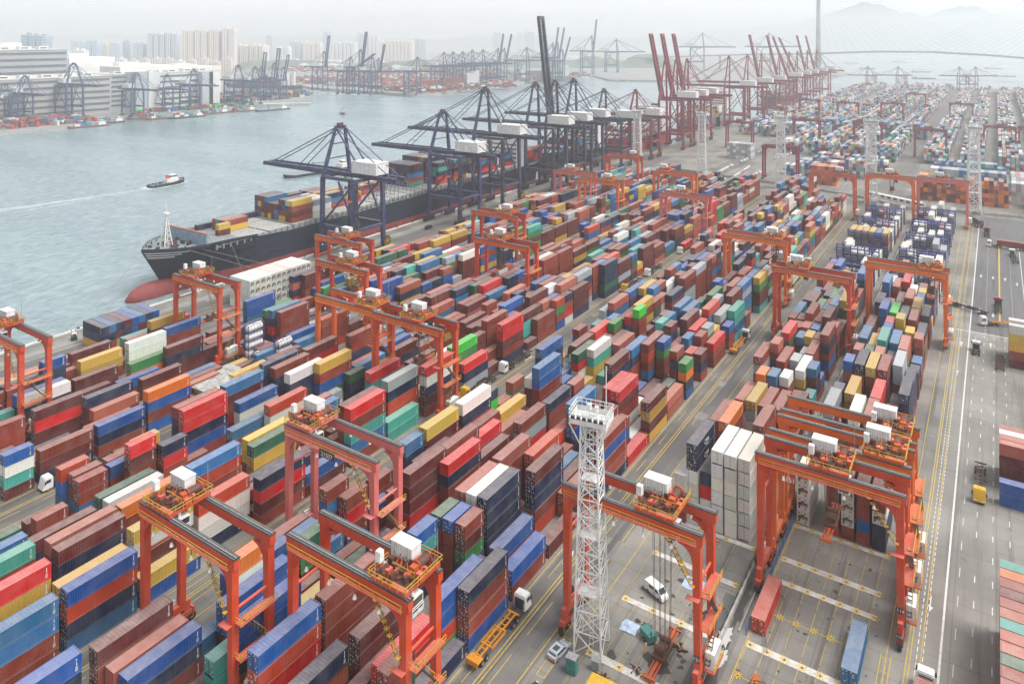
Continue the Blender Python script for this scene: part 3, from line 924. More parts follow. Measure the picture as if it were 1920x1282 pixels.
def crossfield(x0, x1, y0, n_along, hmin, hmax, mixs, gap=12.9):
    x = x0
    while x < x1:
        n0 = rf_.randint(hmin, hmax)
        for k in range(n_along):
            n = max(1, n0 - (rf_.random() < .12))
            for t in range(n): BOX.append(dict(x=x+6.1, y=y0+2.55*(k+.5), z=t*2.65, L=12.19, h=2.64, c=rf_.choice(mixs), ax='x', rf=False, where=None, fl=0, tier=t, n=n, slot=None))
        x += gap
def endfield(x0, x1, y0, L=12.19, hmin=4, hmax=5, mixs=MIX2, depth=1):
    x = x0
    while x < x1:
        n = rf_.randint(hmin, hmax)
        for q in range(depth):
            for t in range(n): BOX.append(dict(x=x+1.22, y=y0+L/2+q*12.9, z=t*2.65, L=L, h=2.64, c=rf_.choice(mixs), ax='y', rf=False, where=None, fl=0, tier=t, n=n, slot=None))
        x += 2.55
endfield(-112, -96, 560, mixs='ooObop', hmin=5, hmax=5); endfield(-136, -113, 585, mixs='wess', hmin=3, hmax=4)
endfield(-128, -76, 600, mixs='eesswp', hmin=4, hmax=5); endfield(-122, -72, 640, mixs='eeswbb', hmin=3, hmax=4)
endfield(-42, 4, 545, mixs='bbbmmpoo', hmin=5, hmax=6, depth=1); endfield(-40, 4, 612, mixs='eeessw', hmin=4, hmax=4)
endfield(-40, 8, 652, mixs='eessst', hmin=3, hmax=4); endfield(8, 18, 560, mixs='wwe', hmin=5, hmax=5); endfield(19, 70, 548, mixs='nnnmnb', hmin=5, hmax=6, depth=2)
endfield(6, 60, 590, mixs='eetswp', hmin=3, hmax=4, depth=3)
endfield(-196, -176, 640, mixs='eew', hmin=5, hmax=5); endfield(-215, -170, 820, mixs='ewse', hmin=4, hmax=5, depth=2); endfield(-190, -60, 860, mixs='essb', hmin=4, hmax=6, depth=2)
# stacks alone in the open lot
for x_, y_, s_ in ((-258,455,'wn'),(-252,440,'snb'),(-238,468,'wwb'),(-240,500,'nb'),(-232,512,'pw')):
    for t_ in range(len(s_)): add(x_, y_, t_*2.65, 12.19, 2.64, s_[len(s_)-1-t_], 'y', False, None, 0, t_, len(s_))

# ------------------------------------------------------------------ ships
M['hull'] = toned('dark_blue_hull', (.010,.020,.036), .6, .6, .25)
M['boot'] = toned('red_hull_bottom', (.24,.050,.045), .75, .9, .5)
M['deck'] = toned('grey_deck', (.22,.25,.26), .7, .7, .5)
M['hatch'] = toned('hatch_cover', (.36,.36,.34), .75, .8, .6)
M['redhull'] = toned('red_ship_hull', (.36,.03,.035), .5, .5, .25)
M['rusty'] = toned('rust_red_hull', (.26,.05,.04), .7, .6, .3)
def hull(name, parent, L, B, zdeck, zbow, mats, flare=26, bulb=True, wl=2.6, stern=14):
    """bow at local y=0, keel line below the water; local x=0 is the centre line"""
    b = MB(); st = []
    ys = [0, 1.5, 4, 8, 13, 20, 30, 45, 60, 62, 100, L*.5, L*.8, L-stern, L-3, L]
    for y in ys:
        t = min(1, y/flare); tw = max(0.0, min(1, (y-10)/48))
        hd = B/2*(1-(1-t)**2.4) if y < flare else B/2
        hw = B/2*(1-(1-tw)**1.9)
        zt = zbow if y < 28 else (zbow + (zdeck-zbow)*min(1, (y-28)/40))
        if y > L-stern: hw *= .35 + .65*(L-y)/stern; hd *= .86 + .14*(L-y)/stern
        st.append((y, hd, hw, zt))
    def ring(y, hd, hw, zt, zs):
        out = []
        for sgn in (1, -1):
            pts = []
            for z in zs:
                u = max(0, min(1, (z-WZ-2)/(zt-WZ-2)))
                e = hw + (hd-hw)*(u**1.6)
                yy = y + (0 if y > 12 else (1-u)*10*(1-y/12))
                pts.append((sgn*max(.05, e), yy, z))
            out.append(pts)
        return out
    prev = None
    for (y, hd, hw, zt) in st:
        zs = [WZ-2, WZ, wl, wl+(zt-wl)*.33, wl+(zt-wl)*.66, zt]
        r = ring(y, hd, hw, zt, zs)
        if prev:
            for s in (0, 1):
                for k in range(5):
                    a, bb, c, d = prev[s][k], r[s][k], r[s][k+1], prev[s][k+1]
                    b.quad(*( (a,bb,c,d) if s == 0 else (bb,a,d,c)), m=(1 if k < 2 else 0))
            b.quad(prev[0][5], r[0][5], r[1][5], prev[1][5], 2)
        prev = r
    for k in range(5): b.quad(prev[1][k], prev[1][k+1], prev[0][k+1], prev[0][k], 1 if k < 2 else 0)
    # bulwark at the bow
    p = None
    for (y, hd, hw, zt) in st[:8]:
        if p:
            for s in (1,-1):
                b.quad((s*p[1],p[0],p[2]),(s*hd,y,zt),(s*hd,y,zt+1.1),(s*p[1],p[0],p[2]+1.1), 0)
                b.quad((s*(p[1]-.15),p[0]+.1,p[2]),(s*(hd-.15),y,zt),(s*(hd-.15),y,zt+1.1),(s*(p[1]-.15),p[0]+.1,p[2]+1.1), 2)
                b.quad((s*p[1],p[0],p[2]+1.1),(s*hd,y,zt+1.1),(s*(hd-.15),y,zt+1.1),(s*(p[1]-.15),p[0]+.1,p[2]+1.1), 2)
        p = (y, hd, zt)
    o = b.build('hull', mats, parent)
    if bulb:
        q = MB(); rings = []
        for k in range(9):
            y = -6.5 + k*3.0; t = k/8; r = 4.2*sqrt(max(.02, 1-(1-min(1, t*2.2))**2)) * (1 + .15*t)
            rings.append([(r*cos(a)*.9, y, -2.0 + 4.6*(1+.05*t)*min(1.0, r/4.2)*sin(a)+.2*t) for a in [2*pi*j/14 for j in range(14)]])
        q.loft(rings); ob = q.build('bulbous_bow', mats[1], parent)
        for pl in ob.data.polygons: pl.use_smooth = True
    return o
SX = -295.5
M['breakw'] = toned('breakwater_paint', (.20,.29,.36), .6, .6, .6)
ship = thing('container_ship', 'huge dark blue container ship with red bottom and bulbous bow moored at the quay', 'container ship', (SX, 171, 0))
hull('h', ship, 300, 32.5, 13.6, 16.2, [M['hull'], M['boot'], M['deck']])
b = MB()
for k, z in enumerate((13.0, 14.1, 15.2)):   # white bands round the bow
    ln = (9, 11, 13)[k]
    for s in (1, -1):
        pp = None
        for y in [0.6+ln*j/8 for j in range(9)]:
            t = min(1, y/26); hd = 16.25*(1-(1-t)**2.4); tw = max(0.0, min(1, (y-10)/48)); hw = 16.25*(1-(1-tw)**1.9)
            u = (z-WZ-2)/(16.2-WZ-2); e = hw+(hd-hw)*u**1.6; yy = y+((1-u)*10*(1-y/12) if y < 12 else 0)
            e2 = hw+(hd-hw)*((z+.4-WZ-2)/(16.2-WZ-2))**1.6; yy2 = y+((1-(z+.4-WZ-2)/(16.2-WZ-2))*10*(1-y/12) if y < 12 else 0)
            a, c = (s*(e+.10), yy-.10, z), (s*(e2+.10), yy2-.10, z+.4)
            if pp: b.quad(*((pp[0], a, c, pp[1]) if s > 0 else (a, pp[0], pp[1], c)))
            pp = (a, c)
b.build('bow_stripe', M['mark'], ship)
b = MB(); b.box(-15.6, 15.6, 19.5, 20.1, 16.2, 21.2); b.box(-15.7, 15.7, 19.4, 20.2, 21.2, 21.6, 1)
for x in range(-15, 16, 3): b.beam((x,20.3,21),(x,23,16.3),.2)
b.build('breakwater', [M['breakw'], M['orange']], ship)
b = MB()
for sx in (-1,1):
    for sy in (-1,1): b.beam((sx*1.8,11+sy*1.8,16.2),(sx*.5,11+sy*.4,27),.35)
for z in (18.5,21,23.5,26):
    f = 1-(z-16.2)/14
    for a,c in (((-1.8*f,11-1.8*f),(1.8*f,11-1.8*f)),((1.8*f,11-1.8*f),(1.8*f,11+1.8*f)),((1.8*f,11+1.8*f),(-1.8*f,11+1.8*f)),((-1.8*f,11+1.8*f),(-1.8*f,11-1.8*f))):
        b.beam((*a,z),(*c,z),.15); b.beam((*a,z),(c[0]*.8,c[1]*.8+2.2,z+2.3),.12)
b.tube((0,11,26),(0,11,33),.3,8); b.box(-1.6,1.6,10.2,11.8,30,30.3); b.tube((0,11,33),(0,11,36),.1,6); b.box(-1.2,1.2,10.9,11.1,31.5,31.8)
b.build('foremast', M['white'], ship)
b = MB(); r = random.Random(3)
for k in range(26):
    x = r.uniform(-8,8); y = r.uniform(5,18.5)
    if abs(x) > y*.7: continue
    if r.random() < .5: b.tube((x-.7,y,17),(x+.7,y,17),.55,8,1)
    else: b.box(x-.4,x+.4,y-.4,y+.4,16.2,16.2+r.uniform(.5,1.6),0)
for s in (1,-1):
    for y in (2,5,9,13,17): b.tube((s*min(13,1.2+y*.72),y,16.2),(s*min(13,1.2+y*.72),y,17.3),.3,6,0)
b.build('deck_winch', [M['dark'], M['grime']], ship)
b = MB()
for y0 in range(24, 250, 14):
    if 206 < y0 < 232: continue
    for x0 in (-15.0,-4.9,5.2):
        b.box(x0, x0+9.6, y0+.5, y0+13.2, 14.0, 15.6-(.1 if x0 > -6 and x0 < 0 else 0))
    for s in (1,-1):
        for yy in (0, 3.4, 6.8, 10.2): b.box(min(s*15.4,s*16.1), max(s*15.4,s*16.1), y0+yy, y0+yy+.6, 13.6, 15.9, 1)
        b.box(min(s*15.9,s*16.2), max(s*15.9,s*16.2), y0, y0+14, 15.2, 15.35, 1)
b.build('hatch_cover', [M['hatch'], M['deck']], ship)
b = MB()
for y0 in (126.2, 140.2, 154.2, 168.2):
    for x in range(-15, 16, 3): b.beam((x,y0,13.6),(x,y0,21),.25)
    for z in (16.5, 19, 21): b.box(-15.2,15.2,y0-.12,y0+.12,z,z+.2)
b.build('lashing_bridge', M['deck'], ship)
b = MB(); y = 262
b.box(-15,15,y,y+12,13.6,33,0); b.box(-18,18,y,y+5,33,36,0); b.box(-9,9,y+1,y+6,36,38,0)
for z in (17,20,23,26,29): b.box(-15.05,15.05,y-.05,y,z,z+.9,1)
b.box(-17,17,y-.06,y,34.2,35.4,1); b.tube((0,y+3,38),(0,y+3,48),.5,8,0); b.box(-4,4,y+16,y+24,13.6,40,2)
for sy in (0, 40):
    for s in (-1,1): b.beam((s*13,y-28+sy*.2,14),(s*13,y-28+sy*.2,25),.8)
b.build('superstructure', [M['white'], M['glass'], M['hull']], ship)
ropes = MB()
for (x0,y0,z0),(x1,y1,z1) in (((-295.5,170,14.5),(-275.8,131,1)),((-281,183,16.5),(-275.8,214,1)),((-281.5,187,16.5),(-275.8,221,1)),((-279.5,202,15.6),(-275.8,206,1))):
    p = None
    for k in range(13):
        t = k/12; q = (x0+(x1-x0)*t, y0+(y1-y0)*t, z0+(z1-z0)*t - 3.2*t*(1-t)*2*((y0<180)))
        if p: ropes.beam(p, q, .14)
        p = q
ropes.build('mooring_line', M['steel'], ship).location = (-SX, -171, 0)
# boxes on its deck; columns run across the ship from the far side to the quay side
def bay(y0, x0, cols, z=15.65, L=12.19):
    for k, s in enumerate(cols):
        for t in range(len(s)): add(x0+2.5*k, y0+L/2, z+t*2.6, L, 2.59, s[len(s)-1-t], 'y', False, ('S', k, y0), 0, t, len(s))
def gx(px, py, z): return ground(px, py, z)
bay(205, -309, ['n']); bay(210.5, -303.6, ['bb','tb','Oy','by'], L=12.19); bay(204.5, -292.6, ['ym'], L=6.06)
bay(228, -309.5, ['n'], L=12.19)
bay(238.5, -309.5, ['nunn','mymu','mmmy','snmm']); bay(238.5, -299.5, ['mmy','mmm','mss'])
bay(238.5, -291.5, ['mnby','nuby','emmm','ybmb'][0:4], L=12.19)
bay(252.8, -309, ['mmm','nms','bm']); bay(252.8, -300.6, ['wew','mmy','www','yww','www','www','eww'])
bay(266.5, -309.5, ['mmb','nmm','mby','bmm','ymb']); bay(266.5, -296, ['nyb','yub','nsr'])
bay(281, -309, ['ym','bm']); bay(281, -300, ['uy','nb','sy','yr'])
bay(296, -306, ['by','yy','mr'])
bay(310, -306, ['yy','by','mb'], L=12.19)
for y0, tp in ((334,'nnnOubm'),(349,'ntGrsbO'),(364,'nnOuobu')):
    for k in range(12 if y0 > 340 else 8):
        s = ''.join(rng.choice('nunOrbstmO') if rng.random() < .55 else tp[j % 7] for j in range(6 if k < 9 else 5))
        if y0 == 334: s = s[:5]
        bay(y0, -310+2.45*k, [s])
for y0 in (392, 406, 420):
    for k in range(11): bay(y0, -309+2.45*k, [''.join(rng.choice('bmsynOrt') for _ in range(4))])
for y0 in (446, 459): 
    for k in range(12): bay(y0, -310+2.45*k, [''.join(rng.choice('mrnuOb') for _ in range(3))])
# the ships further up the quay
def bigship(label, y, L, mats, colors, zd=12, seed=1):
    t = thing('container_ship', label, 'container ship', (-297, y, 0))
    hull('h', t, L, 32, zd, zd+4, mats, bulb=False)
    b = MB(); ys = L*.78; b.box(-14,14,ys,ys+12,zd,zd+22,0); b.box(-16,16,ys,ys+4,zd+22,zd+25,0); b.box(-3,3,ys+14,ys+20,zd,zd+26,1)
    for z in range(3, 22, 3): b.box(-14.05,14.05,ys-.05,ys,zd+z,zd+z+1,1)
    b.build('superstructure', [M['white'], M['hull']], t)
    r = random.Random(seed)
    for k in range(int((L-60)//14)):
        yy = y+30+k*14
        if ys-14 < yy-y < ys+20: continue
        n = r.choice((2,3,4))
        for j in range(12):
            for q in range(max(1, n-(r.random() < .2))): BOX.append(dict(x=-310.5+2.45*j, y=yy+6.1, z=zd+1+q*2.6, L=12.19, h=2.59, c=r.choice(colors), ax='y', rf=False, where=None, fl=0, tier=q, n=n, slot=None))
bigship('second container ship behind the blue quay cranes with stacked red and blue boxes', 482, 100, [M['hull'], M['boot'], M['deck']], 'rbmnuOs', 11, 2)
bigship('bright red hulled ship moored under the first crimson quay crane', 590, 150, [M['redhull'], M['redhull'], M['deck']], 'rbmeew', 10, 3)
bigship('grey-green hulled ship moored below the row of crimson quay cranes', 790, 170, [M['deck'], M['rusty'], M['deck']], 'weybs', 9, 4)
bigship('dark laden ship moored at the far end of the crimson crane quay', 1160, 200, [M['hull'], M['boot'], M['deck']], 'weybsmn', 9, 6)
# tug
def tugboat(loc, rz, label):
    t = thing('tugboat', label, 'tugboat', loc, rz)
    b = MB(); st = [(0,.3,.2,3.4),(2,2.4,1.4,3.2),(5,3.8,3,2.7),(10,4.2,4,2.1),(20,4.2,4,1.7),(27,3.6,3.2,1.7)]
    p = None
    for y, hd, hw, zt in st:
        r = [(-hd,y,zt),(-hw,y,-.6),(hw,y,-.6),(hd,y,zt),(hd-.2,y,zt-.1),(-hd+.2,y,zt-.1)]
        if p:
            b.quad(p[0],r[0],r[1],p[1],0); b.quad(p[2],r[2],r[3],p[3],0); b.quad((p[0][0],p[0][1],p[0][2]-.7),(p[3][0],p[3][1],p[3][2]-.7),(r[3][0],r[3][1],r[3][2]-.7),(r[0][0],r[0][1],r[0][2]-.7),1)
        p = r
    b.quad(p[0],p[3],p[2],p[1],0); b.build('hull', [M['black'], M['deck']], t)
    b = MB(); b.box(-2.6,2.6,6,15,1.4,4.2); b.box(-2.0,2.0,7,12,4.2,6.8); b.box(-2.02,2.02,6.98,12.02,5.4,6.4,1); b.box(-1.6,1.6,8,10.5,6.8,7.2)
    b.tube((0,9.5,7),(0,9.5,12.5),.18,6); b.box(-1.2,1.2,9.4,9.6,9.4,9.7); b.tube((-1.1,13.5,4),(-1.1,13.5,7),.5,8,2); b.tube((1.1,13.5,4),(1.1,13.5,7),.5,8,2)
    b.build('wheelhouse', [M['white'], M['glass'], M['redlight']], t)
    b = MB(); b.tube((-1,19,2.2),(1,19,2.2),.7,10); b.box(-.4,.4,22,22.8,1.2,2.6); b.build('towing_winch', M['dark'], t)
    b = MB()
    for k in range(8): b.tube((3.95*(1 if k % 2 else -1),5+k*2.4,1.7),(3.95*(1 if k % 2 else -1),5.6+k*2.4,1.7),.45,8)
    b.build('fender', M['black'], t)
    return t
tx, ty = ground(316, 339)
tug = tugboat((tx, ty+14, WZ), radians(180), 'white and black tugboat trailing a pale wake in the middle of the channel')
tug.location = (tx-1, ty+13, WZ+.3)
# wake: foam streaks on the water
M['foam'] = mat('wake_foam', .7, build=None)
def foam(n, l, b):
    ge = N(n, 'ShaderNodeNewGeometry'); k = noise(n, l, ge.outputs['Position'], .35, 5, .7)
    l.new(mix(n, l, (.40,.49,.50), (.82,.86,.86), mapr(n, l, k, .45, .62)), b.inputs['Base Color'])
foam(M['foam'].node_tree.nodes, M['foam'].node_tree.links, M['foam'].node_tree.nodes['Principled BSDF'])
b = MB(); r = random.Random(8)
a = (tx, ty-14); far = ground(-60, 392)
wk = []
for k in range(41):
    q = k/40; wk.append((a[0]+(far[0]-a[0])*q+5*sin(q*3)*q, a[1]+(far[1]-a[1])*q, 1.6+q*6))
for p_, q_ in zip(wk, wk[1:]): b.quad((p_[0]-p_[2]*.75,p_[1]+p_[2]*.4,WZ+.02),(p_[0]+p_[2]*.75,p_[1]-p_[2]*.4,WZ+.02),(q_[0]+q_[2]*.75,q_[1]-q_[2]*.4,WZ+.02),(q_[0]-q_[2]*.75,q_[1]+q_[2]*.4,WZ+.02),1)
for k in range(60):
    t = k/60; u = (k+1.35)/60
    for off, wd in ((0, .9), (1, .45), (-1, .45)):
        if r.random() < .18 + .3*t: continue
        sp = 1.6 + t*15
        def pt_(q):
            x = a[0]+(far[0]-a[0])*q+5*sin(q*3)*q; y = a[1]+(far[1]-a[1])*q; return x + off*sp*.9, y - off*sp*.45
        (x0,y0),(x1,y1) = pt_(t), pt_(u); ww = (2.2 if off == 0 else 1.0)*(1+t*1.6)*r.uniform(.5,1.1)
        b.quad((x0-ww*.4,y0-ww,WZ+.03),(x1-ww*.4,y1-ww,WZ+.03),(x1+ww*.4,y1+ww,WZ+.03),(x0+ww*.4,y0+ww,WZ+.03))
b.poly([(tx-1,ty+17,WZ+.03),(tx+3.5,ty+8,WZ+.03),(tx+5.5,ty-4,WZ+.03),(tx+4,ty-18,WZ+.03),(tx-7,ty-17,WZ+.03),(tx-6.5,ty-2,WZ+.03),(tx-4.5,ty+9,WZ+.03)])
M['wakemix'] = mat('wake_streaks', .45)
def wmx(n, l, bb):
    ge = N(n, 'ShaderNodeNewGeometry'); mp = N(n, 'ShaderNodeMapping'); mp.inputs['Rotation'].default_value = (0,0,radians(-35)); mp.inputs['Scale'].default_value = (.5,.06,1); l.new(ge.outputs['Position'], mp.inputs[0])
    k = noise(n, l, mp.outputs[0], 1.0, 6, .7); l.new(mix(n, l, (.17,.24,.255), (.50,.57,.58), mapr(n, l, k, .44, .68)), bb.inputs['Base Color'])
wmx(M['wakemix'].node_tree.nodes, M['wakemix'].node_tree.links, M['wakemix'].node_tree.nodes['Principled BSDF'])
o = struct(b.build('water_wake', [M['foam'], M['wakemix']]))
def barge(loc, rz, L, B, mats, label, cat='barge', load=None, cabin=.85, group=None, seed=0):
    t = thing('cargo_barge', label, cat, loc, rz, group)
    b = MB(); p = None
    for y, hw, zt in ((0,.6,3),(3,B*.35,2.6),(7,B*.5,2.1),(L-3,B*.5,1.9),(L,B*.42,2.2)):
        r = [(-hw,y,zt),(-hw*.85,y+(1.5 if y == 0 else 0),-.5),(hw*.85,y+(1.5 if y == 0 else 0),-.5),(hw,y,zt)]
        if p:
            b.quad(p[0],r[0],r[1],p[1],0); b.quad(p[2],r[2],r[3],p[3],0); b.quad(p[0],p[3],r[3],r[0],1)
        p = r
    b.quad(p[0],p[3],p[2],p[1],0); b.build('hull', mats, t)
    y = L*cabin; b = MB(); b.box(-B*.3,B*.3,y-5,y+3,2,5,0); b.box(-B*.22,B*.22,y-3,y+1,5,7.2,0); b.box(-B*.22-.02,B*.22+.02,y-3.02,y+1.02,5.9,6.7,1); b.tube((0,y,7),(0,y,11),.15,6,0)
    b.build('deckhouse', [M['white'], M['glass']], t)
    b = MB(); r = random.Random(seed)
    b.beam((0,L*.4,2),(0,L*.4,9),.7); b.beam((0,L*.4,8.5),(0,L*.4+15,7),.4); b.build('derrick', M['dark'], t)
    if load:
        b = MB()
        for k in range(int(L*.5//6.3)):
            for j in (-1,0,1):
                for q in range(r.choice((1,2))):
                    y0 = L*.16+k*6.3; b.box(j*2.5-1.2,j*2.5+1.2,y0,y0+6,2.2+q*2.6,4.75+q*2.6,0,CC[r.choice(load)])
        o = b.build('deck_cargo', M['facepaint'], t)
    return t
bx, by = ground(531, 327); barge((bx, by, WZ), radians(-8), 66, 12, [M['hull'], M['deck']], 'low dark tanker barge moving just beyond the bow of the moored ship', 'barge')
for px, py, L, lab in ((645,211,16,'tiny dark boat alone in the middle of the upper channel'),):
    x, y = ground(px, py); barge((x, y, WZ), radians(60), L, 6, [M['hull'], M['deck']], lab, 'boat')
x, y = ground(585, 173); barge((x, y, WZ), radians(75), 30, 10, [M['hull'], M['white']], 'small white ferry off the tip of the left-hand shore', 'ferry')
x, y = ground(1172, 151); barge((x, y, WZ), radians(75), 40, 10, [M['hull'], M['deck']], 'faint grey boat crossing behind the raised blue boom', 'boat')
bs = [(30,238,62,'left edge'),(95,234,70,'x'),(160,233,58,'x'),(200,226,44,'x'),(262,218,50,'x'),(300,218,60,'x'),(345,216,64,'x'),(395,209,60,'x'),(450,205,54,'x'),(505,203,72,'x')]
labs = ['laden red river barge nearest the left edge of the far quay','red barge with orange and green boxes second from the left at the far quay','white and red barge below the tall dark far crane','barge with a teal box stack beside the leftmost barges','small grey barge in front of the white warehouse corner','dark barge moored midway along the white warehouse',
        'long barge with crimson cargo under the white warehouse','rusty red barge at the right end of the white warehouse','rusty barge left of the far jetty tip','pale red barge moored nearest the far jetty tip']
for k, (px, py, L, _) in enumerate(bs):
    x, y = ground(px, py); barge((x+4, y-L*.4, WZ), radians(-4), L*.8, 12, [M['rusty'] if k % 3 else M['hull'], M['deck']], labs[k], 'barge', 'bbmtsw' if k < 9 else None, seed=k, group='barges along the far quay')
rr = random.Random(21)
open_labels = ['faint cargo boat beneath the left half of the bridge','faint cargo ship left of the twin-legged far cranes','pale barge between the far cranes and the bridge','hazy barge far right under the bridge deck','ghostly ship close to the foot of the bridge tower',
  'pale boat right of the single far crane','distant barge near the right edge below the bridge','hazy coaster on the open water right of the tower']
for k, (px, py) in enumerate(((1640,128),(1755,146),(1700,116),(1880,128),(1580,134),(1745,134),(1905,142),(1610,118))):
    x, y = ground(px, py); barge((x, y, WZ), radians(rr.uniform(60,110)), 55, 12, [M['hull'], M['deck']], open_labels[k], 'boat', group='boats anchored in the hazy roadstead')
# ------------------------------------------------------------------ build the boxes
corners = []
def box_verts(d):
    lx, ly = (2.44, d['L']) if d['ax'] == 'y' else (d['L'], 2.44)
    x0, x1, y0, y1 = d['x']-lx/2, d['x']+lx/2, d['y']-ly/2, d['y']+ly/2; z0, z1 = d['z'], d['z']+d['h']
    return x0, x1, y0, y1, z0, z1
vs, fs = [], []
for d in BOX:
    x0, x1, y0, y1, z0, z1 = box_verts(d); i = len(vs)
    vs += [(x0,y0,z0),(x1,y0,z0),(x1,y1,z0),(x0,y1,z0),(x0,y0,z1),(x1,y0,z1),(x1,y1,z1),(x0,y1,z1)]
    fs += [(i+4,i+5,i+6,i+7),(i,i+1,i+5,i+4),(i+1,i+2,i+6,i+5),(i+3,i,i+4,i+7)]
bvh = BVHTree.FromPolygons(vs, fs)
seen = [0]*len(BOX)
org = Vector((0, 0, CAMH))
for py in range(150, 1282, 4):
    for px in range(2, 1920, 4):
        lat = (px-CXP)/FPX; up = -(py-HZN)/FPX
        dv = Vector((lat*C_-S_, lat*S_+C_, up))
        hit = bvh.ray_cast(org, dv)
        if hit[2] is not None: seen[hit[2]//4] += 1
order = sorted([i for i in range(len(BOX)) if BOX[i]['where'] and not BOX[i]['rf'] and seen[i] > 3], key=lambda i: -seen[i])
single = set(order[:300])
singlerf = set(sorted([i for i in range(len(BOX)) if BOX[i]['rf'] and seen[i] > 1], key=lambda i: -seen[i])[:60])
ORD = ['','second','third','fourth','fifth','sixth','seventh','eighth','ninth','tenth','eleventh','twelfth','13th','14th','15th','16th','17th','18th','19th','20th','21st','22nd','23rd','24th','25th','26th','27th','28th','29th','30th']
PLC = {'D':'right-hand block','C':'barrier-side block','B':'white-mast lane block','A':'centre block','A2':'pink-crane block','A3':'left-centre block','A4':'far-left lane block','A5':'quayside block','A6':'apron edge rows',
       'Q1':'crosswise quayside pile','Q2':'white apron pile','E1':'upper right-edge pile','E2':'middle right-edge pile','E3':'bottom-right pile','S':'ship deck'}
slots = {}
for d in BOX:
    if d['where'] and d['where'][0] in BLK: slots.setdefault(d['where'][:2], set()).add(round(d['where'][2], 1))
rank = {k: {y: i for i, y in enumerate(sorted(v))} for k, v in slots.items()}
shipbays = sorted({d['where'][2] for d in BOX if d['where'] and d['where'][0] == 'S'})
used_labels = {}
def label_of(d):
    w_ = d['where']; c = CN[d['c']]; n = d['n']; t = n-1-d['tier']
    ln = 'short ' if d['L'] < 8 else ''
    ti = 'alone' if n == 1 else 'topmost' if t == 0 else 'bottom' if d['tier'] == 0 else (ORD[t]+' down')
    if w_[0] in BLK:
        k = rank[w_[:2]][round(w_[2], 1)]
        st = 'nearest stack' if k == 0 else ORD[min(k, 29)]+' stack'
        ro = ('first' if w_[1] == 0 else ORD[w_[1]])+' row'
        s = '%s %scontainer, %s, %s, %s from right, %s' % (c, ln, ti, st, ro, PLC[w_[0]])
    elif w_[0] == 'S':
        k = shipbays.index(w_[2])
        s = '%s %scontainer on the ship, %s, %s bay from bow, %s across' % (c, ln, ti, 'first' if k == 0 else ORD[min(k,29)], 'first' if w_[1] == 0 else ORD[min(w_[1],29)])
    else:
        s = '%s %scontainer, %s, %s along, %s%s' % (c, ln, ti, 'first' if w_[1] == 0 else ORD[w_[1]], PLC[w_[0]], '' if w_[0] != 'E2' or w_[2] > 200 else ' front')
    return s
field_mb = MB(); rest_r = random.Random(2)
for i, d in enumerate(BOX):
    col = CC[d['c']]; v = rest_r.uniform(.82, 1.2); col = tuple(min(1, x*v*rest_r.uniform(.93,1.07)) for x in col)
    if i in single or i in singlerf:
        L = min(BODY, key=lambda q: abs(q-d['L'])); rf = d['rf']
        t = thing('refrigerated_container' if rf else 'shipping_container', label_of(d), 'container', (d['x'], d['y'], d['z']),
                  (0 if d['ax'] == 'y' else (pi/2 if rf or d['fl'] else -pi/2)) + (pi if d['fl'] and not rf and d['ax'] == 'y' else 0), 'refrigerated containers' if rf else 'stacked shipping containers', col)
        t.scale = (1, 1, d['h']/UH)
        put('container_body', RBODY[L if L in RBODY else 12.19] if rf else BODY[L], t, color=col)
        if rf: put('cooling_unit', RUNIT[L if L in RUNIT else 12.19], t, color=col)
        else: put('container_door', rest_r.choice(DOOR[L]), t, color=col)
    else:
        if seen[i] == 0 and d['where'] is None and d['tier'] < d['n']-1 and False: continue
        x0, x1, y0, y1, z0, z1 = box_verts(d)
        skip = 'b' + ('t' if d['tier'] < d['n']-1 else '')
        field_mb.box(x0, x1, y0, y1, z0+.03, z1, 0, col, skip)
o = field_mb.build('container_field', M['boxfield'])
tag(o, 'mass of stacked shipping containers in mixed faded colours filling the yard beyond the nearest stacks', 'containers')
o['kind'] = 'stuff'
print('BOXES', len(BOX), 'single', len(single), 'rf', len(singlerf), 'smallest', seen[order[299]] if len(order) > 299 else None)

# ------------------------------------------------------------------ rubber tyred gantry cranes
def rail_run(b, p, q, h=1.1, step=2.2, m=0, t=.07):
    p = Vector(p); q = Vector(q); n = max(1, int((q-p).length/step))
    for k in range(n+1):
        a = p.lerp(q, k/n); b.beam(a, a+Vector((0,0,h)), t, m=m)
    for z in (h*.5, h): b.beam(p+Vector((0,0,z)), q+Vector((0,0,z)), t, m=m)
def text_mesh(name, body, size, m, parent, loc, rot, color=None):
    cu = bpy.data.curves.new(name, 'FONT'); cu.body = body; cu.size = size; cu.extrude = .01; cu.align_x = 'CENTER'
    to = bpy.data.objects.new('tmp_text', cu); COL.objects.link(to)
    dg = bpy.context.evaluated_depsgraph_get(); me = bpy.data.meshes.new_from_object(to.evaluated_get(dg))
    me.name = name; me.materials.clear(); me.materials.append(m)
    bpy.data.objects.remove(to); bpy.data.curves.remove(cu)
    o = put(name, me, parent, loc); o.rotation_euler = rot
    return o
GR = {}
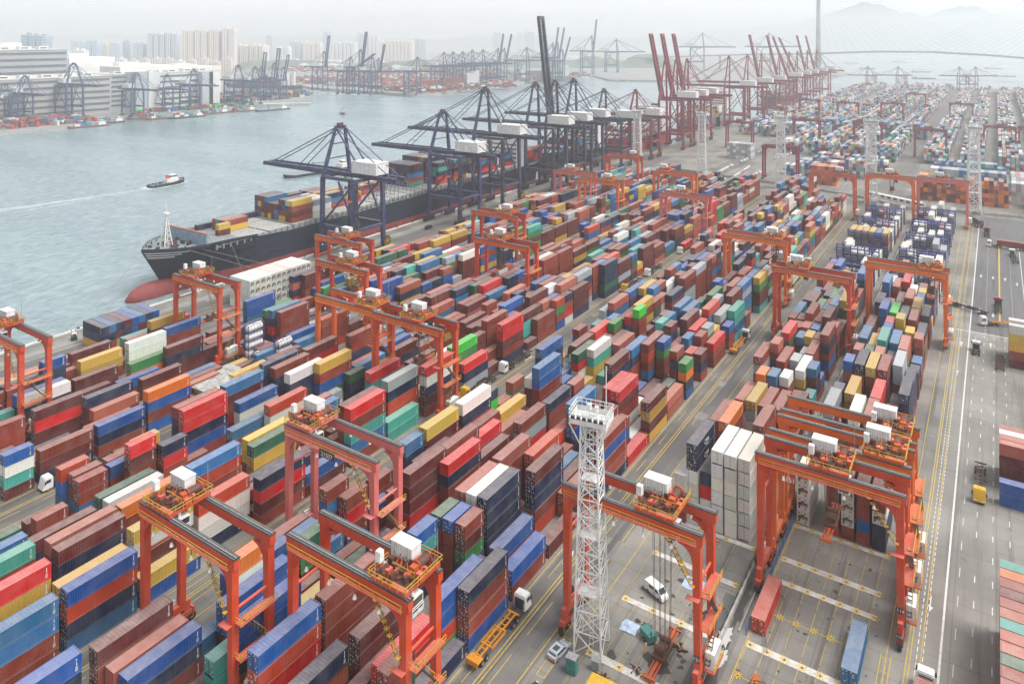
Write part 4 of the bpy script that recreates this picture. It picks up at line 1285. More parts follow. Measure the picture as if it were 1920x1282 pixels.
def rtg_meshes(H=25.5, span=23.9):
    """all meshes of one gantry; x across, y along; origin on the ground at its middle"""
    s = span/2; yf = 3.35; out = {}
    for sx in (-1, 1):
        for sy in (-1, 1):
            b = MB(); x = sx*s; y = sy*yf
            b.beam((x,y,4.2),(x-sx*.15,y,H-1.0),1.05,1.15,0,1.35,1.25,up=(0,1,0))
            # curved haunch under the girder
            for k in range(4):
                a0, a1 = k*pi/8, (k+1)*pi/8; r = 2.6
                b.beam((x-sx*(.6+r-r*cos(a0)),y,H-4.6+r*sin(a0)),(x-sx*(.6+r-r*cos(a1)),y,H-4.6+r*sin(a1)),.5,1.1,0,up=(0,1,0))
            b.box(min(x,x-sx*1.6),max(x,x-sx*1.6),y-.5,y+.5,H-3.2,H-1.6)
            b.box(x-.75,x+.75,y-.6,y+.6,H-1.65,H-1.5)
            out['leg', sx, sy] = b.mesh('leg', [M['cranepaint']])
            b = MB(); by = sy*(yf+.9)
            b.box(x-.5,x+.5,by-2.2,by+1.2 if sy > 0 else by+2.2,1.5,2.3) if sy > 0 else b.box(x-.5,x+.5,by-1.2,by+2.2,1.5,2.3)
            b.box(x-.42,x+.42,by-.6,by+.6,2.3,4.2)
            b.box(x-.7,x+.7,by-sy*1.6-.5,by-sy*1.6+.5,2.3,3.1,1); b.box(x-.62,x+.62,by+.9,by+1.3,1.3,2.6,0)
            for k in range(4): b.box(x-.55,x+.55,by-1.5+k*.75,by-1.3+k*.75,.9,1.5,1)
            out['bogie', sx, sy] = b.mesh('bogie', [M['cranepaint'], M['grime']])
            for wv in (-1, 1):
                b = MB(); b.tube((x-.32,by+wv*.95,.82),(x+.32,by+wv*.95,.82),.82,14,0); b.tube((x-.36,by+wv*.95,.82),(x+.36,by+wv*.95,.82),.36,8,1)
                out['wheel', sx, sy, wv] = b.mesh('wheel', [M['black'], M['yellow']])
    for sx in (-1, 1):
        b = MB(); x = sx*s; b.box(x-.48,x+.48,-yf-.4,yf+.4,2.9,4.2); b.beam((x,-yf,5),(x,0,4.3),.3)
        out['sill_beam', sx] = b.mesh('sill_beam', [M['cranepaint']])
        b = MB(); b.tube((x,-yf,H-8.2),(x,yf,H-8.2),.24,8); out['tie_strut', sx] = b.mesh('tie_strut', [M['cranepaint']])
    for sy in (-1, 1):
        b = MB(); y = sy*yf; b.box(-s-.9,s+.9,y-.55,y+.55,H-1.5,H,0)
        for k in range(11): b.box(-s+k*2.39-.06,-s+k*2.39+.06,y-.6,y+.6,H-1.45,H-.05,0)
        b.box(-s-1.0,s+1.0,y-.62,y+.62,H,H+.10,1); b.box(-s-.8,s+.8,y-.10,y+.10,H+.10,H+.25,2); b.box(-s-.8,s+.8,y+.35,y+.42,H+.10,H+.18,2); b.box(-s-.8,s+.8,y-.42,y-.35,H+.10,H+.18,2)
        out['girder', sy] = b.mesh('girder', [M['cranepaint'], M['dark'], M['steel']])
        b = MB(); yo = y+sy*1.15
        b.box(-s,s,min(y+sy*.6,yo),max(y+sy*.6,yo),H-1.6,H-1.52,1); rail_run(b, (-s,yo,H-1.52), (s,yo,H-1.52), 1.05, 2.4, 0)
        for k in range(10): b.beam((-s+1+k*2.5,y+sy*.55,H-2.1),(-s+1+k*2.5,yo,H-1.6),.08,m=1)
        out['handrail', sy] = b.mesh('handrail', [M['yellow'], M['cranepaint']])
        for j, fx in enumerate((-.62,-.2,.25,.66)):
            b = MB(); b.beam((fx*s,yo,H-1.6),(fx*s,yo,H-2.5),.07); b.tube((fx*s,yo,H-2.5),(fx*s,yo,H-3.1),.14,8,1,r2=.34)
            out['floodlight', sy, j] = b.mesh('floodlight', [M['dark'], M['white']])
    # stairs on the right leg
    b = MB(); x = s+.8
    def flight(p, q):
        p = Vector(p); q = Vector(q)
        for dx in (0, .75): b.beam(p+Vector((dx,0,0)), q+Vector((dx,0,0)), .08, .22, 0); b.beam(p+Vector((dx,0,1)), q+Vector((dx,0,1)), .06, m=1)
        n = 12
        for k in range(n+1):
            a = p.lerp(q, k/n); b.box(a.x,a.x+.75,a.y-.12,a.y+.12,a.z-.02,a.z+.03,0)
            if k % 2 == 0: b.beam(a, a+Vector((0,0,1)), .05, m=1)
    flight((x,-2.4,4.3),(x,2.0,10.2)); flight((x,2.0,10.3),(x,-2.2,15.6))
    out['staircase'] = b.mesh('staircase', [M['dark'], M['yellow']])
    b = MB()
    for z in (10.2, 15.6): b.box(s+.2,s+1.9,-yf,yf,z-.1,z,0); rail_run(b,(s+1.9,-yf,z),(s+1.9,yf,z),1.05,1.6,1); rail_run(b,(s+.2,-yf-.1,z),(s+1.9,-yf-.1,z),1.05,1.6,1)
    b.box(s-1.6,s+.6,-yf-1.6,-yf-.6,15.5,15.6,0)
    out['landing'] = b.mesh('landing', [M['cranepaint'], M['yellow']])
    # braces of ladder run along the front haunch
    b = MB()
    for dy in (0,.5): b.beam((s-5.2,-yf-1.1-dy*.0,H-1.6),(s-.9,-yf-1.1,H-8.0),.1); b.beam((s-4.6,-yf-1.3,H-.8),(s-.3,-yf-1.3,H-7.2),.07,m=1)
    for k in range(9): t = k/8; b.box(s-5.2+4.3*t,s-4.5+4.3*t,-yf-1.4,-yf-.7,H-1.6-6.4*t,H-1.55-6.4*t,0)
    out['ladder'] = b.mesh('ladder', [M['yellow'], M['yellow']])
    # engine house low on the right side
    b = MB(); b.box(s+.6,s+2.1,-1.9,1.9,3.3,5.9,0); b.box(s+2.1,s+2.16,-1.7,1.7,3.6,5.6,1); b.box(s+.5,s+2.3,-2.4,2.4,3.05,3.3,2)
    for k in range(7): b.box(s+2.16,s+2.2,-1.6+k*.5,-1.35+k*.5,3.8,5.4,0)
    rail_run(b,(s+2.3,-2.4,3.3),(s+2.3,2.4,3.3),1.0,1.2,3)
    out['engine_house'] = b.mesh('engine_house', [M['white'], M['steel'], M['cranepaint'], M['yellow']])
    b = MB(); b.tube((-s-1.0,-.4,3.6),(-s-1.6,-.4,3.6),1.5,16,0); b.tube((-s-1.1,-.4,3.6),(-s-1.7,-.4,3.6),.5,10,1); b.box(-s-.9,-s-.5,1.2,2.6,3,5,2)
    out['cable_reel'] = b.mesh('cable_reel', [M['grime'], M['yellow'], M['white']])
    b = MB(); b.tube((0,-.05,0),(0,.05,0),.4,8); 
    # trolley, its own origin at x = 0 over the girders
    b = MB()
    for sy in (-1, 1): b.box(-3.4,3.4,sy*yf-.5,sy*yf+.5,H+.35,H+.95,0); b.tube((-2.6,sy*yf-.2,H+.45),(-2.6,sy*yf+.2,H+.45),.35,8,1); b.tube((2.6,sy*yf-.2,H+.45),(2.6,sy*yf+.2,H+.45),.35,8,1)
    for x in (-3.2,-1.2,1.0,3.1): b.box(x-.25,x+.25,-yf,yf,H+.4,H+.9,0)
    b.box(-3.3,3.3,-yf+.4,-.8,H+.9,H+.96,1)
    r = random.Random(4)
    for k in range(34):
        x, y = r.uniform(-3.2,3.2), r.uniform(-3.6,3.8); w_, l_, h_ = r.uniform(.3,.9), r.uniform(.3,1.1), r.uniform(.3,1.3)
        b.box(x-w_/2,x+w_/2,y-l_/2,y+l_/2,H+.9,H+.9+h_, r.choice((0,1,1,2)))
    for k in range(7): x = r.uniform(-3,3); b.beam((x,r.uniform(-3,0),H+1.1),(r.uniform(-3,3),r.uniform(0,3),H+1.9),.16,m=r.choice((1,2)))
    out['trolley'] = b.mesh('trolley', [M['cranepaint'], M['grime'], M['orange']])
    b = MB(); b.box(-3.6,.5,.7,2.8,H+1.3,H+3.5,0); b.box(-3.7,.6,.6,2.9,H+3.5,H+3.62,0)
    for k in range(9): b.box(-3.4+k*.44,-3.36+k*.44,.66,.7,H+1.5,H+3.3,1)
    for k in range(3): b.box(-3.0+k*1.2,-2.8+k*1.2,.64,.68,H+1.9,H+2.1,2)
    out['machinery_house'] = b.mesh('machinery_house', [M['white'], M['steel'], M['dark']])
    b = MB(); b.tube((1.7,.4,H+1.8),(1.7,2.8,H+1.8),.7,16,1); b.tube((1.7,.3,H+1.8),(1.7,.4,H+1.8),.85,16,0); b.tube((1.7,2.8,H+1.8),(1.7,2.9,H+1.8),.85,16,0); b.box(1.4,2.4,-.9,.1,H+1,H+2.4,2); b.tube((.0,-1.6,H+1.0),(.0,-1.6,H+1.25),1.1,12,1)
    out['winch_drum'] = b.mesh('winch_drum', [M['cranepaint'], M['grime'], M['orange']])
    b = MB(); z = H+.95
    for p, q in (((-3.6,-yf-.9),(3.6,-yf-.9)),((3.6,-yf-.9),(3.6,yf+.7)),((-3.6,yf+.7),(3.6,yf+.7)),((-3.6,-yf-.9),(-3.6,0)),((-1.6,-1.2),(2.6,-1.2))): rail_run(b,(*p,z),(*q,z),1.1,1.2,0,.08)
    out['trolley_rail'] = b.mesh('trolley_railing', [M['yellow']])
    b = MB(); y0, y1 = -yf+.8, -yf+3.2; b.box(1.5,3.4,y0,y1,H-3.4,H-3.25,0); b.box(1.5,3.4,y0,y1,H-.95,H-.8,0)
    for x, y in ((1.5,y0),(3.3,y0),(1.5,y1-.1),(3.3,y1-.1)): b.box(x,x+.1,y,y+.1,H-3.3,H-.9,0)
    b.box(1.52,3.38,y0+.02,y0+.08,H-2.9,H-1.2,1); b.box(3.3,3.36,y0+.1,y1-.1,H-2.9,H-1.2,1); b.box(1.55,1.6,y0+.1,y1-.1,H-3.25,H-1.0,0); b.box(1.5,3.4,y1-.08,y1,H-3.3,H-.9,0)
    b.box(3.3,3.42,y0,y1,H-2.15,H-2.0,0); b.beam((2.4,y0+1,H-.8),(2.4,y0+1,H+.6),.5); rail_run(b,(3.5,y0,H-3.3),(3.5,y1,H-3.3),1,.8,0)
    out['operator_cab'] = b.mesh('operator_cab', [M['white'], M['glass']])
    b = MB(); b.beam((-3.2,-2.2,H+.9),(-3.2,-2.2,H+3.2),.3,m=0); b.box(-3.6,-2.7,-2.7,-1.8,H+2.2,H+3.8,1)
    out['electric_cabinet'] = b.mesh('electric_cabinet', [M['cranepaint'], M['white']])
    b = MB(); b.beam((3.4,3.2,H+1),(3.4,3.2,H+6.3),.08); out['lightning_mast'] = b.mesh('antenna', [M['steel']])
    return out
RM = rtg_meshes()
SPR = {}
def spreader_mesh(L=12.2):
    b = MB(); b.box(-1.1,1.1,-L/2,-L/2+.35,0,.5,0); b.box(-1.1,1.1,L/2-.35,L/2,0,.5,0); b.box(-.25,.25,-L/2,L/2,.1,.45,0); b.box(-.7,-.5,-L/2,L/2,.1,.4,0); b.box(.5,.7,-L/2,L/2,.1,.4,0)
    b.box(-1.1,1.1,-2.2,2.2,.45,1.0,1); b.box(-.8,.8,-1.5,1.5,1.0,1.7,1); b.tube((-.9,-1.2,1.9),(.9,-1.2,1.9),.45,10,1); b.tube((-.9,1.2,1.9),(.9,1.2,1.9),.45,10,1)
    return b.mesh('spreader', [M['orange'], M['grime']])
SPM = spreader_mesh()
RC = {'red':(.50,.048,.010),'orange':(.64,.110,.006),'pink':(.56,.125,.110),'rust':(.50,.07,.015),'crimson':(.24,.022,.045)}
def rtg(x, y, color, tx, drop, label, grp='rubber tyred gantry cranes over the stacks', detail=2, span=23.9, rz=0, cut=None):
    col = RC[color]; t = thing('gantry_crane', label, 'gantry crane', (x, y, 0), rz, grp, col)
    for sx in (-1, 1):
        for sy in (-1, 1):
            lg = put('leg', RM['leg', sx, sy], t, color=col); bo = put('bogie', RM['bogie', sx, sy], lg, color=col)
            if detail > 1: 
                for wv in (-1, 1): put('wheel', RM['wheel', sx, sy, wv], lg)
        put('sill_beam', RM['sill_beam', sx], t, color=col); put('tie_strut', RM['tie_strut', sx], t, color=col)
    for sy in (-1, 1):
        g = put('girder', RM['girder', sy], t, color=col)
        if detail: put('handrail', RM['handrail', sy], g, color=col)
        if detail > 1:
            for j in range(4): put('floodlight', RM['floodlight', sy, j], g)
    put('engine_house', RM['engine_house'], t, color=col)
    if detail:
        put('staircase', RM['staircase'], t); put('landing', RM['landing'], t, color=col); put('ladder', RM['ladder'], t); put('cable_reel', RM['cable_reel'], t)
    tr = put('trolley', RM['trolley'], t, (tx, 0, 0), color=col)
    for k in ('machinery_house','winch_drum','operator_cab'): put(k, RM[k], tr, color=col)
    if detail: put('trolley_railing', RM['trolley_rail'], tr); put('electric_cabinet', RM['electric_cabinet'], tr, color=col); put('antenna', RM['lightning_mast'], tr)
    if drop:
        z = drop; b = MB()
        for dx in (-.9,.9):
            for dy in (-1.4,-.9,.9,1.4): b.beam((tx+dx*1.15,dy*1.3,25.2),(tx+dx,dy,z+1.9),.07 if detail > 1 else .12)
        b.build('hoist_rope', M['rope'], t); put('spreader', SPM, t, (tx, 0, z))
    return t
def rtg_at(i, *a, **k): return rtg(*a, **k)
# near cranes, each where the photo shows it
cD1 = rtg(-25.8, 147.6, 'red', .2, 14.5, 'red gantry crane over the two lone containers, nearest on the right')
rtg(-25.8, 157.6, 'orange', 8.2, 0, 'orange gantry crane tight behind the nearest right-hand one, trolley at its right end', detail=2)
rtg(-25.8, 167.2, 'orange', 8.3, 0, 'orange gantry crane marked 06, third in the tight right-hand group')
cC1 = rtg(-51.9, 118.6, 'red', 4.6, .4, 'red gantry crane beside the white lattice mast with ropes lowered to the ground')
cB1 = rtg(-82.0, 82.7, 'red', 9.0, 0, 'red-orange gantry crane at the bottom centre, trolley and white cab at right end')
cA1 = rtg(-109.6, 74.4, 'red', -7.4, 0, 'red gantry crane at the bottom left, trolley and white house at left end')
cA2 = rtg(-109.5, 105.0, 'pink', -8.6, 0, 'faded pink gantry crane left of the centre foreground')
rtg(-138.2, 160.4, 'red', 1.5, 12.6, 'red-orange gantry crane lifting a bright red container')
rtg(-163.2, 161.0, 'orange', 8.0, 0, 'orange gantry crane with trolley at right, joined end to end with the one lifting red')
rtg(-191.0, 186.0, 'red', 1.6, 15.2, 'red gantry crane with central white trolley house above the left-centre stacks')
rtg(-216.8, 208.8, 'red', 1.4, 0, 'red gantry crane just below the big spoked cable wheel of the quay crane')
rtg(-218.4, 148.6, 'red', -5.0, 0, 'red gantry crane standing before the ship bow at the quayside')
rtg(-222.6, 93.2, 'red', -6.5, 0, 'red gantry crane cut by the left picture edge')
rtg(-52.4, 267.6, 'red', -4.2, 0, 'red gantry crane astride the stacks left of the blue racks, trolley at left', detail=1)
rtg(-26.2, 291.0, 'orange', 7.6, 17, 'orange gantry crane in front of the blue reefer racks, trolley at right', detail=1)
rtg(-80.4, 301.5, 'orange', 7.2, 16, 'orange gantry crane over the stacks just left of the long truck lane', detail=1)
rtg(-160.4, 240.5, 'red', -2.5, 14, 'red gantry crane holding a white box in the middle of the left yard', detail=1)
rtg(-189.4, 277.5, 'red', 5.4, 0, 'red gantry crane behind the one holding a white box', detail=1)
rtg(-131.8, 361.5, 'pink', -1.5, 0, 'pink gantry crane in the middle distance near the white masts', detail=1)
rtg(-209.0, 386.5, 'pink', -2.0, 0, 'pink gantry crane end-on behind the landside legs of a quay crane', detail=1)
rtg(-184.4, 371.5, 'orange', 5.0, 0, 'orange gantry crane joined to the right of the distant pink one', detail=1)
rtg(-209.0, 455, 'rust', 7.5, 0, 'rust-red gantry crane close to the slim mast behind the blue cranes', detail=0)
rtg(-158.5, 417, 'orange', -6, 0, 'orange gantry crane beside the parked white cars', detail=0)
rtg(-131.8, 559, 'crimson', 4, 0, 'dark crimson gantry crane standing alone on the open lot', detail=0)
rtg(-80.0, 464, 'rust', 5, 0, 'rust-orange gantry crane at the far left end of the reefer racks', detail=0)
rtg(-51.0, 473, 'orange', 1, 17, 'orange gantry crane with its spreader over the far end of the truck lane', detail=0)
rtg(-25.2, 477, 'pink', 0, 0, 'pinkish gantry crane at the far right end of the reefer racks', detail=0)
farl = ['crimson gantry crane left in the far yard beside the quay','crimson gantry crane second from left in the far yard','crimson gantry crane third from left in the far yard','crimson gantry crane over blue-grey far stacks','crimson gantry crane fifth across, in the far yard right of the last mast','crimson gantry crane deep in the haze at far centre','crimson gantry crane deep in the haze, right of centre',
        'hazy crimson gantry crane near the right picture edge','faint gantry crane at the very back of the far yard','faint gantry crane in the hazy far yard middle rows','hazy gantry crane half way back at left of the far yard','crimson gantry crane cut by the right edge beyond the wall']
for k, (px0, px1, yy) in enumerate(((1362,1412,700),(1488,1537,756),(1602,1652,766),(1716,1773,734),(1845,1904,790),(1560,1620,980),(1645,1700,1000),(1760,1845,1040),(1700,1735,1180),(1500,1535,1000),(1435,1470,860),(1908,1975,800))):
    xm = (px0+px1)/2; d = yy*C_ ; 
    # place on the row under that column of the picture at the given distance along Y
    kk = (xm-CXP)/FPX; X = -yy*(S_-kk*C_)/(C_+kk*S_)
    rtg(X, yy, 'crimson', rr.uniform(-6,6), 0, farl[k], 'gantry cranes of the far yard', 0)
# the red container in the lifting crane, the white one in the other
def lone(x, y, z, L, c, label, rz=0):
    t = thing('shipping_container', label, 'container', (x, y, z), rz, None, CC[c]); put('container_body', BODY[L], t, color=CC[c]); put('container_door', DOOR[L][0], t, color=CC[c]); return t
lone(-136.7, 160.4, 9.95, 12.19, 'r', 'bright red container hanging from the spreader of the red-orange gantry crane')
lone(-162.9, 240.5, 11.35, 6.06, 'w', 'white short container hanging from a red gantry crane in the left yard')
# writing
text_mesh('crane_number', '06', 1.5, M['white'], None, (0,0,0), (0,0,0)) if False else None
def sign(parent, txt, x, y, z, size, back=True, w_=3.2):
    if back:
        b = MB(); b.box(x-w_/2,x+w_/2,y-.05,y,z-.25,z+size*.95,0); b.build('number_board', M['dark'], parent)
    text_mesh('crane_number', txt, size, M['white'], parent, (x, y-.08, z), (radians(90),0,0))
sign(cA2, '21S07', .5, -4.6, 23.2, 1.3, True, 4.2)
g06 = [o for o in bpy.data.objects if o.get('label','').startswith('orange gantry crane marked 06')][0]
sign(g06, '06', -2.0, -4.6, 23.9, 1.5, True, 3.0)
sign(cD1, '5151', -6.5, -4.6, 22.4, 1.2, False)
for c_, tx_ in ((cC1, ('121','125')), (cD1, ('119','115'))):
    sign(c_, tx_[0], 11.95, -4.0, 5.6, .8, True, 1.1); sign(c_, tx_[1], 11.95, -6.2, 2.7, .7, True, 1.0)

# ------------------------------------------------------------------ ship-to-shore quay cranes
M['quaypaint'] = mat('quay_crane_paint', .5, build=paint_nodes('object', .15, .35))
def sts_meshes(gauge=22.0, hw=9.6, HB=38.0, HA=61.0, out=50.0, back=20.0, twin=False):
    R = {}; P = M['quaypaint']
    for wx, nm in ((0,'waterside'),(gauge,'landside')):
        for sy in (-1,1):
            b = MB(); y = sy*hw; yt = sy*(hw-.6); b.beam((wx,y,3.2),(wx,yt,HB-.5),1.7,1.8,up=(0,1,0))
            if wx == 0: b.beam((wx,yt,HB-.5),(wx+2.4,sy*2.9,HA),1.5,1.6,0,1.1,1.1,up=(0,1,0))
            R['leg',wx,sy] = b.mesh('leg', [P])
            b = MB(); b.box(wx-.6,wx+.6,y-4.4,y+4.4,2.2,3.2)
            for k in range(4):
                yy = y-3.6+k*2.4; b.box(wx-.5,wx+.5,yy-1.0,yy+1.0,1.0,2.2); 
                for q in (-.55,.55): b.tube((wx-.25,yy+q,.5),(wx+.25,yy+q,.5),.5,8,1)
            R['bogie',wx,sy] = b.mesh('bogie', [M['dark'], M['black']])
    for sy in (-1,1):
        b = MB(); y = sy*(hw-.2); b.beam((0,y,14.2),(gauge,y,14.2),1.4,2.2); R['portal',sy] = b.mesh('portal_beam', [P])
        b = MB(); b.beam((gauge,y,15),(gauge*.5,y,HB-1.5),.7); b.beam((0,y,15),(gauge*.94,y,HB-2),.75); R['brace',sy] = b.mesh('diagonal_brace', [P])
        b = MB(); b.beam((-.1,sy*(hw-.8),HB-.4),(gauge+.1,sy*(hw-.8),HB-.4),1.0,1.5); R['topbeam',sy] = b.mesh('top_beam', [P])
        b = MB(); b.beam((2.4,sy*2.9,HA),(gauge-1,sy*2.9,HB+1.5),.6); b.beam((2.4,sy*2.9,HA),(gauge+back-3,sy*2.9,HB+1.6),.34); R['backstay',sy] = b.mesh('backstay', [P])
    for wx in (0,gauge):
        b = MB()
        for z in ((3.6,HB-.4) if wx else (3.6,HB-.4)): b.beam((wx,-hw,z),(wx,hw,z),1.1,1.5 if z > 9 else 1.2)
        b.beam((wx,-hw+.4,14.2),(wx,hw-.4,14.2),.9,1.3) if wx else None
        R['cross',wx] = b.mesh('cross_beam', [P])
    b = MB(); b.beam((2.4,-3.6,HA),(2.4,3.6,HA),1.0,1.1); b.box(1.2,3.8,-2.6,2.6,HA+.6,HA+.7,1); rail_run(b,(1.2,-2.6,HA+.7),(1.2,2.6,HA+.7),1,1.3,1); b.box(1.6,3.0,-1.6,1.6,HA+.7,HA+2.0,1)
    for q in (.35,.65): b.beam((2.4*q,-(hw-.6)+(hw-3.5)*q,HB+(HA-HB)*q),(2.4*q,(hw-.6)-(hw-3.5)*q,HB+(HA-HB)*q),.5)
    R['apex'] = b.mesh('apex_frame', [P, M['grime']])
    b = MB()
    for sy in (-1,1): b.beam((-.5,sy*2.9,HB+.9),(gauge+back,sy*2.9,HB+.9),1.0,2.0)
    for k in range(int((gauge+back)/4.2)): b.beam((k*4.2,-2.9,HB+1.4),(k*4.2,2.9,HB+1.4),.35)
    R['girder'] = b.mesh('main_girder', [P])
    b = MB(); b.box(-.5,gauge+back,-4.2,-3.4,HB+.2,HB+.28,1); rail_run(b,(-.5,-4.2,HB+.28),(gauge+back,-4.2,HB+.28),1.1,2.4,0); rail_run(b,(-.5,4.2,HB+.28),(gauge+back,4.2,HB+.28),1.1,2.4,0)
    R['walk'] = b.mesh('walkway', [M['dark'], M['dark']])
    # boom in its own frame: hinge at origin, pointing to -x
    b = MB()
    for sy in (-1,1): b.beam((0,sy*2.9,0),(-out,sy*2.9,0),1.9 if twin else 1.3,2.6,0,1.7 if twin else 1.2,2.0)
    for k in range(int(out/4)+1): b.beam((-k*4,-2.9,.4),(-k*4,2.9,.4),.35)
    for k in range(int(out/4)): b.beam((-k*4,-2.9 if k % 2 else 2.9,.4),(-k*4-4,2.9 if k % 2 else -2.9,.4),.2)
    b.box(-out-.6,-out+1.6,-3.6,3.6,-.9,.9); b.box(-out,0,-4.1,-3.5,-.7,-.62,1); rail_run(b,(-out,-4.1,-.62),(0,-4.1,-.62),1.1,2.6,1); rail_run(b,(-out,4.1,-.62),(0,4.1,-.62),1.1,2.6,1)
    R['boom'] = b.mesh('boom', [P, M['dark']])
    b = MB()
    for fx in (.92, .50):
        for sy in (-1,1):
            b.beam((2.4,sy*2.9,HA),(-out*fx,sy*2.9,HB+1.4),.42 if fx > .9 else .34)
    R['forestay'] = b.mesh('forestay', [P])
    b = MB(); b.beam((2.4,-2.9,HA),(.5,-2.9,HB+12),.3); b.beam((2.4,2.9,HA),(.5,2.9,HB+12),.3); R['stayup'] = b.mesh('forestay', [P])
    b = MB(); b.box(gauge*.66,gauge+back*.42,-4.3,4.3,HB+2.3,HB+7.6,0); b.box(gauge*.66-.2,gauge+back*.42+.2,-4.5,4.5,HB+7.6,HB+7.9,0)
    for k in range(5): b.box(gauge*.66+1+k*2.6,gauge*.66+1.08+k*2.6,-4.34,-4.3,HB+2.5,HB+7.4,1)
    R['house'] = b.mesh('machinery_house', [M['white'], M['steel']])
    b = MB(); b.box(gauge*.1,gauge*.1+5,-2.6,2.6,HB-.4,HB+.1,0); b.box(gauge*.1+4,gauge*.1+6.6,-1.2,1.2,HB-3.4,HB-.6,1); b.box(gauge*.1+3.98,gauge*.1+5.2,-1.22,1.22,HB-2.9,HB-1.4,2)
    R['trolley'] = b.mesh('trolley', [M['grime'], M['white'], M['glass']])
    b = MB(); b.box(gauge*.1+.4,gauge*.1+3,-6.1,6.1,HB-15,HB-14.4,0)
    for dx in (.6,2.6):
        for dy in (-1.5,1.5): b.beam((gauge*.1+dx,dy,HB-.4),(gauge*.1+dx,dy,HB-14.4),.1)
    R['spreader'] = b.mesh('spreader', [M['orange']])
    b = MB(); n = 12
    for k in range(n):
        z0 = 3.5+k*(HB-5)/n; z1 = z0+(HB-5)/n; y0, y1 = (hw-2.6, hw+.6) if k % 2 == 0 else (hw+.6, hw-2.6)
        b.beam((gauge+1.1,-y0,z0),(gauge+1.1,-y1,z1),.12,.3); b.beam((gauge+1.1,-y0,z0+1),(gauge+1.1,-y1,z1+1),.07)
    for k in range(n): b.box(gauge+.7,gauge+1.6,-hw-1,-hw+2.8,3.4+k*(HB-5)/n,3.5+k*(HB-5)/n)
    R['stairs'] = b.mesh('staircase', [M['dark']])
    b = MB(); b.tube((gauge+.9,hw+1.5,5.8),(gauge+1.4,hw+1.5,5.8),2.6,18,0)
    for k in range(12): a = k*pi/6; b.beam((gauge+1.5,hw+1.5,5.8),(gauge+1.5,hw+1.5+2.6*cos(a),5.8+2.6*sin(a)),.12,m=1)
    R['reel'] = b.mesh('cable_reel', [M['dark'], M['yellow']])
    R['p'] = (gauge, hw, HB, HA, out, back); return R
SMALL = sts_meshes(); BIG = sts_meshes(22, 9.6, 43.5, 72, 58, 22); MAR = sts_meshes(24, 10.5, 46, 81, 62, 24)
LOW = sts_meshes(20, 9, 34, 55, 42, 14)
def sts(R, x, y, col, raised, label, grp, rz=0, full=True, z=0, spr=True, sc=1.0):
    gauge, hw, HB, HA, out, back = R['p']
    t = thing('quay_crane', label, 'quay crane', (x, y, z), rz, grp, col); t.scale = (sc, sc, sc)
    for wx in (0, gauge):
        for sy in (-1,1):
            l = put('leg', R['leg',wx,sy], t, color=col); put('bogie', R['bogie',wx,sy], l)
        put('cross_beam', R['cross',wx], t, color=col)
    for sy in (-1,1):
        put('portal_beam', R['portal',sy], t, color=col); put('diagonal_brace', R['brace',sy], t, color=col); put('top_beam', R['topbeam',sy], t, color=col); put('backstay', R['backstay',sy], t, color=col)
    put('apex_frame', R['apex'], t, color=col); put('main_girder', R['girder'], t, color=col); put('machinery_house', R['house'], t)
    bo = put('boom', R['boom'], t, (-.5, 0, HB+.9), color=col)
    if raised: bo.rotation_euler = (0, radians(raised), 0); put('forestay', R['stayup'], t, color=col)
    else: put('forestay', R['forestay'], t, color=col)
    put('trolley', R['trolley'], t)
    if full:
        put('walkway', R['walk'], t); put('staircase', R['stairs'], t)
        if spr and not raised: put('spreader', R['spreader'], t)
        put('cable_reel', R['reel'], t)
    return t
BLUE = (.022,.035,.105); DBLUE = (.025,.032,.055); SLATE = (.032,.048,.088); MARC = (.24,.018,.036)
QG = 'blue ship-to-shore cranes on the near quay'
sts(SMALL, -272, 257, BLUE, 0, 'nearest navy quay crane with white machinery house, boom out over the moored ship', QG)
sts(SMALL, -272, 337.5, BLUE, 0, 'second navy quay crane with boom lowered over the tall stacked bay of the ship', QG)
sts(BIG, -272, 380, SLATE, 0, 'tall slate-blue quay crane with a yellow box at its girder, third from the left', QG)
sts(BIG, -272, 441, SLATE, 0, 'slate-blue quay crane just left of the upright dark boom', QG)
sts(sts_meshes(22, 9.6, 43.5, 72, 76, 22, True), -272, 468, DBLUE, 83, 'dark quay crane with the tallest boom raised nearly upright', QG)
sts(BIG, -272, 497, SLATE, 0, 'slate-blue quay crane just right of the upright dark boom', QG)
sts(SMALL, -272, 549, SLATE, 0, 'low slate quay crane at the right end of the blue group', QG)
MG = 'crimson ship-to-shore cranes up the quay'
ml = ['small crimson quay crane with a folded horizontal boom, leftmost of the crimson row','first of three crimson cranes with raised twin booms','second of three crimson cranes with raised twin booms','third of three crimson cranes with raised twin booms',
 'crimson quay crane with lowered boom, first after the raised trio','crimson quay crane with lowered boom, second after the raised trio','crimson quay crane with a lone raised boom in mid row','crimson quay crane with raised boom right of the lone one',
 'crimson crane whose raised boom leans left of the last pair','crimson crane with steeply leaning boom before the last pair','crimson crane, left of the last pair of upright booms','crimson crane, right of the last pair of upright booms']
sts(LOW, -268, 603, MARC, 0, ml[0], MG, sc=1.04)
for k, (y, r) in enumerate(((673,79),(702,79),(733,79),(875,0),(953,0),(1020,78),(1120,76),(1180,70),(1236,66),(1311,77),(1385,76))):
    sts(MAR, -268, y, MARC, r, ml[k+1], MG, full=k < 5)
# cranes on the far end quay
for k, (px, d, lab) in enumerate(((1625,1480,'faint low quay crane at the end of the far yard, leftmost'),(1682,1480,'faint low quay crane at the end of the far yard, second'),(1797,1460,'faint quay crane of the joined right-hand pair, left one'),(1831,1460,'faint quay crane of the joined right-hand pair, right one'))):
    x, y = along(px, d); sts(LOW, x, y, (.14,.05,.06), 0, lab, 'quay cranes at the end of the far yard', rz=radians(20) if k < 3 else radians(200), full=False, sc=.82)
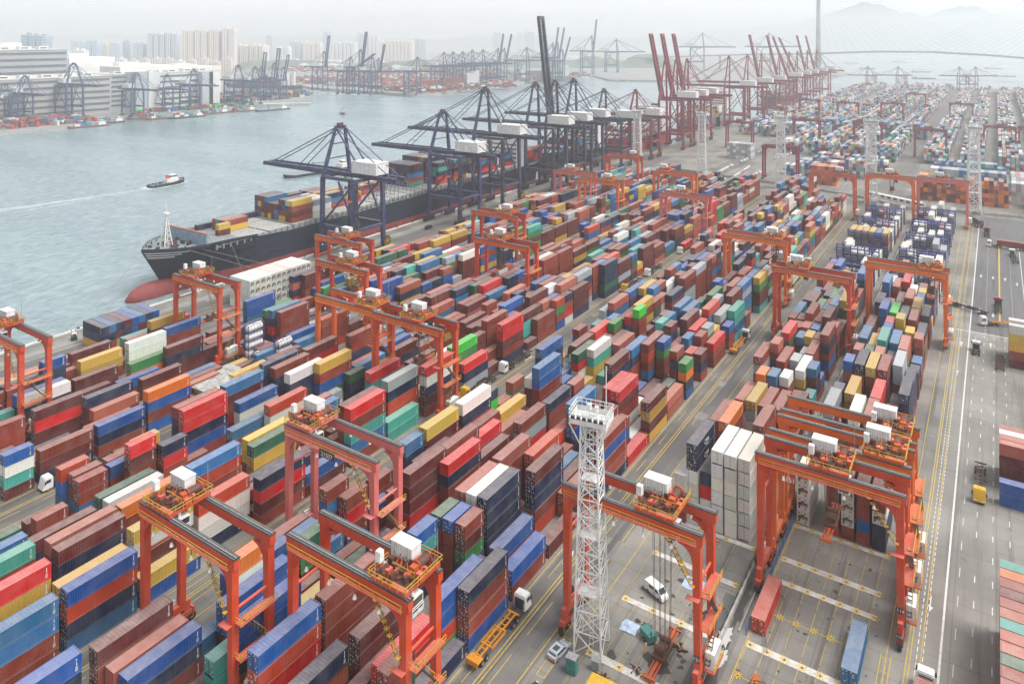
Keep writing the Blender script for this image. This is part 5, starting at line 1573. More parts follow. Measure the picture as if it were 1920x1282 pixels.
# cranes of the opposite shore, slate blue: (pixel x, base pixel y, type, raised, facing)
FC = (.018,.055,.15); g2 = 'cranes of the opposite shore'
def far_crane(px, py, R, raised, lab, rz, sc=1.0):
    x, y = ground(px, py); sts(R, x, y, FC, raised, lab, g2, rz=rz, full=False, sc=sc)
sh = radians(183)
for px, py, R, ra, lab, sc in ((48,232,SMALL,0,'slate crane at the far quay nearest the left edge',.93),(140,225,SMALL,0,'tallest dark crane before the left grey warehouse',1.15),(258,219,SMALL,0,'far crane left before the white warehouse',.93),
      (315,211,SMALL,0,'far crane at the middle of the white warehouse',.85),(365,208,SMALL,0,'far crane at the right part of the white warehouse',.95),(448,199,SMALL,0,'slate crane with white house right of the white warehouse',1.0),
      (480,198,SMALL,0,'slate crane with lowered boom close to the jetty',.95),(492,190,SMALL,82,'slate crane with upright boom, left of two on the jetty',.9),(516,190,BIG,80,'slate crane with twin upright boom on the jetty',.85),(532,188,BIG,76,'slate crane with leaning boom at the jetty end',.75),(10,236,SMALL,0,'slate crane cut by the left picture edge',.8)):
    far_crane(px, py, R, ra, lab, sh, sc)
sh2 = radians(197)
for px, py, R, ra, lab, sc in ((610,170,BIG,83,'tall far crane with upright boom, leftmost of the second far terminal',1.05),(678,177,BIG,82,'far crane with tallest upright boom on the second far terminal',1.12),(712,176,BIG,80,'far crane with shorter upright boom on the second far terminal',.9),(660,177,SMALL,35,'far crane with a half raised boom pointing left',1.1),(700,178,SMALL,0,'far crane with lowered boom beside the half raised one',1.1),
      (785,178,SMALL,0,'lone far crane left of the crowded pier',1.1),(835,168,SMALL,0,'far crane, first of the crowded pier row',1.2),(852,166,SMALL,0,'far crane, second of the crowded pier row',1.2),(870,165,SMALL,0,'far crane, third of the crowded pier row',1.2),(888,163,SMALL,0,'far crane, fourth of the crowded pier row',1.25),(908,161,SMALL,0,'far crane, fifth of the crowded pier row',1.25),
      (936,160,BIG,82,'far crane with upright boom near the pier end',1.1),(948,158,BIG,78,'far crane with leaning boom at the pier end',1.1),(1039,152,BIG,82,'faint upright boom crane left behind the dark boom',1.25),(1048,151,BIG,80,'faint upright boom crane right behind the dark boom',1.25),(1057,150,SMALL,75,'faint short boom crane behind the dark boom',1.2),(1112,141,BIG,84,'very faint lone crane with upright boom over the channel',1.5),
      (990,154,SMALL,0,'faint crane with lowered boom left of the dark boom',1.3),(1158,137,SMALL,0,'faint crane on the distant grey quay, left',1.6),(1320,132,SMALL,0,'ghostly crane seen between the crimson stays, left',1.9),(1444,130,SMALL,0,'ghostly crane seen between the crimson stays, right',1.9)):
    far_crane(px, py, R, ra, lab, sh2, sc)
# ------------------------------------------------------------------ lattice light masts
def mast_meshes(Hm=39.0, wb=4.8, wt=2.9, tk=1.0):
    R = {}; b = MB(); n = 13; f = lambda z: (wb+(wt-wb)*z/Hm)/2
    cs = ((-1,-1),(1,-1),(1,1),(-1,1))
    for sx, sy in cs: b.beam((sx*f(0),sy*f(0),0),(sx*f(Hm),sy*f(Hm),Hm),.26*tk)
    zs = [0]; 
    while zs[-1] < Hm-.5: zs.append(min(Hm, zs[-1]+f(zs[-1])*1.55))
    for k in range(len(zs)-1):
        z0, z1 = zs[k], zs[k+1]
        for j in range(4):
            a, c = cs[j], cs[(j+1) % 4]; zm = (z0+z1)/2
            b.beam((a[0]*f(z1),a[1]*f(z1),z1),(c[0]*f(z1),c[1]*f(z1),z1),.13*tk)
            b.beam((a[0]*f(z0),a[1]*f(z0),z0),(c[0]*f(z1),c[1]*f(z1),z1),.12*tk); b.beam((c[0]*f(z0),c[1]*f(z0),z0),(a[0]*f(z1),a[1]*f(z1),z1),.12*tk)
    R['lattice'] = b.mesh('lattice', [M['white']])
    b = MB()
    for k in range(41): b.box(-.3,.3,-.04,.04,k*.95+.4,k*.95+.5)
    for x in (-.32,.32): b.beam((x,0,0),(x,0,Hm),.09)
    for k in range(1,4): zz = Hm*k/4; b.box(-f(zz)*.9,f(zz)*.9,-f(zz)*.9,f(zz)*.4,zz,zz+.12)
    R['ladder'] = b.mesh('ladder', [M['steel'] if False else M['white']])
    b = MB(); w2 = 3.3; b.box(-w2,w2,-2.4,2.4,Hm,Hm+.15,0); b.box(-w2,w2,-2.4,-2.3,Hm+.15,Hm+1.0,0); b.box(-w2,w2,2.3,2.4,Hm+.15,Hm+1.0,0); b.box(-w2,-w2+.1,-2.4,2.4,Hm+.15,Hm+1,0); b.box(w2-.1,w2,-2.4,2.4,Hm+.15,Hm+1,0)
    for a, c in (((-w2,-2.4),(w2,-2.4)),((w2,-2.4),(w2,2.4)),((w2,2.4),(-w2,2.4)),((-w2,2.4),(-w2,-2.4))): rail_run(b,(*a,Hm+1.0),(*c,Hm+1.0),1.3,.75,0,.09)
    b.beam((-wt/2,-wt/2,Hm-4),(-w2,-2.3,Hm),.2); b.beam((wt/2,-wt/2,Hm-4),(w2,-2.3,Hm),.2); b.beam((-wt/2,wt/2,Hm-4),(-w2,2.3,Hm),.2); b.beam((wt/2,wt/2,Hm-4),(w2,2.3,Hm),.2)
    R['platform'] = b.mesh('platform', [M['white']])
    R['lamps'] = []
    for k in range(6):
        x = -2.5+k*1.0; b = MB(); b.box(x-.33,x+.33,-2.75,-2.4,Hm+1.0,Hm+1.6,0); b.box(x-.28,x+.28,-2.78,-2.75,Hm+1.05,Hm+1.55,1); R['lamps'].append(b.mesh('floodlight', [M['steel'], M['dark']]))
    b = MB(); b.tube((2.2,1.5,Hm),(2.2,1.5,Hm+9),.09,6); b.tube((-.5,.5,Hm),(-.5,.5,Hm+1.6),.1,6); b.tube((-.5,.5,Hm+1.6),(-.5,.5,Hm+2.5),.42,8); b.tube((.6,1.2,Hm+1.0),(.6,1.2,Hm+1.9),.4,8)
    R['antenna'] = b.mesh('antenna', [M['white']]); return R
MM0 = mast_meshes(); MM1 = mast_meshes(39.0, 5.4, 3.6, 2.0)
for (x, y), sc, lab in (((-58.4,114.0),1.0,'big white lattice light mast in the foreground beside the red gantry crane'),(ground(1195,322),1.17,'white lattice mast by the quay, leftmost of the distant five'),(ground(1316,325),1.15,'white lattice mast left of the rows of parked cars'),
      (ground(1464,353),1.22,'white lattice mast standing before the open asphalt lot'),(ground(1633,380),1.28,'white lattice mast behind the orange gantry at the truck lane end'),(ground(1826,400),1.27,'white lattice mast at the right behind the boundary wall')):
    t = thing('light_mast', lab, 'light mast', (x, y, 0), radians(10), 'white lattice light masts'); t.scale = (sc, sc, sc); MM = MM0 if sc == 1.0 else MM1
    put('lattice', MM['lattice'], t); put('ladder', MM['ladder'], t); pf = put('platform', MM['platform'], t); put('antenna', MM['antenna'], t)
    for lm in MM['lamps']: put('floodlight', lm, pf)

# ------------------------------------------------------------------ blue reefer racks with white boxes between them
M['rackblue'] = toned('rack_blue_paint', (.04,.06,.20), .55, .4, .5)
def rack_mesh(w_=17.2, lv=4):
    b = MB()
    for k in range(7):
        x = k*w_/6
        for y in (0, 1.6): b.beam((x,y,0),(x,y,lv*2.7+1.2),.28)
    for z in range(1, lv+1):
        b.box(0,w_,-.1,1.7,z*2.7-.1,z*2.7)
        for y in (-.1,1.7): b.box(0,w_,y-.06,y+.06,z*2.7+.9,z*2.7+1.1); b.box(0,w_,y-.06,y+.06,z*2.7-.3,z*2.7)
    b.beam((0,0,0),(w_/3,0,lv*2.7),.14); b.beam((w_,0,0),(w_*2/3,0,lv*2.7),.14)
    return b.mesh('rack_frame', [M['rackblue']])
RK = [rack_mesh(17.2, 3), rack_mesh(17.2, 4)]
rw = random.Random(31); wb_ = MB(); nrk = 0
lab_rack = ['first','second','third','fourth','fifth','sixth','seventh','eighth','ninth','tenth','eleventh']
RBX = []
for blk, x0, ys in (('left', -60.2, [343+15.2*k for k in range(9)]), ('right', -36.0, [322+15.2*k for k in range(11)])):
    for k, y in enumerate(ys):
        tag(put('reefer_rack', RK[k % 2], None, (x0, y, 0)), 'blue steel reefer rack, %s back in the %s-hand line of racks' % (lab_rack[k], blk), 'rack', 'blue steel reefer racks')
        for j in range(6):
            n = rw.choice((0,1,2,3,3,4)) if k else rw.choice((1,2,3))
            if blk == 'left' and k in (3,) : n = 4
            for t_ in range(n): RBX.append((x0+1.4+2.85*j+.1, y+7.9, t_*2.85, 12.19, rw.choice('wwwwwwwwep' if not (blk == 'left' and k == 3) else 'pyyps')))
for (x, y, z, L, c) in RBX:
    v = rw.uniform(.85,1.1); wb_.box(x-1.2,x+1.2,y-L/2,y+L/2,z+.04,z+2.82,0,tuple(q*v for q in CC[c]),'b')
RACKFIELD = wb_
# join these to the container mass
me2 = RACKFIELD.mesh('container_field_racks', [M['boxfield']])
fld = [o for o in bpy.data.objects if o.name.startswith('container_field')][0]
import bmesh
bm_ = bmesh.new(); bm_.from_mesh(fld.data); bm_.from_mesh(me2); bm_.to_mesh(fld.data); bm_.free()
# ------------------------------------------------------------------ vehicles
def colmat(name, c, r=.35): return mat(name, r, 0, c)
VM = {'w':colmat('vehicle_white',(.70,.70,.68)), 'y':colmat('vehicle_yellow',(.60,.36,.02)), 'r':colmat('vehicle_red',(.33,.03,.03)), 'b':colmat('vehicle_blue',(.03,.05,.12)), 's':colmat('vehicle_silver',(.40,.44,.47)), 'k':colmat('vehicle_dark',(.02,.02,.03)), 'o':toned('trailer_orange',(.60,.24,.02),.5,.7,2)}
def wheels(parent, pts, r=.5, w_=.35):
    for x, y in pts:
        b = MB(); b.tube((-w_/2,0,r),(w_/2,0,r),r,12,0); b.tube((-w_/2-.02,0,r),(w_/2+.02,0,r),r*.5,8,1)
        b.build('wheel', [M['black'], M['steel']], parent, (x, y, 0))
def truck(x, y, rz, cabc, trailer, label, load=None, grp='trucks working in the yard', tl=12.4):
    """cab at the front (+y local)"""
    t = thing('truck', label, 'truck', (x, y, 0), rz, grp)
    c = MB(); c.loft([[(-1.22,7.0,.6),(1.22,7.0,.6),(1.22,7.0,3.0),(-1.22,7.0,3.0)],[(-1.22,8.9,.6),(1.22,8.9,.6),(1.2,8.75,3.0),(-1.2,8.75,3.0)],[(-1.2,9.25,.6),(1.2,9.25,.6),(1.1,8.95,2.2),(-1.1,8.95,2.2)]], 0)
    c.box(-1.1,1.1,7.1,8.6,3.0,3.22,0); c.box(-.4,.4,7.5,8.1,3.22,3.3,0); cb = c.build('cab', VM[cabc], t)
    g = MB(); g.quad((-1.0,8.86,2.1),(1.0,8.86,2.1),(1.0,8.78,2.85),(-1.0,8.78,2.85)); g.quad((-1.0,6.98,2.0),(-1.0,6.98,2.6),(1.0,6.98,2.6),(1.0,6.98,2.0))
    for s in (1,-1): g.quad((s*1.235,7.5,1.95),(s*1.235,8.6,1.95),(s*1.225,8.5,2.7),(s*1.225,7.5,2.7))
    g.build('window', M['glass'], cb)
    for s in (1,-1):
        m_ = MB(); m_.box(min(s*1.25,s*1.5),max(s*1.25,s*1.5),8.7,8.85,1.9,2.6); m_.build('mirror', M['dark'], cb)
        m_ = MB(); m_.box(min(s*.6,s*1.05),max(s*.6,s*1.05),9.2,9.3,.8,1.0); m_.build('headlight', M['white'], cb)
    b = MB(); b.box(-.45,.45,2.6,8.8,.75,1.05); b.box(-1.1,-.5,5.2,6.5,.6,1.1); b.box(.5,1.1,5.2,6.5,.6,1.1); b.box(-.9,.9,6.7,6.95,1.0,2.4); b.tube((0,4.2,1.05),(0,4.2,1.2),.55,10); b.build('chassis', M['dark'], t)
    wheels(t, [(-1.0,8.1),(1.0,8.1),(-.95,3.4),(.95,3.4),(-.95,4.7),(.95,4.7)])
    if trailer:
        b = MB(); y0, y1 = 4.8-tl, 5.0; mm = VM['o'] if trailer == 'o' else M['dark'] if trailer == 'd' else M['grime']
        for s in (-.5,.5): b.box(s-.1,s+.1,y0,y1,1.15,1.45)
        for k in range(9): yy = y0+.2+k*(y1-y0-.4)/8; b.box(-.5,.5,yy-.1,yy+.1,1.2,1.4); 
        for yy in (y0+.15,y0+tl*.33,y0+tl*.66,y1-.15): b.box(-1.22,1.22,yy-.15,yy+.15,1.3,1.5)
        if trailer == 'o': b.box(-1.25,1.25,y0-.2,y0+1.5,1.3,1.4); b.box(-1.25,1.25,y0-.25,y0-.15,.9,1.7)
        for s in (-1.15,1.15): b.box(s-.06,s+.06,y0+tl*.33,y0+tl*.66,1.0,1.5)
        tr = b.build('trailer_frame', mm, t); wheels(t, [(-.95,y0+1.5),(.95,y0+1.5),(-.95,y0+2.8),(.95,y0+2.8)])
    if load:
        cx, cz = cos(rz), sin(rz); oy = 4.7-6.1
        o = thing('shipping_container', load[1], 'container', (x - sin(rz)*oy, y + cos(rz)*oy, 1.5), rz, None, CC[load[0]])
        put('container_body', BODY[12.19], o, color=CC[load[0]]); put('container_door', DOOR[12.19][0], o, color=CC[load[0]])
    return t
def car(x, y, rz, c, label, van=False, grp=None, parts=True):
    t = thing('van' if van else 'car', label, 'van' if van else 'car', (x, y, 0), rz, grp)
    b = MB(); W = .86
    if van:
        prof = [(-2.3,.4),(-2.3,1.9),(-2.1,2.05),(1.2,2.05),(1.9,1.25),(2.3,1.05),(2.35,.4)]
    else:
        prof = [(-2.2,.35),(-2.25,.9),(-2.0,1.0),(-1.7,1.45),(.4,1.5),(1.1,1.0),(2.1,.85),(2.2,.35)]
    r0 = [(-W,y_,z_) for y_, z_ in prof]; r1 = [(W,y_,z_) for y_, z_ in prof]
    b.loft([r0, r1]); bo = b.build('body', VM[c], t)
    g = MB()
    if van:
        g.quad((-.75,1.26,2.02),(.75,1.26,2.02),(.72,1.86,1.33),(-.72,1.86,1.33))
        for s in (1,-1): g.quad((s*(W+.01),.5,1.3),(s*(W+.01),1.55,1.3),(s*(W+.01),1.15,1.85),(s*(W+.01),.5,1.85)); g.quad((s*(W+.01),-1.0,1.3),(s*(W+.01),.3,1.3),(s*(W+.01),.3,1.85),(s*(W+.01),-1.0,1.85))
    else:
        g.quad((-.7,.45,1.51),(.7,.45,1.51),(.72,1.05,1.06),(-.72,1.05,1.06)); g.quad((-.7,-1.97,1.06),(.7,-1.97,1.06),(.7,-1.68,1.47),(-.7,-1.68,1.47))
        for s in (1,-1): g.quad((s*(W+.01),-1.6,1.0),(s*(W+.01),.9,1.0),(s*(W+.01),.35,1.42),(s*(W+.01),-1.5,1.42))
        g.quad((-.5,-1.3,1.505),(.5,-1.3,1.505),(.5,-.2,1.515),(-.5,-.2,1.515))
    g.build('window', M['glass'], bo)
    if parts: wheels(t, [(-.78,1.4),(.78,1.4),(-.78,-1.4),(.78,-1.4)], .33, .22)
    for s in (1,-1):
        m_ = MB(); m_.box(min(s*.5,s*.8),max(s*.5,s*.8),2.2,2.37,.62,.8); m_.build('headlight', M['white'], bo)
        m_ = MB(); m_.box(min(s*.5,s*.8),max(s*.5,s*.8),-2.34,-2.24,.7,.9); m_.build('tail_light', M['redlight'], bo)
    return t
truck(-72.8, 106.5, radians(0), 'w', 'o', 'white truck pulling an empty yellow-orange skeleton trailer down the lane near the bottom', tl=12.4)
truck(-73.0, 252.0, 0, 'w', 'o', 'white truck with yellow-orange trailer half way up the long truck lane')
truck(-129.2, 200.0, pi, 'w', 'd', 'white truck with a long empty dark trailer in the left truck lane')
truck(-129.2, 180.0, pi, 'y', 'd', 'yellow cabbed truck followed by the white one in the left truck lane')
truck(-128.3, 288.0, pi, 'y', 'd', 'yellow truck with dark trailer farther up the left truck lane')
truck(-128.3, 312.0, pi, 'w', 'd', 'white truck with dark trailer directly behind the yellow one')
truck(-128.3, 352.0, pi, 'w', 'd', 'white truck with a red container in the left truck lane', ('r', 'bright red container on the white truck in the left truck lane'))
truck(-127.4, 380.0, pi, 'w', 'd', 'white truck parked farther up the left truck lane')
truck(-72.4, 330.0, 0, 'w', 'd', 'truck carrying a white box, nearer of two at the lane side by the racks', ('w', 'white container on the nearer truck beside the blue racks'))
truck(-72.4, 352.0, 0, 'w', 'd', 'truck carrying a grey box, farther of two at the lane side by the racks', ('e', 'grey container on the farther truck beside the blue racks'))
truck(-184.5, 92.0, pi, 'w', 'd', 'white truck in the far-left truck lane')
truck(-3.2, 205.5, pi, 'y', 'g', 'yellow truck with an empty rusty skeleton trailer on the right-hand road')
truck(-5.6, 284.5, 0, 'w', None, 'white bobtail tractor waiting on the right-hand road')
truck(.6, 338.0, 0, 'r', 'd', 'red truck on the dark asphalt of the right-hand road', tl=8)
truck(-9.2, 334.0, radians(62), 'w', 'd', 'truck turning with a long dark flatbed trailer on the right-hand road')
truck(3.2, 323.0, radians(115), 'w', 'o', 'white truck with yellow trailer behind the pale yellow container pile')
truck(7.0, 421.0, radians(5), 'w', 'd', 'white truck at the right edge of the asphalt road')
truck(5.0, 441.0, radians(88), 'w', 'd', 'white truck crossing with a brown container at the road head', ('b', 'brown container on the truck crossing the road head'))
truck(-4.2, 462.0, radians(0), 'r', 'd', 'red truck at the head of the main road near the last gantry', tl=8)
truck(-9.5, 128.2, 0, 'w', 'd', 'white cabbed truck with a rust-red container leaving at the bottom right', ('b', 'rust-red ribbed container on the truck at the bottom right edge'))
truck(-9.5, 488, radians(20), 'b', 'd', 'dark truck under the last mast at the end of the asphalt', ('n', 'navy container on the truck under the last mast'))
b = MB()
for s in (-.5,.5): b.box(s-.1,s+.1,-6,6,1.1,1.4)
for k in range(9): b.box(-1.2,1.2,-5.9+k*1.45,-5.7+k*1.45,1.15,1.45)
t = thing('trailer', 'empty rusty skeleton trailer parked alone on the right-hand road', 'trailer', (1.0, 283, 0)); b.build('trailer_frame', M['grime'], t); wheels(t, [(-.95,-4),(.95,-4),(-.95,-2.7),(.95,-2.7)])
car(-62.3, 109.6, radians(-8), 's', 'silver-blue car parked by the foot of the white mast')
car(-62.0, 99.8, radians(-12), 'k', 'dark car at the bottom edge left of the yellow hut')
car(-53.6, 131.2, radians(-112), 'w', 'white van parked on the concrete slots under the red gantry crane', van=True)
car(-259.9, 313, radians(-4), 'k', 'dark pickup on the quay road near the blue crane legs', van=True, parts=False)
# rows of small vehicles on the open lot
mv = random.Random(44)
vl = ['first','second','third','fourth','fifth','sixth','seventh','eighth','ninth','tenth']
k = 0
for row, (px0, py0, px1, py1, n) in enumerate(((1348,325,1372,313,7),(1378,333,1404,316,8),(1404,336,1424,326,5),(1390,305,1406,299,4),(1455,300,1482,290,6),(1422,288,1434,284,3))):
    for j in range(n):
        f = j/max(1, n-1); x, y = ground(px0+(px1-px0)*f, py0+(py1-py0)*f)
        t = car(x, y, radians(mv.uniform(20,35)), mv.choice('wwwws'), '%s vehicle of the %s row of parked white vans on the open lot' % (vl[j], ['nearest','second','third','fourth','fifth','smallest'][row]), van=True, grp='white vehicles parked on the open lot', parts=False)
# forklift on the quay, spreader frames lying about
t = thing('forklift', 'small dark forklift on the quay road at the left', 'forklift', (-268, 131, 0), radians(70))
b = MB(); b.box(-.8,.8,-1.6,1.2,.5,1.4); b.build('body', M['dark'], t); b = MB(); b.box(-.7,.7,-.8,.6,2.2,2.35)
for x in (-.65,.65):
    for y in (-.75,.55): b.beam((x,y,1.4),(x,y,2.2),.1)
b.build('roof_guard', VM['w'], t); b = MB(); b.box(-.7,-.55,1.2,1.35,.2,3.2); b.box(.55,.7,1.2,1.35,.2,3.2); b.build('lift_mast', M['grime'], t); b = MB(); b.box(-.5,-.3,1.35,2.6,.2,.3); b.box(.3,.5,1.35,2.6,.2,.3); b.build('fork', M['steel'], t)
wheels(t, [(-.75,.8),(.75,.8),(-.75,-1.1),(.75,-1.1)], .4, .3)
sp = [o for o in (put('lifting_frame', SPM, None, (-244, 168, 0)),)][0]; tag(sp, 'orange lifting frame left on the quay apron before the white pile', 'lifting frame')
# flat roofed substation among the stacks
t = thing('substation', 'low building with a broad mottled grey flat roof among the stacks by the tank containers', 'building', (-190.6, 134.6, 0), radians(2))
M['mottled'] = mat('mottled_roof', .9, build=lambda n, l, b: l.new(ramp(n, l, noise(n, l, N(n,'ShaderNodeNewGeometry').outputs['Position'], .9, 6, .75), [(.35,(.13,.13,.12)),(.5,(.33,.33,.31)),(.62,(.50,.50,.47))]), b.inputs['Base Color']))
b = MB(); b.box(-6.8,6.8,-7.8,7.8,4.2,4.7); b.build('roof', M['mottled'], t); b = MB(); b.box(-6,6,-7,7,0,4.2); b.build('wall', M['concrete'], t)
for k in range(6): b = MB(); b.box(6.0,6.06,-6.2+k*2.2,-5.0+k*2.2,.6,3.2); b.build('louvre', M['dark'], t)
# tank containers
def tankc(x, y, z, label):
    t = thing('tank_container', label, 'tank container', (x, y, z), 0, 'white tank containers')
    b = MB(); L, W, h = 6.06, 2.44, 2.55
    for sx in (-1,1):
        for sy in (-1,1): b.box(min(sx*W/2,sx*(W/2-.14)),max(sx*W/2,sx*(W/2-.14)),min(sy*L/2,sy*(L/2-.14)),max(sy*L/2,sy*(L/2-.14)),0,h)
        for z0 in (0,h-.14): b.box(min(sx*W/2,sx*(W/2-.12)),max(sx*W/2,sx*(W/2-.12)),-L/2,L/2,z0,z0+.14)
        b.beam((-W/2,sx*(L/2-.07),0),(-W/2+.9,sx*(L/2-.07),h*.5),.1); b.beam((W/2,sx*(L/2-.07),0),(W/2-.9,sx*(L/2-.07),h*.5),.1)
        for z0 in (0,h-.14): b.box(-W/2,W/2,min(sx*L/2,sx*(L/2-.12)),max(sx*L/2,sx*(L/2-.12)),z0,z0+.14)
    b.build('frame', M['rackblue'], t)
    b = MB(); b.tube((0,-2.55,1.28),(0,2.55,1.28),1.08,18); b.tube((0,-2.85,1.28),(0,-2.55,1.28),.7,18,r2=1.08); b.tube((0,2.55,1.28),(0,2.85,1.28),1.08,18,r2=.7)
    for yy in (-1.7,-.6,.6,1.7): b.tube((0,yy-.04,1.28),(0,yy+.04,1.28),1.11,18,1)
    o = b.build('tank', [M['white'], M['steel']], t)
    b = MB(); b.tube((0,-.3,2.3),(0,-.3,2.52),.35,8); b.build('hatch', M['steel'], t)
kx = 0
tk = ['left pile','middle pile','right pile']
for p, (px, py, n, tz) in enumerate(((433,672,5,0),(452,674,2,0),(476,678,3,0))):
    x, y = ground(px+10, py+8)
    for q in range(n):
        tankc(-200.2+p*3.0 + (0 if p < 2 else 1.2), 153.5+p*1.2 + (3.5 if p == 2 else 0), q*2.6, 'white cylindrical tank container, %s up, %s of the tank containers' % (['lowest','second','third','fourth','top'][q] , tk[p]))
tankc(-170.5, 405, 0, 'white tank container in the distant middle stacks, lower'); tankc(-170.5, 405, 2.6, 'white tank container in the distant middle stacks, upper')
# things at the foot of the mast and on the repair slot
t = thing('site_hut', 'bright yellow container-like hut cut by the bottom edge', 'hut', (-50.9, 104.2, 0), radians(2))
b = MB(); b.box(-3.2,3.2,-2.6,2.2,.1,3.0); 
for k in range(22): b.box(-3.1+k*.29,-2.98+k*.29,-2.64,-2.6,.3,2.8)
b.build('body', VM['y'], t); b = MB(); b.box(-3.25,3.25,-2.65,2.25,3.0,3.1); b.build('roof', M['yellow'], t)
b = MB(); b.box(-2.4,-1.5,-2.68,-2.64,.2,2.3); b.build('door', M['steel'], t); b = MB(); b.box(-.6,.6,-2.68,-2.64,1.1,2.1); b.build('window', M['glass'], t)
def cabinet(x, y, w_, d_, h_, m, label):
    t = thing('electrical_cabinet', label, 'cabinet', (x, y, 0), radians(5))
    b = MB(); b.box(-w_/2,w_/2,-d_/2,d_/2,.1,h_); b.build('body', m, t); b = MB(); b.box(-w_/2-.08,w_/2+.08,-d_/2-.08,d_/2+.08,h_,h_+.1); b.build('lid', M['steel'], t)
    b = MB(); b.box(-w_*.42,-.03,-d_/2-.03,-d_/2,.2,h_-.1); b.build('door', m, t); b = MB(); b.box(.03,w_*.42,-d_/2-.03,-d_/2,.2,h_-.1); b.build('door', m, t)
M['teal'] = toned('teal_cabinet_paint', (.05,.22,.19), .5, .5, 2)
cabinet(-58.7, 107.6, 1.7, 1.3, 2.6, M['teal'], 'teal electrical cabinet at the foot of the white mast'); cabinet(-55.6, 110.2, 1.3, 1.0, 1.7, M['steel'], 'grey metal cabinet between the mast legs')
t = thing('generator', 'small green generator on wheels lying near the mast', 'generator', (-50.8, 120.8, 0), radians(60)); b = MB(); b.box(-.8,.8,-1.4,1.4,.4,1.5); b.build('body', M['teal'], t); b = MB(); b.tube((-.2,-1.1,1.5),(-.2,-1.1,2.1),.12,8); b.build('exhaust', M['dark'], t); wheels(t, [(-.8,0),(.8,0)], .35, .2)
M['tarp'] = toned('pale_blue_tarp', (.42,.52,.68), .8, .8, 3)
for x, y, s, lab in ((-54.6,121.4,1.5,'crumpled pale blue tarpaulin on the ground left of the generator'),(-48.6,137.6,1.9,'pale blue tarpaulin heap beside the white van'),(-46.4,136.6,1.4,'smaller pale sheet crumpled beside the larger tarpaulin')):
    b = MB(); r = random.Random(int(x*7)); n = 7; P = [[(i-3)*.33*s+r.uniform(-.12,.12) for i in range(n)] for j in range(n)]
    G = [[((i-3)*.33*s+r.uniform(-.1,.1), (j-3)*.30*s+r.uniform(-.1,.1), .05+r.uniform(0,.55)*(1-abs(i-3)/4)*(1-abs(j-3)/4)) for i in range(n)] for j in range(n)]
    for j in range(n-1):
        for i in range(n-1): b.quad(G[j][i],G[j][i+1],G[j+1][i+1],G[j+1][i])
    tag(b.build('tarpaulin', M['tarp'], None, (x, y, 0)), lab, 'tarpaulin')
def pile(x, y, seed, label, n=16, s=1.2):
    t = thing('scrap_heap', label, 'scrap heap', (x, y, 0)); r = random.Random(seed); b = MB()
    for k in range(n):
        a = r.uniform(0,2*pi); d = r.uniform(0,s); p = Vector((cos(a)*d, sin(a)*d, r.uniform(.05,.5)))
        if r.random() < .5: b.tube(p, p+Vector((r.uniform(-.7,.7),r.uniform(-.7,.7),r.uniform(-.2,.4))), r.uniform(.05,.16), 6, r.choice((0,1)))
        else: b.beam(p, p+Vector((r.uniform(-.6,.6),r.uniform(-.6,.6),r.uniform(-.1,.6))), r.uniform(.1,.35), None, r.choice((0,1,2)))
    b.build('scrap_metal', [M['grime'], M['dark'], M['yellow']], t)
pile(-49.5, 113.5, 3, 'dark tangle of cables and machine parts left of the lowered spreader'); pile(-46.2, 121.5, 5, 'oily heap of chains and blocks under the hanging ropes', 22, 1.7); pile(-45.0, 131.5, 7, 'heap of tools and yellow gear next to the tarpaulins'); pile(-54.0, 109.3, 9, 'coiled hoses and posts at the mast foot', 14, .9)
# orange trestle, ladder, cones, posts
t = thing('trestle', 'small orange steel trestle on the empty slots at the bottom right', 'trestle', (-32.4, 121.2, 0), radians(20)); b = MB()
for sx in (-1,1):
    for sy in (-1,1): b.beam((sx*.9,sy*.8,0),(sx*.3,sy*.5,1.7),.12)
b.box(-.5,.5,-.6,.6,1.65,1.85); b.beam((-.9,-.8,.5),(.9,-.8,.5),.08); b.beam((-.9,.8,.5),(.9,.8,.5),.08); b.build('frame', M['orange'], t)
t = thing('step_ladder', 'grey ladder lying across the bay beside the blue railing', 'ladder', (-33.5, 131, .1), radians(15)); b = MB()
for x in (-.3,.3): b.beam((x,-2.2,0),(x,2.2,0),.08)
for k in range(12): b.beam((-.3,-2+k*.36,0),(.3,-2+k*.36,0),.05)
b.build('rail', M['steel'], t)
def cone(x, y, lab):
    b = MB(); b.tube((0,0,.04),(0,0,.75),.22,10,0,r2=.04); b.box(-.28,.28,-.28,.28,0,.04,0); b.tube((0,0,.32),(0,0,.5),.165,10,1,r2=.11); tag(b.build('traffic_cone', [M['orange'], M['mark']], None, (x, y, 0)), lab, 'traffic cone')
cone(-55.2, 145.5, 'orange traffic cone on the slots behind the white mast'); cone(-48.5, 152.0, 'orange traffic cone near the white reefer tower')
t = thing('hazard_barrier', 'black and yellow striped barrier beside the yellow hut', 'barrier', (-56.7, 103.6, 0), radians(28)); b = MB()
for k in range(10): b.beam((-2+k*.4,0,.5),(-1.6+k*.4,0,.5),.25,.75,k % 2)
b.build('board', [M['yellow'], M['black']], t); b = MB(); b.box(-2,-1.8,-.3,.3,0,.2); b.box(1.8,2,-.3,.3,0,.2); b.build('foot', M['dark'], t)
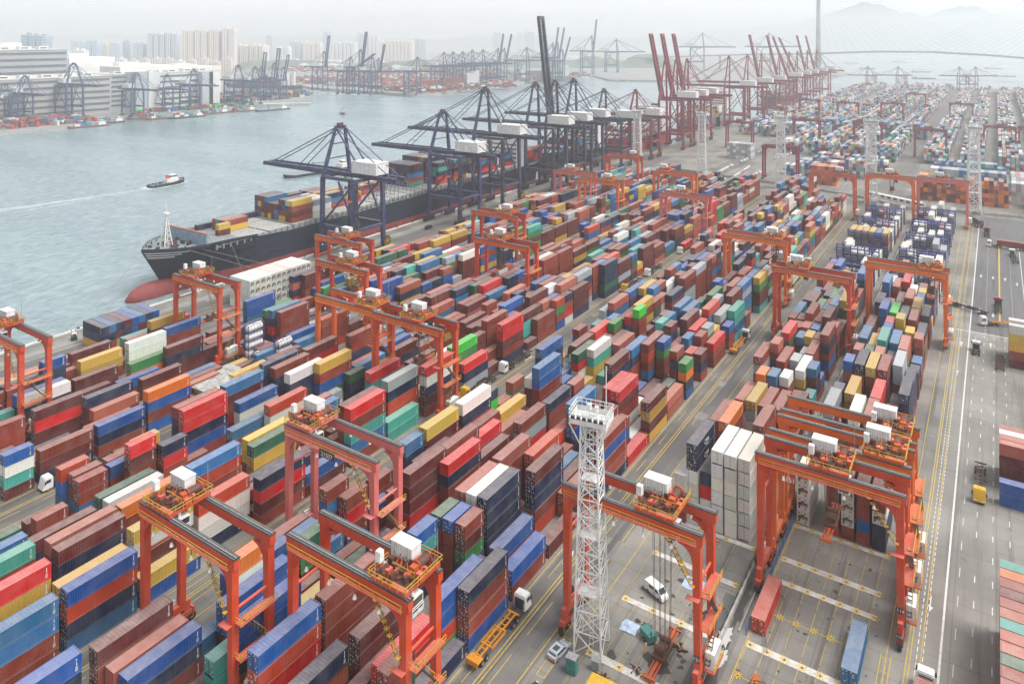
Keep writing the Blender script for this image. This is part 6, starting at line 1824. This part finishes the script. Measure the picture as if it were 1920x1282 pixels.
# a mechanic beside the lowered spreader
def person(x, y, rz, shirt, trousers, label, lean=.25):
    t = thing('person', label, 'person', (x, y, 0), rz)
    V = {'pel':(0,0,.95),'ch':(0,lean*.5,1.30),'nk':(0,lean*.8,1.50),'hd':(0,lean,1.62),'ht':(0,lean*1.05,1.76),'sl':(-.18,lean*.7,1.42),'sr':(.18,lean*.7,1.42),'el':(-.30,lean+.05,1.16),'er':(.30,lean+.05,1.16),'wl':(-.22,lean+.30,1.05),'wr':(.22,lean+.28,1.10),
         'hl':(-.10,0,.92),'hr':(.10,0,.92),'kl':(-.14,.06,.50),'kr':(.14,.10,.50),'fl':(-.14,-.02,.08),'fr':(.14,.04,.08),'tl':(-.14,.15,.04),'tr':(.14,.22,.04)}
    E = [('pel','ch'),('ch','nk'),('nk','hd'),('hd','ht'),('nk','sl'),('nk','sr'),('sl','el'),('sr','er'),('el','wl'),('er','wr'),('pel','hl'),('pel','hr'),('hl','kl'),('hr','kr'),('kl','fl'),('kr','fr'),('fl','tl'),('fr','tr')]
    Rr = {'pel':.15,'ch':.17,'nk':.07,'hd':.10,'ht':.09,'sl':.08,'sr':.08,'el':.05,'er':.05,'wl':.035,'wr':.035,'hl':.10,'hr':.10,'kl':.07,'kr':.07,'fl':.05,'fr':.05,'tl':.04,'tr':.04}
    ks = list(V); me = bpy.data.meshes.new('body'); me.from_pydata([V[k] for k in ks], [(ks.index(a), ks.index(c)) for a, c in E], [])
    o = put('body', me, t); me.materials.append(shirt); md = o.modifiers.new('skin', 'SKIN')
    for i, k in enumerate(ks): me.skin_vertices[0].data[i].radius = (Rr[k], Rr[k]); me.skin_vertices[0].data[i].use_root = (k == 'pel')
    o.modifiers.new('sub', 'SUBSURF').levels = 1
    b = MB(); b.tube((0,lean*1.05,1.70),(0,lean*1.08,1.84),.12,10,r2=.07); b.build('helmet', M['mark'], t)
person(-47.9, 120.6, radians(150), VM['b'], None, 'worker in blue overalls and pale helmet beside the lowered spreader'); person(-50.3, 117.6, radians(-60), M['yellow'], None, 'worker in a yellow vest bending over the cables left of the spreader', .4)
# company letters on the two navy boxes above the white tower
for d in BOX:
    w_ = d['where']
    if w_ and w_[0] == 'C' and d['c'] == 'n' and d['n'] == 6 and d['tier'] >= 4:
        for o in bpy.data.objects:
            if o.name.startswith('shipping_container') and abs(o.location.x-d['x']) < .01 and abs(o.location.y-d['y']) < .01 and abs(o.location.z-d['z']) < .01:
                text_mesh('lettering', 'CMA', 1.35, M['mark'], o, (1.235, 0, .75), (radians(90), 0, radians(90)))
                text_mesh('lettering', 'CGM', .5, M['mark'], o, (1.235, .3, .22), (radians(90), 0, radians(90)))

# ------------------------------------------------------------------ the opposite shore
M['farland'] = toned('far_shore_ground', (.27,.27,.26), .9, .6, .02)
land('far_shore_ground', [(-930,-300),(-915,470),(-960,540),(-940,690),(-975,705),(-995,880),(-1400,1150),(-5100,1500),(-5100,-330)], 1.5, 8, M['farland'], M['concrete'])
land('far_jetty', [(-975,705),(-906,800),(-912,806),(-992,730)], 1.2, 7, M['strip'], M['concrete'])
land('second_terminal_ground', [(-1470,1130),(-1120,1035),(-1075,1045),(-880,1015),(-868,1060),(-905,1420),(-1100,1900),(-5000,2600),(-5000,1900)], 1.5, 8, M['farland'], M['concrete'])
land('distant_shore', [(-5000,2700),(-1000,1900),(-790,1640),(-560,1720),(-380,1900),(-350,2300),(-900,4200),(-5000,6000)], 1.5, 8, M['farland'], M['concrete'])
def bmat(name, wall, win, sx=3.2, sz=3.1, wx=.55, wz=.45, r=.7):
    """facade: storeys and window bays laid out in the wall's own metres"""
    def f(n, l, b):
        tc = N(n, 'ShaderNodeTexCoord'); sp = N(n, 'ShaderNodeSeparateXYZ'); l.new(tc.outputs['Object'], sp.inputs[0])
        h = math_(n, l, 'ADD', sp.outputs[0], sp.outputs[1])
        fx = math_(n, l, 'FRACT', math_(n, l, 'DIVIDE', h, sx)); fz = math_(n, l, 'FRACT', math_(n, l, 'DIVIDE', sp.outputs[2], sz))
        m1 = math_(n, l, 'LESS_THAN', fx, wx); m2 = math_(n, l, 'LESS_THAN', fz, wz); mm = math_(n, l, 'MULTIPLY', m1, m2)
        ge = N(n, 'ShaderNodeNewGeometry'); s2 = N(n, 'ShaderNodeSeparateXYZ'); l.new(ge.outputs['True Normal'], s2.inputs[0])
        side = math_(n, l, 'LESS_THAN', math_(n, l, 'ABSOLUTE', s2.outputs[2]), .5)
        oi = N(n, 'ShaderNodeObjectInfo')
        l.new(mix(n, l, mix(n, l, oi.outputs['Color'], wall, .0), win, math_(n, l, 'MULTIPLY', mm, side)), b.inputs['Base Color'])
    return mat(name, r, build=f)
M['flat'] = bmat('apartment_facade', (.6,.6,.6), (.30,.34,.38), 6.5, 3.1, .42, .8); M['office'] = bmat('office_facade', (.5,.5,.5), (.10,.15,.20), 2.4, 3.6, .8, .6, .4)
M['shed'] = bmat('warehouse_facade', (.5,.5,.5), (.10,.12,.14), 400, 9.0, 1.0, .16)
def tower(px0, px1, ptop, d, col, label, kind='flat', depth=None, notch=True, grp='hazy apartment towers on the skyline', crown=True):
    x0, y0 = along(px0, d); x1, y1 = along(px1, d); cx, cy_ = (x0+x1)/2, (y0+y1)/2; w_ = math.hypot(x1-x0, y1-y0); h = height_at(ptop, d)
    dp = depth or max(16, w_*.7)
    ang = atan2(y1-y0, x1-x0)
    b = MB()
    if notch:
        n = max(1, int(w_/16)); wv = w_/n
        for k in range(n):
            a = -w_/2+k*wv; hh = h*(1-.015*((k*7) % 3)); b.box(a+wv*.08, a+wv*.92, -dp/2, dp/2, 0, hh); b.box(a+.01, a+wv-.01, -dp/2+dp*.18, dp/2-dp*.18, 0, hh-2.5)
            if crown: b.box(a+wv*.35, a+wv*.65, -dp*.15, dp*.15, hh, hh+5)
    else: b.box(-w_/2, w_/2, -dp/2, dp/2, 0, h); b.box(-w_*.3, -w_*.1, -dp*.2, dp*.2, h, h+3.5)
    o = b.build('apartment_tower' if kind == 'flat' else 'office_block', M[kind], None, (cx, cy_, 1.5), ang, col)
    return tag(o, label, 'building', grp)
cr, gy, wh, pk, bl_, be = (.78,.68,.58),(.55,.60,.65),(.80,.79,.76),(.62,.46,.40),(.42,.53,.64),(.72,.62,.53)  # far wall tones, paled so part of the haze is in the paint
T = [(285,340,64,2300,gy,'tall bluish slab of towers left of the four highest ones'),(343,366,58,2250,cr,'first of four highest tan towers from the left'),(367,391,58,2250,cr,'second of four highest tan towers'),(393,414,58,2250,be,'third of four highest tan towers'),(418,443,54,2250,cr,'fourth and tallest tan tower'),
 (48,90,67,1700,bl_,'blue glass office block standing above the upper left warehouse'),(136,158,78,2300,gy,'pale grey tower pair right of the upper warehouse'),(165,186,78,2300,bl_,'blue slab tower in the left skyline'),(138,163,95,1900,wh,'white gridded block before the blue slab tower'),(189,206,84,2400,cr,'cream tower right of the blue slab'),(207,226,82,2300,gy,'grey green tower in the left skyline'),
 (232,246,78,2350,bl_,'slim blue tower left of the wide pale group'),(252,272,82,2300,gy,'pale blue tower before the tall bluish slab'),(272,290,86,2350,wh,'white low tower beside the tall bluish slab'),
 (446,500,86,2500,cr,'long cream slab row right of the tallest tower'),(500,512,68,3000,gy,'lone slim tower far behind the cream slab row'),(514,545,90,2900,wh,'pale slab right of the lone slim tower'),(546,568,80,3000,gy,'grey tower left of the first upright far boom'),(570,604,82,3000,cr,'faint cream towers behind the first upright far boom'),
 (606,622,60,3600,gy,'faint tall tower between the far booms'),(624,668,80,3200,wh,'faint pale block of towers between the far booms'),(670,690,64,3700,gy,'ghostly tall tower near centre left'),(692,712,68,3700,wh,'ghostly paired tower near centre left'),(714,775,78,3300,cr,'wide ghostly cream block in centre left skyline'),(776,800,74,3400,gy,'faint square tower at the end of the city row'),
 (925,940,62,4300,gy,'very faint tower left of the upright pier booms'),(968,982,62,4300,wh,'very faint tall tower just left of the dark boom'),(984,1002,60,4300,gy,'very faint twin tower beside the dark boom')]
for px0, px1, pt, d, c, lab in T: tower(px0, px1, pt, d, c, lab, 'office' if 'office' in lab or 'glass' in lab else 'flat')
low = random.Random(17); ln_ = ['first','second','third','fourth','fifth','sixth','seventh','eighth','ninth','tenth','eleventh','twelfth','thirteenth','fourteenth']
for k in range(14):
    px = 130+k*22; tower(px, px+19, 113+low.uniform(-3,4), 1750+low.uniform(0,200), low.choice((cr,wh,be)), 'low cream housing block, %s from the left behind the warehouses' % ln_[k], grp='low cream housing blocks behind the warehouses')
for k in range(9):
    px = 445+k*40; tower(px, px+34, 116+low.uniform(-5,3), 2700, low.choice((wh,gy,cr)), 'faint low slab, %s from the left behind the second terminal' % ln_[k], grp='faint low slabs behind the second terminal', crown=False)
# warehouses
def shed(name, pts, z1, col, label, bands=5, kind='shed'):
    """pts: front-left, front-right corners and depth away from the water"""
    (x0,y0),(x1,y1),dp = pts; w_ = math.hypot(x1-x0,y1-y0); ang = atan2(y1-y0, x1-x0)
    t = thing('warehouse', label, 'warehouse', (x0, y0, 1.5), ang, None, col)
    b = MB(); b.box(0,w_,0,dp,0,z1); b.build('wall', M['facepaint2'], t, color=col)
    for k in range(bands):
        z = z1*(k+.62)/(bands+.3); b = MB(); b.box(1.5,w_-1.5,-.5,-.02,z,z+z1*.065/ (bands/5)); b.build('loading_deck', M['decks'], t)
    b = MB(); b.box(-.4,w_+.4,-.6,dp+.4,z1,z1+1.2); b.build('roof', M['strip'], t)
    r = random.Random(int(w_)); 
    for k in range(int(w_/26)): x = 8+k*25; b = MB(); b.box(x,x+13,6,18,z1+1.2,z1+r.uniform(4,6)); b.box(x+2,x+11,5.94,6,z1+2.2,z1+3.8,1); b.build('rooftop_unit', [M['white'], M['dark']], t)
    return t
M['facepaint2'] = mat('warehouse_wall', .8, build=lambda n, l, b: l.new(mix(n, l, N(n,'ShaderNodeObjectInfo').outputs['Color'], (.2,.2,.2), mapr(n, l, noise(n, l, N(n,'ShaderNodeNewGeometry').outputs['Position'], .03, 5, .6), .4, .8, 0, .35)), b.inputs['Base Color']))
M['decks'] = toned('loading_deck_dark_glass', (.10,.12,.14), .5, .5, .3)  # dark glass bands along the warehouse floors
def wpt(px, X):
    kk = (px-CXP)/FPX; return (X, -X*(C_+kk*S_)/(S_-kk*C_))
def shed_px(px0, px1, ptop, X, dp, col, label, bands=5):
    a = wpt(px0, X); c = wpt(px1, X); m = ((a[0]+c[0])/2, (a[1]+c[1])/2); d = -m[0]*S_+m[1]*C_
    return shed('warehouse', (a, c, dp), height_at(ptop, d)-1.5, col, label, bands)
def fix_front(t): return t
shed_px(-60, 207, 148, -1010, 90, (.40,.39,.37), 'long grey warehouse with loading bands at the far left shore', 6)
shed_px(-90, 126, 95, -1150, 110, (.33,.35,.37), 'tall terraced warehouse rising behind the left grey one', 9)
shed_px(207, 262, 140, -1060, 60, (.42,.44,.46), 'recessed grey block joining the two big warehouses', 7)
a = shed_px(278, 412, 136, -1002, 60, (.66,.66,.64), 'big white warehouse with dark floor bands and corner cores', 6)
for px, cc in ((262,(.36,.40,.43)),(284,(.62,.62,.60)),(398,(.66,.66,.64)),(385,(.40,.43,.45))):
    p0 = wpt(px, -990); d = -p0[0]*S_+p0[1]*C_; b = MB(); b.box(-6,6,-9,9,0,height_at(137,d)); tag(b.build('stair_core', M['facepaint2'], None, (p0[0], p0[1], 1.5), 0, cc), {262:'grey stair core at the left corner of the white warehouse',284:'white stair core with dark dots left on the white warehouse',398:'white stair core at the right end of the white warehouse',385:'grey stair core next to the right white one'}[px], 'stair core')
for px0, px1, pt, X, c, lab in ((130,215,108,-1240,wh,'white rooftop complex behind the terraced warehouse'),(225,330,124,-1150,wh,'white flat building left behind the big white warehouse'),(330,415,126,-1150,cr,'cream flat building right behind the big white warehouse'),(0,60,88,-1330,wh,'white low block on the skyline left of the office block')):
    p0, p1 = wpt(px0, X), wpt(px1, X); d = -X*S_+(p0[1]+p1[1])/2*C_; b = MB(); b.box(X-60,X,p0[1],p1[1],1.5,height_at(pt,d)); b.box(X-40,X-20,p0[1]+10,p0[1]+40,height_at(pt,d),height_at(pt,d)+6); b.box(X-40,X-25,p1[1]-60,p1[1]-30,height_at(pt,d),height_at(pt,d)+4)
    tag(b.build('industrial_building', M['facepaint2'], None, None, 0, c), lab, 'building')
# stacks, sheds and shacks along the far quays
fr = random.Random(61); fb = MB()
def farstack(x0, y0, x1, y1, dep, n, cols, hmax):
    for k in range(n):
        f = fr.random(); g_ = fr.random()*dep; x = x0+(x1-x0)*f; y = y0+(y1-y0)*f; dx, dy = y0-y1, x1-x0; L_ = math.hypot(dx,dy); x += dx/L_*g_; y += dy/L_*g_
        for q in range(fr.randint(1,hmax)): fb.box(x-6,x+6,y-1.25,y+1.25,1.5+q*2.6,4.05+q*2.6,0,tuple(min(1,v*fr.uniform(.8,1.2)) for v in CC[fr.choice(cols)]),'b') if fr.random() < .5 else fb.box(x-1.25,x+1.25,y-6,y+6,1.5+q*2.6,4.05+q*2.6,0,CC[fr.choice(cols)],'b')
farstack(-935, 330, -925, 480, 60, 190, 'rbbsppmwn', 3); farstack(-965, 560, -950, 700, 25, 90, 'rbsgGuwO', 2); farstack(-985, 700, -1010, 900, 120, 420, 'bbmsgwptsn', 4)
farstack(-1430, 1150, -880, 1040, 260, 1300, 'rbbppmswe', 4); farstack(-880, 1060, -900, 1380, 120, 420, 'rbppmwe', 4); farstack(-1900, 1500, -900, 1450, 300, 900, 'pbpbwe', 5)
o = fb.build('far_container_field', M['facepaint']); tag(o, 'mass of tiny red and mixed containers behind the far quays', 'containers'); o['kind'] = 'stuff'
for k, (px0, px1, pb, h_, cc, lab) in enumerate(((690,715,168,9,wh,'small white terminal building on the second far quay'),(735,760,140,22,wh,'white shed among the red stacks of the second terminal'),(1010,1050,122,30,gy,'grey block behind the distant quay, left'),(1060,1100,120,28,wh,'pale block behind the distant quay, middle'),(1180,1260,124,24,gy,'long grey shed on the hazy quay before the wooded hill'),(1100,1170,126,18,gy,'long faint shed right of the lone upright boom'),(800,915,128,14,wh,'long pale roofed shed behind the crowded pier'),(560,640,132,16,wh,'long white shed behind the first upright far boom'))):
    x0, y0 = ground(px0, pb); x1, y1 = ground(px1, pb); b = MB(); w_ = math.hypot(x1-x0,y1-y0); b.box(0,w_,0,w_*.35,0,h_)
    for q in range(max(1,int(w_/30))): b.box(q*30+4,q*30+20,w_*.05,w_*.2,h_,h_+3)
    tag(b.build('terminal_shed', M['facepaint2'], None, (x0,y0,1.5), atan2(y1-y0,x1-x0), cc), lab, 'shed', 'sheds on the far shores')
# white ships at the far quays
x, y = ground(640, 142); bigs = None
def farship(px, py, L, rz, cc, label):
    x, y = ground(px, py); t = thing('cargo_ship', label, 'cargo ship', (x, y, WZ), rz, 'ships at the far quays')
    b = MB(); b.loft([[(-10,0,0),(10,0,0),(12,0,13),(-12,0,13)],[(-12,L*.85,0),(12,L*.85,0),(12,L*.85,13),(-12,L*.85,13)],[(-.5,L*.95,0),(.5,L*.95,0),(3,L,15),(-3,L,15)]]); b.build('hull', M['hull'] if cc != 'w' else M['deck'], t)
    b = MB(); b.box(-11,11,L*.1,L*.22,13,34); b.box(-12,12,L*.1,L*.14,34,37); b.box(-3,3,L*.05,L*.09,13,40); b.build('superstructure', M['white'], t)
    b = MB(); b.box(-11,11,L*.28,L*.5,13,26); b.box(-11,11,L*.52,L*.8,13,22); b.build('deck_cargo', M['boot'] if cc != 'w' else M['steel'], t)
farship(560, 170, 190, radians(100), 'n', 'dark hulled ship with white bridge behind the jetty cranes'); farship(905, 165, 180, radians(150), 'n', 'dark ship with pale bridge tower moored at the pier end'); farship(1075, 150, 230, radians(120), 'w', 'white and red ship beyond the dark upright boom'); farship(985, 152, 120, radians(170), 'w', 'small pale ship left of the dark upright boom')
# hills
def hill(pts, d, depth, label, m):
    """ridge line given as (pixel x, pixel y) at depth d, built as a rounded ground ridge"""
    b = MB(); rings = []; r = random.Random(len(pts))
    P = []
    for (px, py), (qx, qy) in zip(pts, pts[1:]):
        for k in range(4): f = k/4; P.append((px+(qx-px)*f, py+(qy-py)*f+r.uniform(-.8,.8)))
    P.append(pts[-1])
    for px, py in P:
        ring = []
        for q, hf in ((-1,0),(-.6,.35),(-.3,.75),(0,1),(.4,.7),(1,0)):
            dd = d+q*depth; x, y = along(px*1.0, dd) ; z = WZ-1 + (height_at(py, d)-WZ+1)*hf*(1+r.uniform(-.05,.05)); ring.append((x, y, z))
        rings.append(ring)
    for a in range(len(rings)-1):
        for k in range(5): b.quad(rings[a][k], rings[a+1][k], rings[a+1][k+1], rings[a][k+1])
    o = b.build(label, m); 
    for pl in o.data.polygons: pl.use_smooth = True
    return struct(o)
M['wood'] = mat('wooded_slope', .95, build=lambda n, l, b: l.new(ramp(n, l, noise(n, l, N(n,'ShaderNodeNewGeometry').outputs['Position'], .02, 8, .7), [(.35,(.06,.10,.075)),(.6,(.12,.16,.11)),(.75,(.24,.24,.20))]), b.inputs['Base Color']))  # greens lightened, distance haze painted into the slope colour
hill([(930,128),(960,106),(1000,104),(1040,112),(1080,112),(1110,104),(1130,108),(1170,114),(1190,104),(1220,101),(1250,104),(1275,116),(1300,124)], 2600, 150, 'wooded_hill', M['wood'])
hill([(420,126),(470,114),(540,112),(600,115),(640,118),(700,120),(780,112),(860,115),(930,120)], 2450, 120, 'low_hill', M['wood'])
hill([(1280,62),(1420,50),(1500,42),(1540,30),(1590,12),(1640,6),(1690,24),(1740,30),(1790,14),(1830,10),(1870,30),(1930,40),(2000,60)], 8600, 700, 'mountain', M['wood'])
hill([(-60,66),(60,70),(200,64),(420,72),(620,66),(800,74),(980,66),(1160,72),(1300,70)], 8000, 500, 'distant_ridge', M['wood'])
# the cable-stayed bridge
t = thing('cable_stayed_bridge', 'hazy cable-stayed bridge with one slender tower and a long gently curved deck', 'bridge', (0,0,0))
D0 = 2000.0; M['bridge'] = toned('bridge_steel', (.34,.37,.39), .6, .5, .02)
tx0, ty0 = along(1534.5, D0)
b = MB(); b.tube((tx0,ty0,WZ),(tx0,ty0,170),7.6,16,0,r2=5.4); b.tube((tx0,ty0,170),(tx0,ty0,292),5.4,16,0,r2=3.4); b.build('tower', M['bridge'], t)
b = MB(); dk = []
for px, py, d in ((1180,110,2600),(1300,106,2420),(1400,103,2240),(1534,101,2000),(1650,97.5,1950),(1750,98.5,1900),(1850,104,1830),(1920,109.5,1780),(2050,120,1700)): x, y = along(px, d); dk.append((x, y, height_at(py, d)))
for p, q in zip(dk, dk[1:]):
    b.beam((p[0],p[1],p[2]+(0)),(q[0],q[1],q[2]),30,3.4); b.beam((p[0],p[1],p[2]+2.6),(q[0],q[1],q[2]+2.6),31,.5,1)
b.build('deck', [M['bridge'], M['steel']], t)
for k in range(18):
    f = .02+.9*(k+1)/18; q = Vector(dk[3]).lerp(Vector(dk[7]), f); b = MB(); b.beam((tx0,ty0,205+k*4.5), q, .34); b.build('stay_cable', M['bridge'], t)
x2, y2 = along(2120, 1640)
b = MB(); b.tube((x2,y2,WZ),(x2,y2,292),7.2,12,0,r2=3.4); b.build('tower', M['bridge'], t)
for k in range(24):
    f = .03+.94*(k+1)/24; q = Vector((x2,y2,dk[8][2])).lerp(Vector(dk[4]), f*.92); b = MB(); b.beam((x2,y2,195+k*3.9), q, .42); b.build('stay_cable', M['bridge'], t)
for px, d in ((1235,2520),(1350,2330),(1445,2160)):
    x, y = along(px, d); b = MB(); b.box(x-3,x+3,y-3,y+3,WZ,height_at(104,d)-2); b.build('pier', M['bridge'], t)

# ------------------------------------------------------------------ haze: one closed box of even, pale air
b = MB(); b.box(-9000, 9000, -350, 9800, WZ-6, HAZE_TOP)
hz = b.build('haze', [])
hm = bpy.data.materials.new('haze'); hm.use_nodes = True; n = hm.node_tree.nodes; n.clear()
vo = n.new('ShaderNodeVolumePrincipled'); ou = n.new('ShaderNodeOutputMaterial')
vo.inputs['Color'].default_value = (.988,.996,1.0,1); vo.inputs['Density'].default_value = HAZE_DENSITY; vo.inputs['Anisotropy'].default_value = 0.72
hm.node_tree.links.new(vo.outputs[0], ou.inputs['Volume'])
hz.data.materials.append(hm); hz['kind'] = 'stuff'
scene.cycles.volume_max_steps = 64
